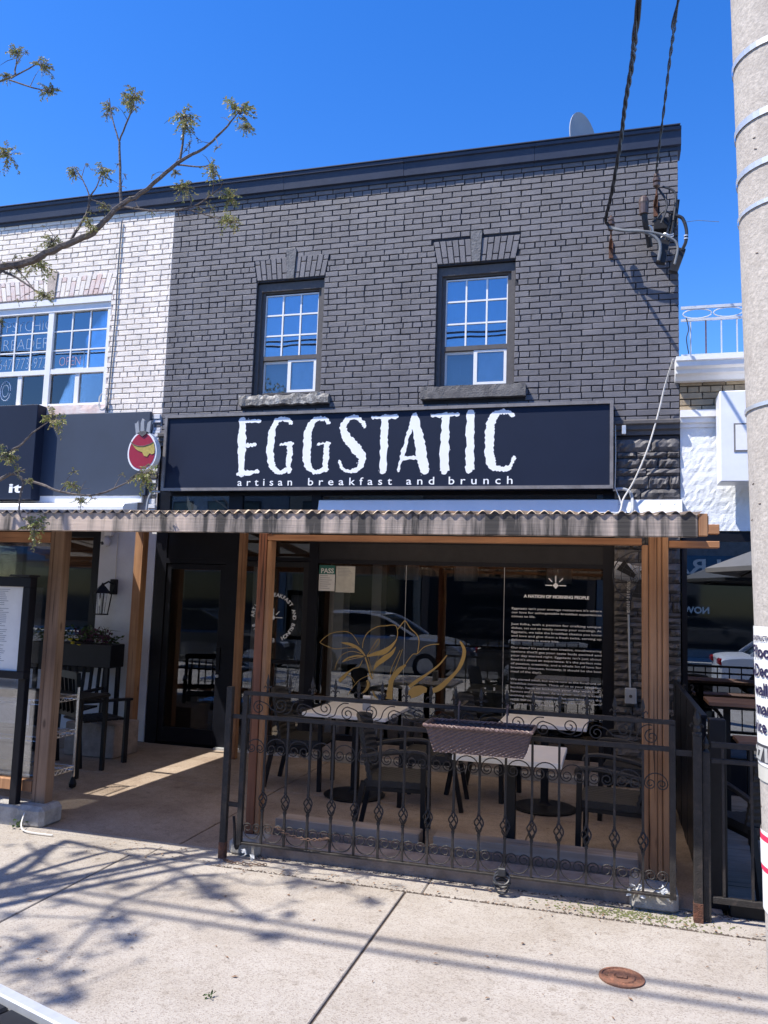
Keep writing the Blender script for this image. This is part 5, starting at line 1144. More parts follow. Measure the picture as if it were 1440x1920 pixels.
for k in range(4):
    a, b = loop[k], loop[(k + 1) % 4]
    n = 44 if k % 2 == 0 else 12
    for s in (0, 1):
        rim.tube([(a[0] + (b[0] - a[0]) * i / n, a[1] + (b[1] - a[1]) * i / n + .006 * math.cos(i * 1.6 + s * PI), 1.0 + .006 * math.sin(i * 1.6 + s * PI)) for i in range(n + 1)], .0075, 5)
rim.build('rim', M['wicker_brown'], bk)
for x in (-.93, -.765, -.60): MB().box(x - .012, x + .012, 4.815, 5.05, .965, .98, .002).build('cross_bar', M['wicker_brown'], bk)
for x in (-.92, -.62): MB().tube([(x, 5.05, .96), (x, 5.058, 1.10), (x, 5.08, 1.118), (x, 5.101, 1.10), (x, 5.101, 1.05)], .006, 6).build('hook', M['wicker_brown'], bk)

# ================================================================== patio furniture
def make_table(label, x, y, w_, d_, z=.745):
    t = thing('patio_table', label, 'table', (x, y, 0), 'white topped patio tables')
    MB().box(x - w_ / 2, x + w_ / 2, y - d_ / 2, y + d_ / 2, z - .034, z, .004).build('tabletop', M['table_white'], t)
    MB().box(x - .032, x + .032, y - .032, y + .032, .03, z - .06, .003).build('pedestal', M['steel_dark'], t)
    MB().box(x - w_ * .4, x + w_ * .4, y - .03, y + .03, z - .06, z - .035).build('bearer', M['steel_dark'], t)
    MB().lathe((x, y, 0), [(.27, 0), (.275, .008), (.25, .018), (.06, .032), (.04, .05)], 28).build('base', M['steel_dark'], t, smooth=False)
    return t
make_table('white topped patio table under the gold flower decal', -2.20, 7.03, .75, .80)
make_table('white topped patio table nearest the fence, behind the wicker trough', -.655, 5.62, .70, .62)
make_table('white topped patio table by the printed text on the window', -.56, 7.25, .72, .66)
nb = thing('napkin_box', 'small grey napkin holder on the far left white table', 'holder', (-2.1, 7.0, .745))
MB().box(-2.14, -2.07, 6.98, 7.02, .746, .86, .006).build('body', M['pipe'], nb); MB().box(-2.137, -2.073, 6.985, 7.015, .80, .875).build('napkins', M['paper'], nb)

def make_chair():
    """woven armchair facing +X, seat at 0.44"""
    t = thing('wicker_chair', '', 'chair', (0, 0, 0), 'wicker armchairs round the patio tables')
    W = M['wicker']
    mb = MB(); vs = []; fs = []; n = 16
    for j in range(n + 1):
        for i in range(n + 1):
            x = -.21 + .45 * i / n; y = -.24 + .48 * j / n
            vs.append((x, y, .44 - .018 * math.sin(PI * j / n) + .003 * ((i + j) % 2) - (.02 if i == n else 0)))
    for j in range(n):
        for i in range(n): fs.append((j * (n + 1) + i, j * (n + 1) + i + 1, (j + 1) * (n + 1) + i + 1, (j + 1) * (n + 1) + i))
    k = len(vs); vs += [(x, y, .395) for x, y, z in vs]; fs += [tuple(q + k for q in f)[::-1] for f in fs]
    for i in range(n):
        for a, b in ((i, i + 1), (n * (n + 1) + i, n * (n + 1) + i + 1), (i * (n + 1), (i + 1) * (n + 1)), (i * (n + 1) + n, (i + 1) * (n + 1) + n)): fs.append((a, b, b + k, a + k))
    mb.add(vs, fs).build('seat', W, t)
    mb = MB(); vs = []; fs = []; rows, cols = 22, 12
    for j in range(rows + 1):
        u = j / rows; z = .40 + .48 * u; x0 = -.21 - .10 * u * u - .03 * math.sin(PI * u) + .02
        for i in range(cols + 1):
            v = i / cols * 2 - 1; vs.append((x0 + .05 * v * v + .004 * ((j % 2) * 2 - 1), .245 * v * (1 - .06 * u), z - .03 * v * v * u))
    for j in range(rows):
        for i in range(cols): fs.append((j * (cols + 1) + i, j * (cols + 1) + i + 1, (j + 1) * (cols + 1) + i + 1, (j + 1) * (cols + 1) + i))
    k = len(vs); vs += [(x - .022, y, z) for x, y, z in vs]; fs += [tuple(q + k for q in f)[::-1] for f in fs]
    for i in range(cols):
        for r in (0, rows): fs.append((r * (cols + 1) + i, r * (cols + 1) + i + 1, r * (cols + 1) + i + 1 + k, r * (cols + 1) + i + k))
    for j in range(rows):
        for c in (0, cols): fs.append((j * (cols + 1) + c, (j + 1) * (cols + 1) + c, (j + 1) * (cols + 1) + c + k, j * (cols + 1) + c + k))
    mb.add(vs, fs).build('backrest', W, t)
    for s in (-1, 1):
        MB().bar((.225, s * .245, 0), (.215, s * .245, .64), .036, .036).build('leg', M['steel_dark'], t)
        MB().bar((-.30, s * .235, 0), (-.215, s * .235, .43), .036, .036).build('leg', M['steel_dark'], t)
        MB().tube(catmull([(-.235, s * .25, .60), (-.08, s * .262, .635), (.10, s * .262, .655), (.215, s * .25, .645), (.235, s * .245, .61)], 4), .019, 7).build('armrest', W, t)
    MB().box(-.20, .21, -.235, .235, .365, .392).build('seat_frame', M['steel_dark'], t)
    return t
c0 = make_chair()
spots = [(-1.55, 6.00, 8, 'black wicker armchair facing right, left of the table nearest the fence'),
         (.02, 5.98, 176, 'black wicker armchair at the right of the table nearest the fence'),
         (-2.78, 7.25, 5, 'black wicker armchair left of the table under the gold flower decal'),
         (-1.52, 7.05, 184, 'black wicker armchair right of the table under the gold flower decal'),
         (-1.10, 7.55, -12, 'black wicker armchair left of the table by the printed window text'),
         (.16, 7.25, 172, 'black wicker armchair right of the table by the printed window text')]
for i, (x, y, a, lab) in enumerate(spots):
    o = c0 if i == 0 else copy_tree(c0)
    o.location = (x, y, -.004); o.rotation_euler = (0, 0, math.radians(a)); o['label'] = lab

# ================================================================== things fixed to the shop glass
YG = 8.4475
ps = thing('pass_notice', 'green and white PASS inspection notice on the window corner', 'notice', (-3.05, YG, 1.95))
MB().box(-3.145, -2.957, YG - .001, YG, 1.80, 2.085).build('sheet', M['paper'], ps)
MB().box(-3.145, -2.957, YG - .002, YG - .0012, 1.985, 2.085).build('header', M['green'], ps)
text('PASS', 'lettering', M['paper'], -3.125, YG - .0024, 1.998, .075, ps, width=.15, bold=.002, thick=.0002)
for k in range(7): MB().box(-3.13, -3.13 + .15 * (.6 + .4 * ((k * 37) % 5) / 5), YG - .0018, YG - .0011, 1.965 - .023 * k, 1.971 - .023 * k).build('print_line', M['ink_grey'], ps)
pn = thing('paper_notice', 'faded white paper notice taped beside the green notice', 'notice', (-2.82, YG, 1.93))
MB().box(-2.945, -2.725, YG - .001, YG, 1.79, 2.078).build('sheet', M['paper_old'], pn)
for k in range(6): MB().box(-2.925, -2.925 + .18 * (.7 + .3 * ((k * 17) % 4) / 4), YG - .0018, YG - .0011, 2.05 - .016 * k, 2.055 - .016 * k).build('print_line', M['ink_grey'], pn)
fd = MB(); rd = random.Random(6)
for k, s_ in enumerate(FLOWER): ribbon(fd, [(a, b, c * (.62 if c < .0085 else .9)) for a, b, c in s_], YG - .0004 - .0002 * k, 0.0, 6, rd)
tag(fd.build('flower_decal', M['gold']), 'gold line drawing of a large flower on the shop window', 'decal')
tdc = thing('window_text', 'white printed story text with a rising sun mark on the window', 'decal', (-.55, YG, 1.4))
WH = M['letter']; cx, cz = -.562, 1.928
mb = MB(); yq = YG - .0006
mb.prism([(cx, cz - .034), (cx + .032, cz), (cx, cz + .032), (cx - .032, cz)], yq - .0006, yq)
mb.box(cx - .105, cx - .034, yq - .0006, yq, cz - .005, cz + .005); mb.box(cx + .034, cx + .105, yq - .0006, yq, cz - .005, cz + .005); mb.box(cx - .005, cx + .005, yq - .0006, yq, cz + .035, cz + .10)
for s in (-1, 1): mb.bar((cx + s * .035, yq - .0003, cz + .036), (cx + s * .072, yq - .0003, cz + .073), .010, .0006, up=(0, 1, 0))
mb.build('sun_mark', WH, tdc)
text('A NATION OF MORNING PEOPLE', 'lettering', WH, -.882, yq, 1.797, .042, tdc, width=.655, bold=.0018, thick=.0002)
paras = [["Eggstatic isn't your average restaurant it's where", "our love for unforgettable breakfast experiences", "comes to life."],
         ["Just folks, with a passion for crafting unique", "dishes, set out to totally revamp your mornings. At", "Eggstatic, we take the breakfast classics you know", "and love and give them a fresh twist, serving up", "deliciousness in every bite."],
         ["Our menu? It's packed with creative, mouthwatering", "options that'll get your taste buds excited and", "your day started right. Eggstatic isn't just about", "food-it's about an experience. It's the perfect mix", "of passion, creativity, and a whole lot of love for", "breakfast (because, honestly, it should be the best", "meal of the day!)."],
         ["We started small, but we're now at the forefront of", "breakfast innovation. Think of us as your breakfast", "buddy, here to kickstart your day with bold", "flavours and good vibes. As we grow, our menu keeps", "evolving with fresh combos. But one thing stays the", "same: our commitment to creating awesome moments", "for you and breakfast fans."]]
z = 1.672
for par in paras:
    for i, l in enumerate(par):
        last = i == len(par) - 1
        text(l, 'lettering', WH, -1.008, yq, z, .029, tdc, width=.90 * (len(l) / 52.0 if last else 1.0), bold=.0002, thick=.0002); z -= .0405
    z -= .038
rn = thing('door_roundel', 'white circular lettering and sun mark on the right glass door', 'decal', (-3.68, YG, 1.48))
ring = 'ARTISAN BREAKFAST AND BRUNCH  EST. 2018  '
for i, c in enumerate(ring):
    if c == ' ': continue
    a = PI * .98 - 2 * PI * i / len(ring); r = .235
    T = Matrix.Translation((-3.672 + r * math.cos(a), 8.4485, 1.485 + r * math.sin(a))) @ Matrix.Rotation(-(a - PI / 2), 4, 'Y') @ Matrix.Rotation(PI / 2, 4, 'X')
    text(c, 'lettering', WH, 0, 0, 0, .058, rn, bold=.0014, thick=.0002, align='CENTER', mat4=T)
mb = MB(); cx, cz = -3.672, 1.485
for dx in (-.11, .03): mb.box(cx + dx, cx + dx + .08, 8.448, 8.4486, cz - .005, cz + .005)
mb.box(cx - .005, cx + .005, 8.448, 8.4486, cz + .03, cz + .10)
for s in (-1, 1): mb.bar((cx + s * .03, 8.4483, cz + .03), (cx + s * .07, 8.4483, cz + .07), .010, .0006, up=(0, 1, 0))
mb.prism([(cx, cz - .03), (cx + .028, cz), (cx, cz + .028), (cx - .028, cz)], 8.448, 8.4486)
mb.build('sun_mark', WH, rn)
st_ = MB().box(-4.095, -4.06, 8.436, 8.4395, 1.33, 1.42).build('door_sticker', M['paper']); tag(st_, 'small white opening hours sticker on the right door stile', 'sticker')

# wall fan with its cord and outlet under the canopy at right
fn = thing('wall_fan', 'grey wall fan with round black cage behind the right post', 'fan', (.2, 8.0, 2.02))
FX, FZ = .235, 2.02
cg = MB()
for r in (.235, .16, .08): cg.tube([(FX + r * math.cos(q * PI / 12), 7.86, FZ + r * math.sin(q * PI / 12)) for q in range(24)], .006 if r > .2 else .003, 5, closed=True)
cg.build('cage', M['cable_black'], fn)
wr = MB()
for q in range(12): a = q * PI / 6; wr.tube([(FX + .02 * math.cos(a), 7.85, FZ + .02 * math.sin(a)), (FX + .235 * math.cos(a), 7.86, FZ + .235 * math.sin(a))], .002, 4)
wr.build('cage_wire', M['cable_black'], fn)
pr_ = [(.075, -.16), (.085, -.15), (.085, -.02)]
for k in range(9): pr_ += [(.080, -.01 + .018 * k), (.070, -.002 + .018 * k)]
pr_ += [(.055, .17)]
mo = MB().lathe((0, 0, 0), pr_, 18, axis=0); mo.v = [(FX - .06 + x, 7.98 + y * .9, FZ + .035 + z - x * .18) for x, y, z in mo.v]; mo.build('motor', M['pipe'], fn)
for k in range(3):
    a = k * 2 * PI / 3 + .5; MB().prism([(FX + .03 * math.cos(a), FZ + .03 * math.sin(a)), (FX + .20 * math.cos(a - .3), FZ + .20 * math.sin(a - .3)), (FX + .21 * math.cos(a + .25), FZ + .21 * math.sin(a + .25)), (FX + .05 * math.cos(a + .9), FZ + .05 * math.sin(a + .9))], 7.88, 7.886).build('blade', M['steel_dark'], fn)
MB().box(FX - .03, FX + .03, 8.02, 8.37, FZ - .03, FZ + .03).build('wall_arm', M['trim_dark'], fn)
cnd = MB(); cnd.cyl((.165, 8.345, .93), (.150, 8.345, 1.66), .011, 8)
ob = thing('outlet_box', 'grey outlet box and conduit low on the dark stone pilaster', 'outlet', (.17, 8.3, .9))
MB().box(.115, .225, 8.30, 8.37, .80, .95, .008).build('box', M['pipe'], ob); cnd.build('conduit', M['pipe'], ob); MB().cyl((.17, 8.301, .875), (.17, 8.294, .875), .016, 10).build('socket', M['ink'], ob)
tag(chain([(.150, 8.33, 1.68), (.148, 8.32, 1.78), (.150, 8.30, 1.90), (.152, 8.24, 1.98)]).build('fan_cord', M['cable_white']), 'twisted pale cord hanging from the wall fan to the conduit', 'cord')

# ================================================================== left bay: lantern, camera, planter, furniture, menu board
ln = thing('wall_lantern', 'black carriage lantern on the white wall at left', 'lantern', (-5.72, 8.2, 1.6))
LX, LY = -5.74, 8.20
MB().box(-5.735, -5.665, 8.33, 8.398, 1.68, 1.86, .006).build('back_plate', M['trim_black'], ln)
MB().tube([(-5.70, 8.34, 1.80), (-5.71, 8.27, 1.83), (LX, LY, 1.79)], .011, 6).build('arm', M['trim_black'], ln)
MB().lathe((LX, LY, 1.69), [(.115, 0), (.118, .01), (.05, .075), (.02, .10), (.006, .125)], 4).build('roof', M['trim_black'], ln)
for sx_ in (-1, 1):
    for sy_ in (-1, 1): MB().bar((LX + sx_ * .055, LY + sy_ * .055, 1.455), (LX + sx_ * .078, LY + sy_ * .078, 1.69), .010, .010).build('frame_bar', M['trim_black'], ln)
MB().box(LX - .062, LX + .062, LY - .062, LY + .062, 1.44, 1.456).build('tray', M['trim_black'], ln); MB().lathe((LX, LY, 1.458), [(.053, 0), (.074, .23)], 4).build('glass', M['acrylic'], ln)
MB().lathe((LX, LY, 1.46), [(.012, 0), (.012, .07), (.028, .11), (.02, .16), (.002, .19)], 10).build('bulb', M['paper'], ln)
cm = thing('security_camera', 'white dome security camera high on the white wall at left', 'camera', (-5.83, 8.33, 2.33))
MB().box(-5.86, -5.76, 8.33, 8.397, 2.375, 2.43, .006).build('mount', M['white_paint'], cm); MB().lathe((-5.82, 8.33, 2.30), [(.005, -.06), (.04, -.045), (.055, 0), (.045, .04), (.02, .07)], 14).build('dome', M['plaster'], cm, smooth=True); MB().cyl((-5.84, 8.285, 2.285), (-5.845, 8.272, 2.28), .02, 10).build('lens', M['ink'], cm)
tag(MB().tube([(-5.70, 8.385, 2.40), (-5.705, 8.385, 2.1), (-5.70, 8.385, 1.87)], .006, 5).build('lantern_cable', M['cable_white']), 'pale cable running down the wall to the lantern', 'cable')
pb = thing('flower_trough', 'black flower trough on legs with purple and yellow plants at left', 'planter', (-5.9, 8.1, 0))
MB().box(-6.45, -5.40, 7.95, 8.22, .86, 1.12, .008).build('trough', M['trim_black'], pb)
for x in (-6.40, -5.45):
    for y in (7.98, 8.19): MB().box(x - .02, x + .02, y - .02, y + .02, 0, .86).build('leg', M['trim_black'], pb)
MB().box(-6.42, -5.43, 7.97, 8.2, 1.08, 1.10).build('soil', M['soil'], pb)
def leaves(mb, c, r, n, size, rd, flat=.8, droop=0.0):
    for i in range(n):
        d = Vector((rd.gauss(0, 1), rd.gauss(0, 1), rd.gauss(0, 1) * flat)); d = d.normalized() * r * rd.random() ** .5
        p = Vector(c) + d; u = Vector((rd.gauss(0, 1), rd.gauss(0, 1), rd.gauss(0, .8) - droop)).normalized(); v = u.orthogonal().normalized(); v = (Matrix.Rotation(rd.uniform(0, 6.28), 3, u) @ v)
        l = size * rd.uniform(.6, 1.3); w_ = l * .24
        mb.add([p, p + u * l * .5 + v * w_, p + u * l, p + u * l * .5 - v * w_], [(0, 1, 2, 3)])
    return mb
rd = random.Random(31)
mb = MB(); mp_ = MB(); my = MB()
for k in range(16): leaves(mb, (rd.uniform(-6.4, -5.48), rd.uniform(8.0, 8.17), 1.14 + rd.uniform(0, .10)), .09, 34, .05, rd)
for k in range(9): leaves(mp_, (rd.uniform(-6.0, -5.5), rd.uniform(7.98, 8.14), 1.15 + rd.uniform(0, .10)), .08, 30, .045, rd)
for k in range(7): my.lathe((rd.uniform(-6.15, -5.80), 7.93 + rd.uniform(-.01, .03), 1.12 + rd.uniform(-.03, .05)), [(.004, 0), (.022, .010), (.026, .016), (.002, .014)], 8)
mb.build('foliage', M['plant_leaf'], pb); mp_.build('purple_foliage', M['flower_purple'], pb); my.build('blossoms', M['flower_yellow'], pb)
gr = MB()
for k in range(8):
    a = rd.uniform(-.5, 1.2); x = -5.62 + rd.uniform(-.1, .08); gr.tube([(x, 8.08, 1.1), (x + .08 * a, 8.07, 1.28), (x + .22 * a, 8.05, 1.33 - abs(a) * .06)], [.004, .003, .001], 4)
gr.build('grass_blades', M['plant_leaf'], pb)

def slat_chair(x, y, rz, label):
    t = thing('slatted_chair', label, 'chair', (0, 0, 0), 'black slatted armchairs at the left bay'); B = M['trim_black']
    for s in (-1, 1):
        MB().box(.20, .245, s * .25 - .022, s * .25 + .022, 0, .62, .003).build('leg', B, t); MB().bar((-.25, s * .25, 0), (-.33, s * .25, .92), .044, .044).build('leg', B, t)
        MB().box(-.27, .27, s * .25 - .03, s * .25 + .03, .62, .645, .004).build('armrest', B, t)
    for k in range(6): MB().box(-.22 + .076 * k, -.155 + .076 * k, -.228, .228, .425, .445, .003).build('seat_slat', B, t)
    MB().bar((-.27, -.228, .50), (-.27, .228, .50), .03, .05).build('back_rail', B, t); MB().bar((-.325, -.228, .89), (-.325, .228, .89), .03, .07).build('back_rail', B, t)
    for k in range(5): yy = -.18 + .09 * k; MB().bar((-.272, yy, .52), (-.322, yy, .86), .018, .055).build('back_slat', B, t)
    t.location = (x, y, -.004); t.rotation_euler = (0, 0, math.radians(rz)); return t
slat_chair(-5.10, 7.30, 62, 'black slatted armchair facing away, nearest the shop door')
slat_chair(-5.75, 7.75, -80, 'black slatted armchair under the flower trough')
lt = thing('low_table', 'black metal framed table behind the left cedar post', 'table', (-5.0, 6.75, 0))
MB().box(-5.75, -4.72, 6.55, 7.0, .70, .725, .003).build('tabletop', M['steel_dark'], lt)
for x in (-5.72, -4.75):
    for y in (6.58, 6.97): MB().box(x - .018, x + .018, y - .018, y + .018, 0, .70).build('leg', M['steel_dark'], lt)
tag(MB().box(-5.55, -4.95, 7.45, 7.9, 0, .34, .01).build('concrete_block', M['kerb_dark']), 'low brown concrete block in the shade beside the shop door', 'block')
wsf = thing('wire_shelf', 'chrome wire shelving unit behind the clear panel', 'shelf', (-5.1, 6.1, 0))
for x in (-5.75, -4.555):
    for y in (5.82, 6.27):
        MB().cyl((x, y, .09), (x, y, .87), .0125, 10).build('pole', M['chrome'], wsf)
        MB().lathe((x, y, .0), [(.01, 0), (.03, .01), (.034, .04), (.022, .07), (.012, .10)], 10).build('caster', M['steel_dark'], wsf)
for z in (.80, .50, .19):
    mb = MB()
    for y in (5.82, 6.27):
        for dz in (0, -.035): mb.tube([(-5.75, y, z + dz), (-4.555, y, z + dz)], .004, 5)
        mb.tube([(-5.75 + i * .0299, y, z - (.035 if i % 2 else 0)) for i in range(41)], .003, 4)
    for x in (-5.75, -4.555):
        for dz in (0, -.035): mb.tube([(x, 5.82, z + dz), (x, 6.27, z + dz)], .004, 5)
        mb.tube([(x, 5.82 + i * .03, z - (.035 if i % 2 else 0)) for i in range(16)], .003, 4)
    for k in range(46): xx = -5.74 + k * .026; mb.tube([(xx, 5.82, z + .004), (xx, 6.27, z + .004)], .0024, 4)
    mb.build('shelf', M['chrome'], wsf)
mn = thing('menu_board', 'black framed menu board on a post at the left edge', 'sign', (-4.5, 5.2, 0))
f = MB(); X0, X1, Z0, Z1 = -4.88, -4.222, 1.055, 1.815
for q in ((X0, X1, Z1 - .075, Z1), (X0, X1, Z0, Z0 + .055), (X0, X0 + .06, Z0 + .055, Z1 - .075), (X1 - .065, X1, Z0 + .055, Z1 - .075)): f.box(q[0], q[1], 5.135, 5.20, q[2], q[3], .004)
f.build('frame', M['trim_black'], mn); MB().box(X0 + .06, X1 - .065, 5.16, 5.165, Z0 + .055, Z1 - .075).build('sheet', M['paper'], mn)
pt = MB(); rd = random.Random(8)
for k in range(40):
    if k in (9, 20, 28): continue
    zz = 1.715 - k * .0145; a = -4.52 + rd.uniform(0, .01); pt.box(a, a + rd.uniform(.04, .10), 5.1585, 5.1595, zz, zz + .005)
    if k % 3 == 0: pt.box(-4.30, -4.285, 5.1585, 5.1595, zz, zz + .005)
pt.build('menu_print', M['ink_grey'], mn); MB().box(-4.325, -4.262, 5.206, 5.262, -.005, 1.83, .004).build('post', M['trim_black'], mn); MB().box(-4.40, -4.225, 5.12, 5.24, 1.817, 1.832).build('light_bar', M['trim_dark'], mn)
wd_ = MB(); rd = random.Random(14)
leaves(wd_, (-4.17, 5.13, .03), .05, 26, .035, rd, .5)
tag(wd_.build('weed', M['plant_leaf']), 'small green weed at the foot of the menu board post', 'weed')
wd_ = leaves(MB(), (-1.68, 3.36, .012), .02, 14, .02, rd, .4); tag(wd_.build('weed', M['plant_leaf']), 'tiny green sprig alone on the open sidewalk', 'weed')
tag(MB().tube(catmull([(-4.15, 5.18, .10), (-4.11, 5.10, .03), (-4.02, 5.05, .006), (-3.8, 5.05, .004)], 5), .006, 5).build('ground_cable', M['cable_white']), 'pale cable stub on the ground at the left footing', 'cable')
# ================================================================== right patio
fp = thing('side_fence', 'plain black iron fence panel at the right beside the pole', 'fence', (.9, 5.08, 0))
for z0, z1 in ((.955, .985), (.868, .892), (.10, .135)): MB().box(.545, 2.0, 5.07, 5.095, z0, z1, .002).build('rail', I, fp)
for k in range(10): MB().box(.60 + .15 * k, .614 + .15 * k, 5.075, 5.089, .136, .954).build('baluster', I, fp)
MB().box(.495, .538, 5.062, 5.105, -.01, .93, .003).build('end_post', I, fp)
b = MB().lathe((.517, 5.083, .93), [(.02, 0), (.012, .015), (.018, .03), (.02, .045), (.001, .085)], 10).build('finial', I, fp)
tag(MB().box(.56, .655, 5.30, 5.40, -.01, 1.085, .004).build('black_post', M['steel_dark']), 'square black wooden post with flat cap behind the right fence', 'post')
sc = thing('screen_wall', 'dark vertical boarded screen between the two patios', 'screen', (.56, 6.5, 0))
for k in range(9): MB().box(.535 + .003 * (k % 2), .565, 5.50 + .27 * k, 5.765 + .27 * k, 0.0, 1.06, .003).build('board', M['trim_black'], sc)
MB().box(.53, .57, 5.48, 7.95, 1.062, 1.085, .003).build('cap_rail', M['trim_black'], sc)
for s in (-1, 1): MB().tube([(.585 + s * .025, 7.0, 1.085), (.585 + s * .04, 7.0, 1.113), (.585 + s * .03, 7.0, 1.133), (.585 + s * .018, 7.0, 1.123)], .006, 6).build('curl', I, sc)
dk = thing('deck', 'grey plank deck of the right patio', 'deck', (2, 6.8, 0))
for k in range(22): MB().box(.665, 4.2, 5.25 + .144 * k, 5.388 + .144 * k, -.05, .005, .003).build('plank', M['wood_deck'], dk)
MB().box(.655, 4.2, 5.20, 5.245, -.05, .09, .004).build('edge_board', M['steel_dark'], dk)
bt = thing('bar_table', 'high brown slat top table with black legs at right', 'table', (1.4, 7.3, 0))
for k in range(4): MB().box(.76, 2.1, 7.20 + .11 * k, 7.30 + .11 * k, .955, .985, .003).build('slat', M['wood_top'], bt)
MB().box(.80, 2.06, 7.23, 7.60, .93, .954).build('apron', M['steel_dark'], bt)
for x in (.92, 1.95):
    MB().box(x - .025, x + .025, 7.38, 7.43, .02, .93).build('leg', M['steel_dark'], bt); MB().box(x - .04, x + .04, 7.22, 7.6, .005, .03).build('foot', M['steel_dark'], bt)
    MB().tube(catmull([(x - .12, 7.40, .925), (x - .05, 7.40, .86), (x, 7.40, .72)], 5), .014, 6).build('brace', M['steel_dark'], bt)
bs = thing('bench', 'brown slat bench with black legs beside the high table', 'bench', (1.4, 6.7, 0))
for k in range(3): MB().box(.90, 2.1, 6.62 + .10 * k, 6.71 + .10 * k, .745, .775, .003).build('slat', M['wood_top'], bs)
for x in (1.0, 1.95): MB().box(x - .022, x + .022, 6.72, 6.77, .005, .744).build('leg', M['steel_dark'], bs)
rc = copy_tree(c0); rc.location = (.93, 5.72, .006); rc.rotation_euler = (0, 0, math.radians(115)); rc['label'] = 'black wicker armchair behind the plain right fence by the pole'
um = thing('parasol', 'grey canvas parasol reaching in from the right patio', 'parasol', (2.1, 7.0, 0))
ux, uy, n = 2.05, 7.0, 8; cv = MB(); vs = [(ux, uy, 2.62)]
for k in range(n): a = PI + 2 * PI * k / n; vs.append((ux + 1.33 * math.cos(a), uy + 1.33 * math.sin(a), 2.07))
for k in range(n): a = PI + 2 * PI * k / n; vs.append((ux + 1.325 * math.cos(a), uy + 1.325 * math.sin(a), 2.035))
cv.add(vs, [(0, 1 + k, 1 + (k + 1) % n) for k in range(n)] + [(1 + k, 1 + n + k, 1 + n + (k + 1) % n, 1 + (k + 1) % n) for k in range(n)]); cv.build('canopy', M['canvas'], um)
for k in range(n): a = PI + 2 * PI * k / n; MB().bar((ux, uy, 2.585), (ux + 1.31 * math.cos(a), uy + 1.31 * math.sin(a), 2.045), .014, .014).build('rib', M['steel_dark'], um)
MB().cyl((ux, uy, 0), (ux, uy, 2.62), .022, 10).build('pole', M['steel_dark'], um); MB().lathe((ux, uy, .005), [(.3, 0), (.3, .03), (.05, .06)], 20).build('base', M['steel_dark'], um)

# ================================================================== electrical service on the upper wall
W5 = M['cable_black']
def insulator(x, z, label, y=8.22, s=1.0):
    t = thing('insulator', label, 'insulator', (x, y, z), 'service insulators on the dark brick')
    MB().lathe((x, y, z), [(.018 * s, -.06), (.034 * s, -.05), (.036 * s, -.02), (.020 * s, -.01), (.038 * s, .0), (.038 * s, .03), (.020 * s, .04), (.030 * s, .05), (.028 * s, .075), (.012 * s, .09)], 14).build('body', M['porcelain'], t)
    MB().tube([(x, y, z - .15), (x, y, z + .10)], .010, 7).build('pin', M['iron_rust'], t)
    MB().bar((x, y, z - .15), (x - .01, 8.40, z - .17), .03, .012).build('bracket', M['iron_rust'], t)
    MB().box(x - .022, x + .022, 8.386, 8.398, z - .28, z - .10, .002).build('wall_plate', M['iron_rust'], t)
    return t
insulator(-.025, 5.63, 'brown insulator with hanging bracket under the left service cable')
insulator(.42, 6.04, 'grey insulator below the cornice at the right service cable', 8.20)
sd = thing('service_drop', 'thick twisted black cable dropping from the street to the left insulator', 'cable', (0, 8.2, 5.7))
for k in range(3):
    P = catmull([(.9, 1.0, 7.4), (.30, 2.6, 5.65), (.127, 4.0, 4.86), (.115, 5.0, 5.20), (.085, 6.0, 5.54), (.055, 6.9, 5.74), (-.02, 7.7, 5.70), (-.075, 8.13, 5.66), (-.045, 8.20, 5.62)], 14)
    P = [(x + .010 * math.cos(i * .55 + k * 2.09), y, z + .010 * math.sin(i * .55 + k * 2.09)) for i, (x, y, z) in enumerate(P)]
    MB().tube(P, .0085, 6).build('strand', W5, sd)
sd = thing('service_drop', 'thinner twisted black cable dropping to the right insulator below the cornice', 'cable', (.4, 8.2, 6.1))
for k in range(2):
    P = catmull([(1.4, 1.0, 7.6), (.62, 2.6, 5.75), (.32, 4.0, 4.83), (.37, 5.0, 5.40), (.40, 5.9, 5.79), (.425, 7.0, 6.10), (.42, 7.9, 6.15), (.415, 8.18, 6.12)], 14)
    P = [(x + .007 * math.cos(i * .7 + k * PI), y, z + .007 * math.sin(i * .7 + k * PI)) for i, (x, y, z) in enumerate(P)]
    MB().tube(P, .006, 6).build('strand', W5, sd)
wh = thing('weatherhead', 'brown capped service mast head on the upper right brickwork', 'mast head', (.30, 8.2, 5.8))
MB().lathe((.295, 8.19, 5.80), [(.045, -.10), (.048, .0), (.052, .02), (.046, .06), (.03, .085), (.004, .095)], 14).build('cap', M['porcelain'], wh)
MB().tube(catmull([(.298, 8.19, 5.72), (.31, 8.22, 5.62), (.34, 8.30, 5.52), (.36, 8.36, 5.42)], 5), .03, 10).build('mast', M['cable_black'], wh)
MB().tube(catmull([(.30, 8.25, 5.60), (.36, 8.22, 5.58), (.38, 8.24, 5.52), (.33, 8.30, 5.50)], 5), .008, 6).build('clamp', M['galv'], wh)
sp = thing('splice_box', 'black slanted splice cover with grey hose at the upper right corner', 'splice', (.47, 8.25, 5.3), 'splice covers at the roof corner')
MB().bar((.505, 8.25, 5.42), (.455, 8.25, 5.19), .085, .075, up=(0, 1, 0)).build('cover', M['trim_dark'], sp)
MB().tube(catmull([(-.045, 8.20, 5.60), (.08, 8.19, 5.55), (.25, 8.18, 5.52), (.37, 8.18, 5.47), (.45, 8.18, 5.36), (.435, 8.19, 5.20)], 7), .017, 8).build('hose', M['cable_grey'], sp)
sp = thing('splice_box', 'second black splice cover lower at the very edge of the brickwork', 'splice', (.6, 8.25, 5.2), 'splice covers at the roof corner')
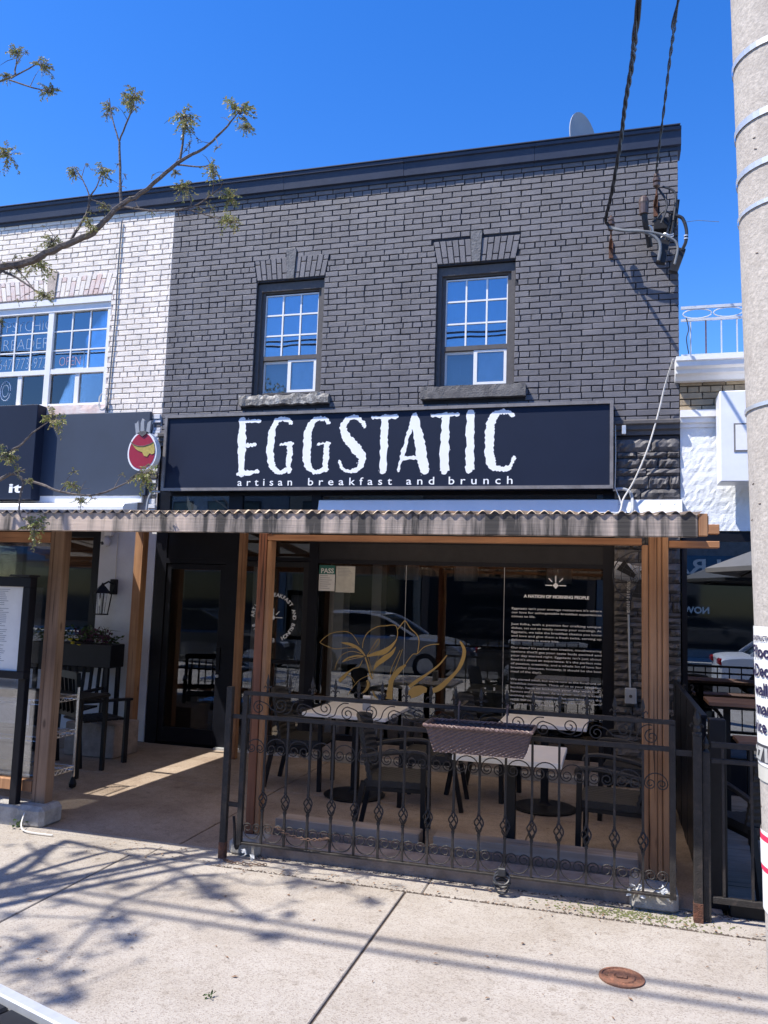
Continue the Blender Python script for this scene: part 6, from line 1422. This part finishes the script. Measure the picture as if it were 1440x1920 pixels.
MB().bar((.655, 8.25, 5.32), (.575, 8.25, 5.09), .085, .075, up=(0, 1, 0)).build('cover', M['trim_dark'], sp)
MB().tube(catmull([(-.04, 8.20, 5.59), (.12, 8.17, 5.53), (.34, 8.17, 5.50), (.54, 8.17, 5.42), (.615, 8.17, 5.32), (.585, 8.17, 5.14)], 7), .012, 8).build('hose', M['cable_grey'], sp)
rs = thing('corner_riser', 'cluster of black risers and straps bolted at the building corner', 'riser', (.6, 8.3, 5.6))
MB().tube(catmull([(.60, 8.20, 5.66), (.665, 8.20, 5.62), (.70, 8.20, 5.50), (.695, 8.20, 5.38), (.66, 8.22, 5.30)], 6), .017, 8).build('riser', W5, rs)
for z in (5.40, 5.43): MB().lathe((.697, 8.20, z), [(.022, 0), (.022, .012)], 10).build('strap', M['galv'], rs)
MB().bar((.62, 8.26, 5.85), (.585, 8.27, 5.58), .05, .03, up=(0, 1, 0)).build('bracket', M['trim_dark'], rs)
for (a, b, c) in (((.48, 8.24, 6.00), (.60, 8.22, 5.90), (.58, 8.22, 5.62)), ((.44, 8.24, 5.98), (.52, 8.22, 5.80), (.46, 8.22, 5.60)), ((.40, 8.25, 5.63), (.48, 8.22, 5.72), (.57, 8.24, 5.70)), ((.57, 8.25, 5.72), (.53, 8.25, 5.55), (.50, 8.25, 5.40)), ((.60, 8.25, 5.70), (.56, 8.25, 5.50), (.52, 8.25, 5.36)), ((.38, 8.26, 5.64), (.45, 8.24, 5.66), (.54, 8.26, 5.58))):
    MB().tube(catmull([a, b, c], 6), .011, 6).build('lead', W5, rs)
for z in (5.45, 5.47): MB().tube(catmull([(.46, 8.22, z), (.50, 8.2, z + .012), (.54, 8.2, z - .01), (.58, 8.22, z + .01)], 4), .006, 5).build('clip', M['galv'], rs)
MB().box(.40, .60, 8.34, 8.397, 5.60, 5.72, .004).build('back_board', M['trim_dark'], rs)
tag(MB().tube([(.66, 8.2, 5.58), (.80, 8.1, 5.54), (.98, 8.0, 5.46)], .003, 4).build('loose_wire', M['cable_grey']), 'thin loose wire end sticking out past the building corner', 'wire')
tag(MB().tube(catmull([(.70, 8.29, 4.62), (.72, 8.28, 4.50), (.70, 8.28, 4.40), (.72, 8.28, 4.25)], 5), .005, 5).build('roof_cable', W5), 'thin black cable dangling from the white roof railing', 'cable')
# dish aerial on the roof
ds = thing('satellite_dish', 'grey oval satellite dish above the dark cornice', 'dish', (-.35, 8.9, 6.7))
dm = MB(); rings = 7; n = 28; vs = []; fs = []
ax = Vector((.75, -.62, .10)).normalized(); ex = Vector((0, 0, 1)).cross(ax).normalized(); ez = ax.cross(ex); cc = Vector((-.375, 9.3, 7.20))
for j in range(rings + 1):
    r = j / rings
    for k in range(n):
        a = 2 * PI * k / n; p = cc + ex * (.235 * r * math.cos(a)) + ez * (.37 * r * math.sin(a)) + ax * (.045 * r * r); vs.append(tuple(p))
for j in range(rings):
    for k in range(n): fs.append((j * n + k, j * n + (k + 1) % n, (j + 1) * n + (k + 1) % n, (j + 1) * n + k))
q = len(vs); vs += [tuple(Vector(p) - ax * .012) for p in vs]; fs += [tuple(i + q for i in f)[::-1] for f in fs]
for k in range(n): a, b = rings * n + k, rings * n + (k + 1) % n; fs.append((a, b, b + q, a + q))
dm.add(vs, fs).build('reflector', M['dish'], ds); MB().cyl((-.38, 9.38, 6.2), (-.38, 9.38, 7.1), .025, 10).build('mast', M['galv'], ds); MB().tube([tuple(cc - ez * .33), tuple(cc - ez * .30 + ax * .38)], .012, 6).build('feed_arm', M['galv'], ds)

# ================================================================== concrete utility pole at the right edge
PX, PY = .549, 2.443
up = thing('utility_pole', 'round concrete utility pole wrapped with steel bands at the right edge', 'pole', (PX, PY, 0))
def pc(z): return (PX + .012 - .0335 * (z - 1.0), PY)
def prad(z): return .168 - .013 * (z - 1.0)
mb = MB(); vs = []; fs = []; n = 48; zs = [-.1 + .2 * k for k in range(46)]
for z in zs:
    for k in range(n): a = 2 * PI * k / n; c = pc(z); vs.append((c[0] + prad(z) * math.cos(a), c[1] + prad(z) * math.sin(a), z))
for j in range(len(zs) - 1):
    for k in range(n): fs.append((j * n + k, j * n + (k + 1) % n, (j + 1) * n + (k + 1) % n, (j + 1) * n + k))
fs.append(tuple((len(zs) - 1) * n + k for k in range(n)))
mb.add(vs, fs).build('shaft', M['pole_conc'], up, smooth=True)
def wrap(z0, z1, off, a0=0.0, a1=2 * PI, n=44, tilt=0.0, wob=0.0):
    mb = MB(); vs = []; fs = []
    rows = [z0 + (z1 - z0) * j / 4 for j in range(5)]
    for z in rows:
        for k in range(n + 1):
            a = a0 + (a1 - a0) * k / n; zz = z + tilt * math.cos(a); c = pc(zz); r = prad(zz) + off + wob * math.sin(a * 9 + z * 20); vs.append((c[0] + r * math.cos(a), c[1] + r * math.sin(a), zz))
    for j in range(4):
        for k in range(n): fs.append((j * (n + 1) + k, j * (n + 1) + k + 1, (j + 1) * (n + 1) + k + 1, (j + 1) * (n + 1) + k))
    return mb.add(vs, fs)
for z, h in ((3.365, .018), (3.155, .02), (3.01, .018), (2.895, .012), (2.325, .011)):
    bnd = wrap(z - .02, z - .02 + h, .004); bnd.build('band', M['galv'], up)
AF = math.atan2(-PY, -PX)            # towards the street viewer
sp_ = MB(); rd = random.Random(17)
for k in range(70):       # old staples and nail heads left in the pole
    z = rd.uniform(.7, 2.1) if k % 3 else rd.uniform(2.1, 3.4); a = math.atan2(-PY, -PX) + rd.uniform(-1.5, 1.3); c = pc(z); r = prad(z) + .001
    sp_.tube([(c[0] + r * math.cos(a - .03), c[1] + r * math.sin(a - .03), z), (c[0] + r * math.cos(a + .03), c[1] + r * math.sin(a + .03), z + rd.uniform(-.004, .004))], .0011, 4)
sp_.build('staples', M['iron_rust'], up, kind='stuff')
def wrap_text(s, a_left, z, size, wd, m, parent, off=.0062, bold=.003):
    """lettering bent round the pole, reading left to right as seen from the street"""
    o = text(s, 'lettering', m, 0, 0, 0, size, None, width=wd, bold=bold, thick=.0001, mat4=Matrix.Identity(4))
    for v in o.data.vertices:
        zz = z + v.co.y; r = prad(zz) + off; a = a_left + v.co.x / r; c = pc(zz); v.co = (c[0] + r * math.cos(a), c[1] + r * math.sin(a), zz)
    attach(o, parent); return o
p1 = thing('pole_poster', 'white poster reading Floor and Deck wrapped round the concrete pole', 'poster', (PX, PY, 1.6))
wrap(1.335, 1.705, .003, AF - 1.62, AF + 1.3, wob=.0008).build('sheet', M['paper'], p1)
AL = AF - 1.33
for s_, da, z_, wd, sz in (('Floor', 0, 1.622, .112, .046), ('&Deck', -.10, 1.572, .125, .046), ('wall', .02, 1.522, .075, .046), ('man', .05, 1.472, .085, .046), ('vice', -.04, 1.424, .075, .046)): wrap_text(s_, AL + da, z_, sz, wd, M['ink_navy'], p1, bold=.0012)
wrap_text('CONSTRUCTION', AL - .02, 1.667, .018, .11, M['ink_navy'], p1, bold=.0006)
wrap(1.345, 1.392, .0045, AF - 1.60, AF + 1.28).build('number_strip', M['ink'], p1); wrap_text('27158', AL - .1, 1.351, .046, .16, M['paper'], p1, off=.0066)
tag(wrap(1.295, 1.333, .003, AF - 1.55, AF + .9).build('torn_paper', M['paper_old']), 'torn strip of old paper below the Floor and Deck poster', 'poster')
p2 = thing('small_poster', 'small white flyer with a red block wrapped low on the pole', 'poster', (PX, PY, 1.0))
wrap(.955, 1.165, .003, AF - 1.66, AF + .6, wob=.001).build('sheet', M['paper'], p2); wrap(1.06, 1.155, .0042, AF - 1.60, AF - .85).build('red_block', M['print_red'], p2); wrap(1.075, 1.14, .0054, AF - 1.42, AF - 1.02).build('white_block', M['paper'], p2)

# cables strung along the street above the camera: their twin shadow crosses the sidewalk
for k, (y, z) in enumerate(((1.75, 7.0), (1.62, 6.95))):
    P = [(-22 + 1.0 * i, y, z + .0009 * (i - 22) ** 2) for i in range(45)]
    tag(MB().tube(P, .021, 7).build('street_cable', W5), ('inner' if k == 0 else 'outer') + ' of two thick black cables strung along the street overhead', 'cable', 'street cables above the sidewalk')

# sidewalk drain cap and the corner of a street bin
dc = thing('drain_cap', 'rusty round cast iron cap set in the sidewalk', 'drain cap', (.045, 4.18, 0))
MB().lathe((.045, 4.18, 0), [(.105, -.02), (.105, .006), (.092, .008), (.090, .003), (.065, .003), (.060, .009), (.035, .009), (.030, .004), (.001, .004)], 32).build('rim', M['rust'], dc)
MB().box(.02, .07, 4.165, 4.195, .0045, .0125, .002).build('lug', M['rust'], dc)
sbn = thing('street_bin', 'black topped street bin with pale metal rim at the lower left corner', 'bin', (-1.04, 1.333, 0))
sbn.rotation_euler = (0, 0, math.radians(-17.3))
def on_bin(o, par=None): o.parent = par or sbn; return o
on_bin(MB().box(-.75, .60, -.62, -.01, .02, .965, .01).build('body', M['steel_dark']))
f = MB()
for q in ((-.76, .61, -.022, .004), (-.76, .61, -.634, -.608), (-.76, -.734, -.608, -.022), (.584, .61, -.608, -.022)): f.box(q[0], q[1], q[2], q[3], .94, 1.0, .003)
on_bin(f.build('rim', M['galv']))
for a, b in ((-.732, -.40), (-.392, -.004), (.004, .582)): on_bin(MB().box(a, b, -.606, -.024, .966, .990, .005).build('top_panel', M['steel_dark']))

# ================================================================== street tree reaching in from the left
tr = thing('street_tree', 'young street tree with thin leafing branches reaching in from the left', 'tree', (-5.6, 1.6, 0))
trunk = [(-5.6, 1.6, -.1, .13), (-5.58, 1.62, 1.2, .11), (-5.5, 1.75, 2.3, .10), (-5.45, 1.85, 3.0, .09), (-5.55, 1.95, 3.9, .075), (-5.7, 2.2, 4.6, .055)]
MB().tube([p[:3] for p in trunk], [p[3] for p in trunk], 10).build('trunk', M['bark'], tr)
def limb(P, k=4, nm='branch', n=6):
    rd = random.Random(int(abs(P[0][0]) * 1e4) % 997); Q = catmull(P, k)
    Q = [(x + rd.uniform(-.3, .3) * r, y + rd.uniform(-.3, .3) * r, z + rd.uniform(-.3, .3) * r, max(r, .0016)) for x, y, z, r in Q]
    return MB().tube([q[:3] for q in Q], [q[3] for q in Q], n).build(nm, M['bark'], tr)
limb([(-5.45, 1.9, 3.0, .06), (-5.0, 2.9, 3.25, .045), (-4.4, 3.9, 3.6, .033), (-3.972, 4.2, 3.824, .0278)])
limb([(-5.45, 1.9, 2.9, .05), (-5.0, 3.0, 2.9, .03), (-4.6, 4.0, 2.85, .016), BRANCHES[20][0]])
limb([(-5.5, 1.9, 3.6, .05), (-5.0, 3.0, 4.4, .03), (-4.4, 4.0, 4.95, .018), BRANCHES[16][0]])
limb([(-5.2, 2.6, 3.6, .03), (-4.6, 3.8, 4.4, .015), BRANCHES[19][0]]); limb([(-4.9, 3.2, 3.1, .02), (-4.3, 4.1, 3.0, .01), BRANCHES[23][0]])
limb([(-4.6, 3.8, 3.3, .02), (-4.1, 4.2, 3.5, .012), BRANCHES[14][0]])
for P in BRANCHES: limb(P)
for P in SHADE_LIMBS: limb(P)
for i in (0, 1, 4, 7): P = SHADE_LIMBS[i][0]; limb([(-5.7, 2.2, 4.4, .032), ((-5.7 + P[0]) / 2 + .05, (2.2 + P[1]) / 2, (4.4 + P[2]) / 2 + .05, P[3] * 1.1), P])
rs_ = random.Random(61)
SIDE = []
for P in BRANCHES:
    Q = catmull(P, 3)
    for q in range(2, len(Q) - 1):
        if rs_.random() < .34 and Q[q][3] < .02:
            d = Vector((rs_.gauss(0, 1), rs_.gauss(0, .6), rs_.gauss(.5, .8))).normalized(); l = rs_.uniform(.05, .16); b = Vector(Q[q][:3])
            SIDE.append((b, b + d * l * .55 + Vector((0, 0, .01)), b + d * l))
for P in SHADE_LIMBS:
    Q = catmull(P, 3)
    for q in range(1, len(Q)):
        if rs_.random() < .62:
            d = Vector((rs_.gauss(0, 1), rs_.gauss(0, 1), rs_.gauss(.2, .6))).normalized(); l = rs_.uniform(.18, .5); b = Vector(Q[q][:3])
            SIDE.append((b, b + d * l * .5 + Vector((rs_.uniform(-.04, .04), 0, .03)), b + d * l))
sm = MB()
for a, b, c in SIDE: w_ = .0028 if (c - a).length < .17 else .0065; sm.tube([a, b, c], [w_, w_ * .7, w_ * .3], 4)
sm.build('side_twigs', M['bark'], tr, kind='stuff')
rd = random.Random(44); lf = MB(); twigs = MB()
def clump(c, r, dens=1.0):
    """drooping young compound leaves: little stems with paired leaflets"""
    for s in range(int(7 * dens) + 2):
        d = Vector((rd.gauss(0, 1), rd.gauss(0, 1), rd.gauss(.25, .8))).normalized(); p = Vector(c) - Vector((0, 0, r * .3)); e = p + d * r * rd.uniform(.7, 1.25); mid = (p + e) / 2 + Vector((0, 0, r * .18))
        tip = e - Vector((0, 0, r * rd.uniform(.05, .35)))
        twigs.tube([p, mid, tip], [.0022, .0016, .0008], 3, cap=False)
        for q in range(9):
            t = .25 + .75 * q / 8; b = p * (1 - t) ** 2 + mid * 2 * t * (1 - t) + tip * t * t
            for sd_ in (-1, 1):
                u = (Vector((rd.gauss(0, .6), rd.gauss(0, .6), -.55)) + d * .5 + d.orthogonal() * sd_ * .6).normalized(); v = u.orthogonal().normalized(); v = Matrix.Rotation(rd.uniform(0, 6.28), 3, u) @ v
                l = r * rd.uniform(.14, .30); w_ = l * .22; lf.add([b, b + u * l * .5 + v * w_, b + u * l, b + u * l * .5 - v * w_], [(0, 1, 2, 3)])
for (x, y, z, r) in LEAFCLUMPS: clump((x, y, z), r * 1.3, 2.6)
for (x, y, z, r) in SHADE_CLUMPS: clump((x, y, z), r * 1.25, 3.2)
for a, b, c in SIDE:
    if rs_.random() < .55: clump(c, rs_.uniform(.018, .035) * (1 if (c - a).length < .17 else 2.2), .6)
lf.build('crown', M['leaf'], tr); twigs.build('twigs', M['bark'], tr)

# a second tree on the street, mirrored in the upper windows
t2 = thing('street_tree', 'slim street tree by the road, seen mirrored in the upper windows', 'tree', (-9.3, -1.6, 0))
MB().tube([(-9.3, -1.6, -.1), (-9.2, -1.6, 3), (-9.0, -1.5, 5.0), (-8.9, -1.4, 7.0)], [.12, .10, .07, .02], 9).build('trunk', M['bark'], t2)
l2 = MB(); rd = random.Random(9)
for k in range(26):
    z = rd.uniform(3.8, 6.6); a = rd.uniform(0, 6.28); L_ = rd.uniform(.6, 1.7); e = (-9.0 + L_ * math.cos(a), -1.5 + L_ * math.sin(a), z + L_ * .6)
    MB().tube([(-9.02, -1.5, z - .3), ((-9.02 + e[0]) / 2, (-1.5 + e[1]) / 2, z + .2), e], [.025, .015, .004], 5).build('branch', M['bark'], t2); leaves(l2, e, .40, 70, .11, rd, .7, .3)
l2.build('crown', M['leaf'], t2)

# ================================================================== parked cars along the kerb (seen mirrored in the glass)
def car(x, y, L_, H, paint, label, kind='sedan'):
    t = thing('parked_car', label, 'car', (x, y, -.14), 'cars parked along the kerb'); z0 = -.14
    hl = L_ / 2; W_ = .88
    if kind == 'suv': low = [(-hl, .30), (-hl + .03, .72), (-hl + .12, .95), (hl - 1.15, 1.00), (hl - .25, .86), (hl - .02, .62), (hl, .30)]; top = [(-hl + .16, .95), (-hl + .40, H - .06), (-hl + 1.0, H), (hl - 2.1, H - .03), (hl - 1.20, 1.0)]
    else: low = [(-hl, .30), (-hl + .02, .70), (-hl + .10, .88), (-hl + .9, .93), (hl - 1.25, .92), (hl - .30, .78), (hl - .02, .56), (hl, .30)]; top = [(-hl + .62, .92), (-hl + 1.30, H - .04), (-hl + 2.0, H), (hl - 2.3, H - .04), (hl - 1.35, .92)]
    low = catmull(low, 4); top = catmull(top, 4)
    def loft(prof, ws, base):
        mb = MB(); n = len(prof); vs = []; fs = []
        secs = ws
        for (wy, zi) in secs:
            for (px, pz) in prof: vs.append((x + px * (1 - .015 * abs(wy) / W_), y + wy, z0 + base + (pz - base) * (1 - zi)))
        m = len(secs)
        for j in range(m - 1):
            for i in range(n - 1): fs.append((j * n + i, j * n + i + 1, (j + 1) * n + i + 1, (j + 1) * n + i))
            fs.append((j * n + n - 1, j * n, (j + 1) * n, (j + 1) * n + n - 1))
        fs += [tuple(range(n)), tuple((m - 1) * n + i for i in range(n))[::-1]]
        return mb.add(vs, fs)
    loft(low, ((-W_, .10), (-W_ + .05, .02), (-W_ * .5, -.01), (0, -.015), (W_ * .5, -.01), (W_ - .05, .02), (W_, .10)), .30).build('body', paint, t, smooth=False)
    loft(top, ((-W_ + .10, .03), (-W_ + .22, .0), (0, -.02), (W_ - .22, .0), (W_ - .10, .03)), .90).build('cabin', M['car_glass'], t)
    rf = MB(); a, b, c = top[4], top[8], top[12]
    for s in (-1, 1):
        for p, q in zip(top[:-1], top[1:]): rf.bar((x + p[0], y + s * (W_ - .115), z0 + p[1] + .004), (x + q[0], y + s * (W_ - .115), z0 + q[1] + .004), .05, .05)
    rf.add([(x + a[0], y - W_ + .14, z0 + a[1] + .02), (x + b[0], y - W_ + .14, z0 + b[1] + .025), (x + c[0], y - W_ + .14, z0 + c[1] + .02), (x + c[0], y + W_ - .14, z0 + c[1] + .02), (x + b[0], y + W_ - .14, z0 + b[1] + .025), (x + a[0], y + W_ - .14, z0 + a[1] + .02)], [(0, 1, 4, 5), (1, 2, 3, 4)])
    rf.build('roof', M['car_white'] if kind == 'suv' else paint, t)  # crossover roof stays white over the greyed body: sunlit top put into colour
    for s in (-1, 1):
        for wx in (-hl + .85, hl - .90):
            w_ = MB().lathe((x + wx, y + s * (W_ - .10), z0 + .32), [(.19, -.11), (.31, -.10), (.325, -.05), (.325, .05), (.31, .10), (.19, .11)], 24, axis=1).build('wheel', M['tyre'], t); MB().lathe((x + wx, y + s * (W_ - .10), z0 + .32), [(.20, -.115), (.19, -.10), (.19, .10), (.20, .115)], 16, axis=1).build('rim', M['galv'], w_)
        MB().box(x + hl - .28, x + hl - .05, y + s * .62 - .16, y + s * .62 + .16, z0 + .58, z0 + .72, .03).build('headlight', M['lamp_clear'], t)
        MB().box(x - hl - .01, x - hl + .18, y + s * .66 - .17, y + s * .66 + .17, z0 + .70, z0 + .84, .03).build('tail_light', M['lamp_red'], t)
        MB().box(x + .35, x + .62, y + s * (W_ + .005) - .012, y + s * (W_ + .005) + .012, z0 + .74, z0 + .765).build('door_handle', paint, t)
        MB().box(x + hl - 1.75, x + hl - 1.62, y + s * (W_ + .07) - .08, y + s * (W_ + .07) + .08, z0 + .90, z0 + 1.02, .02).build('mirror', paint, t)
    return t
car(-5.35, -2.35, 4.2, 1.50, M['car_shade'], 'white crossover car with shade put into its body colour, mirrored at the left of the shop window', 'suv')
car(-.75, -2.35, 4.5, 1.40, M['car_black'], 'dark sedan, mirrored in the middle of the shop window')
car(4.45, -2.35, 4.6, 1.42, M['car_white'], 'white sedan with red tail lamp, mirrored in the right glass')
car(-9.9, -2.35, 4.5, 1.43, M['car_black'], 'black sedan parked at the far left end of the row')
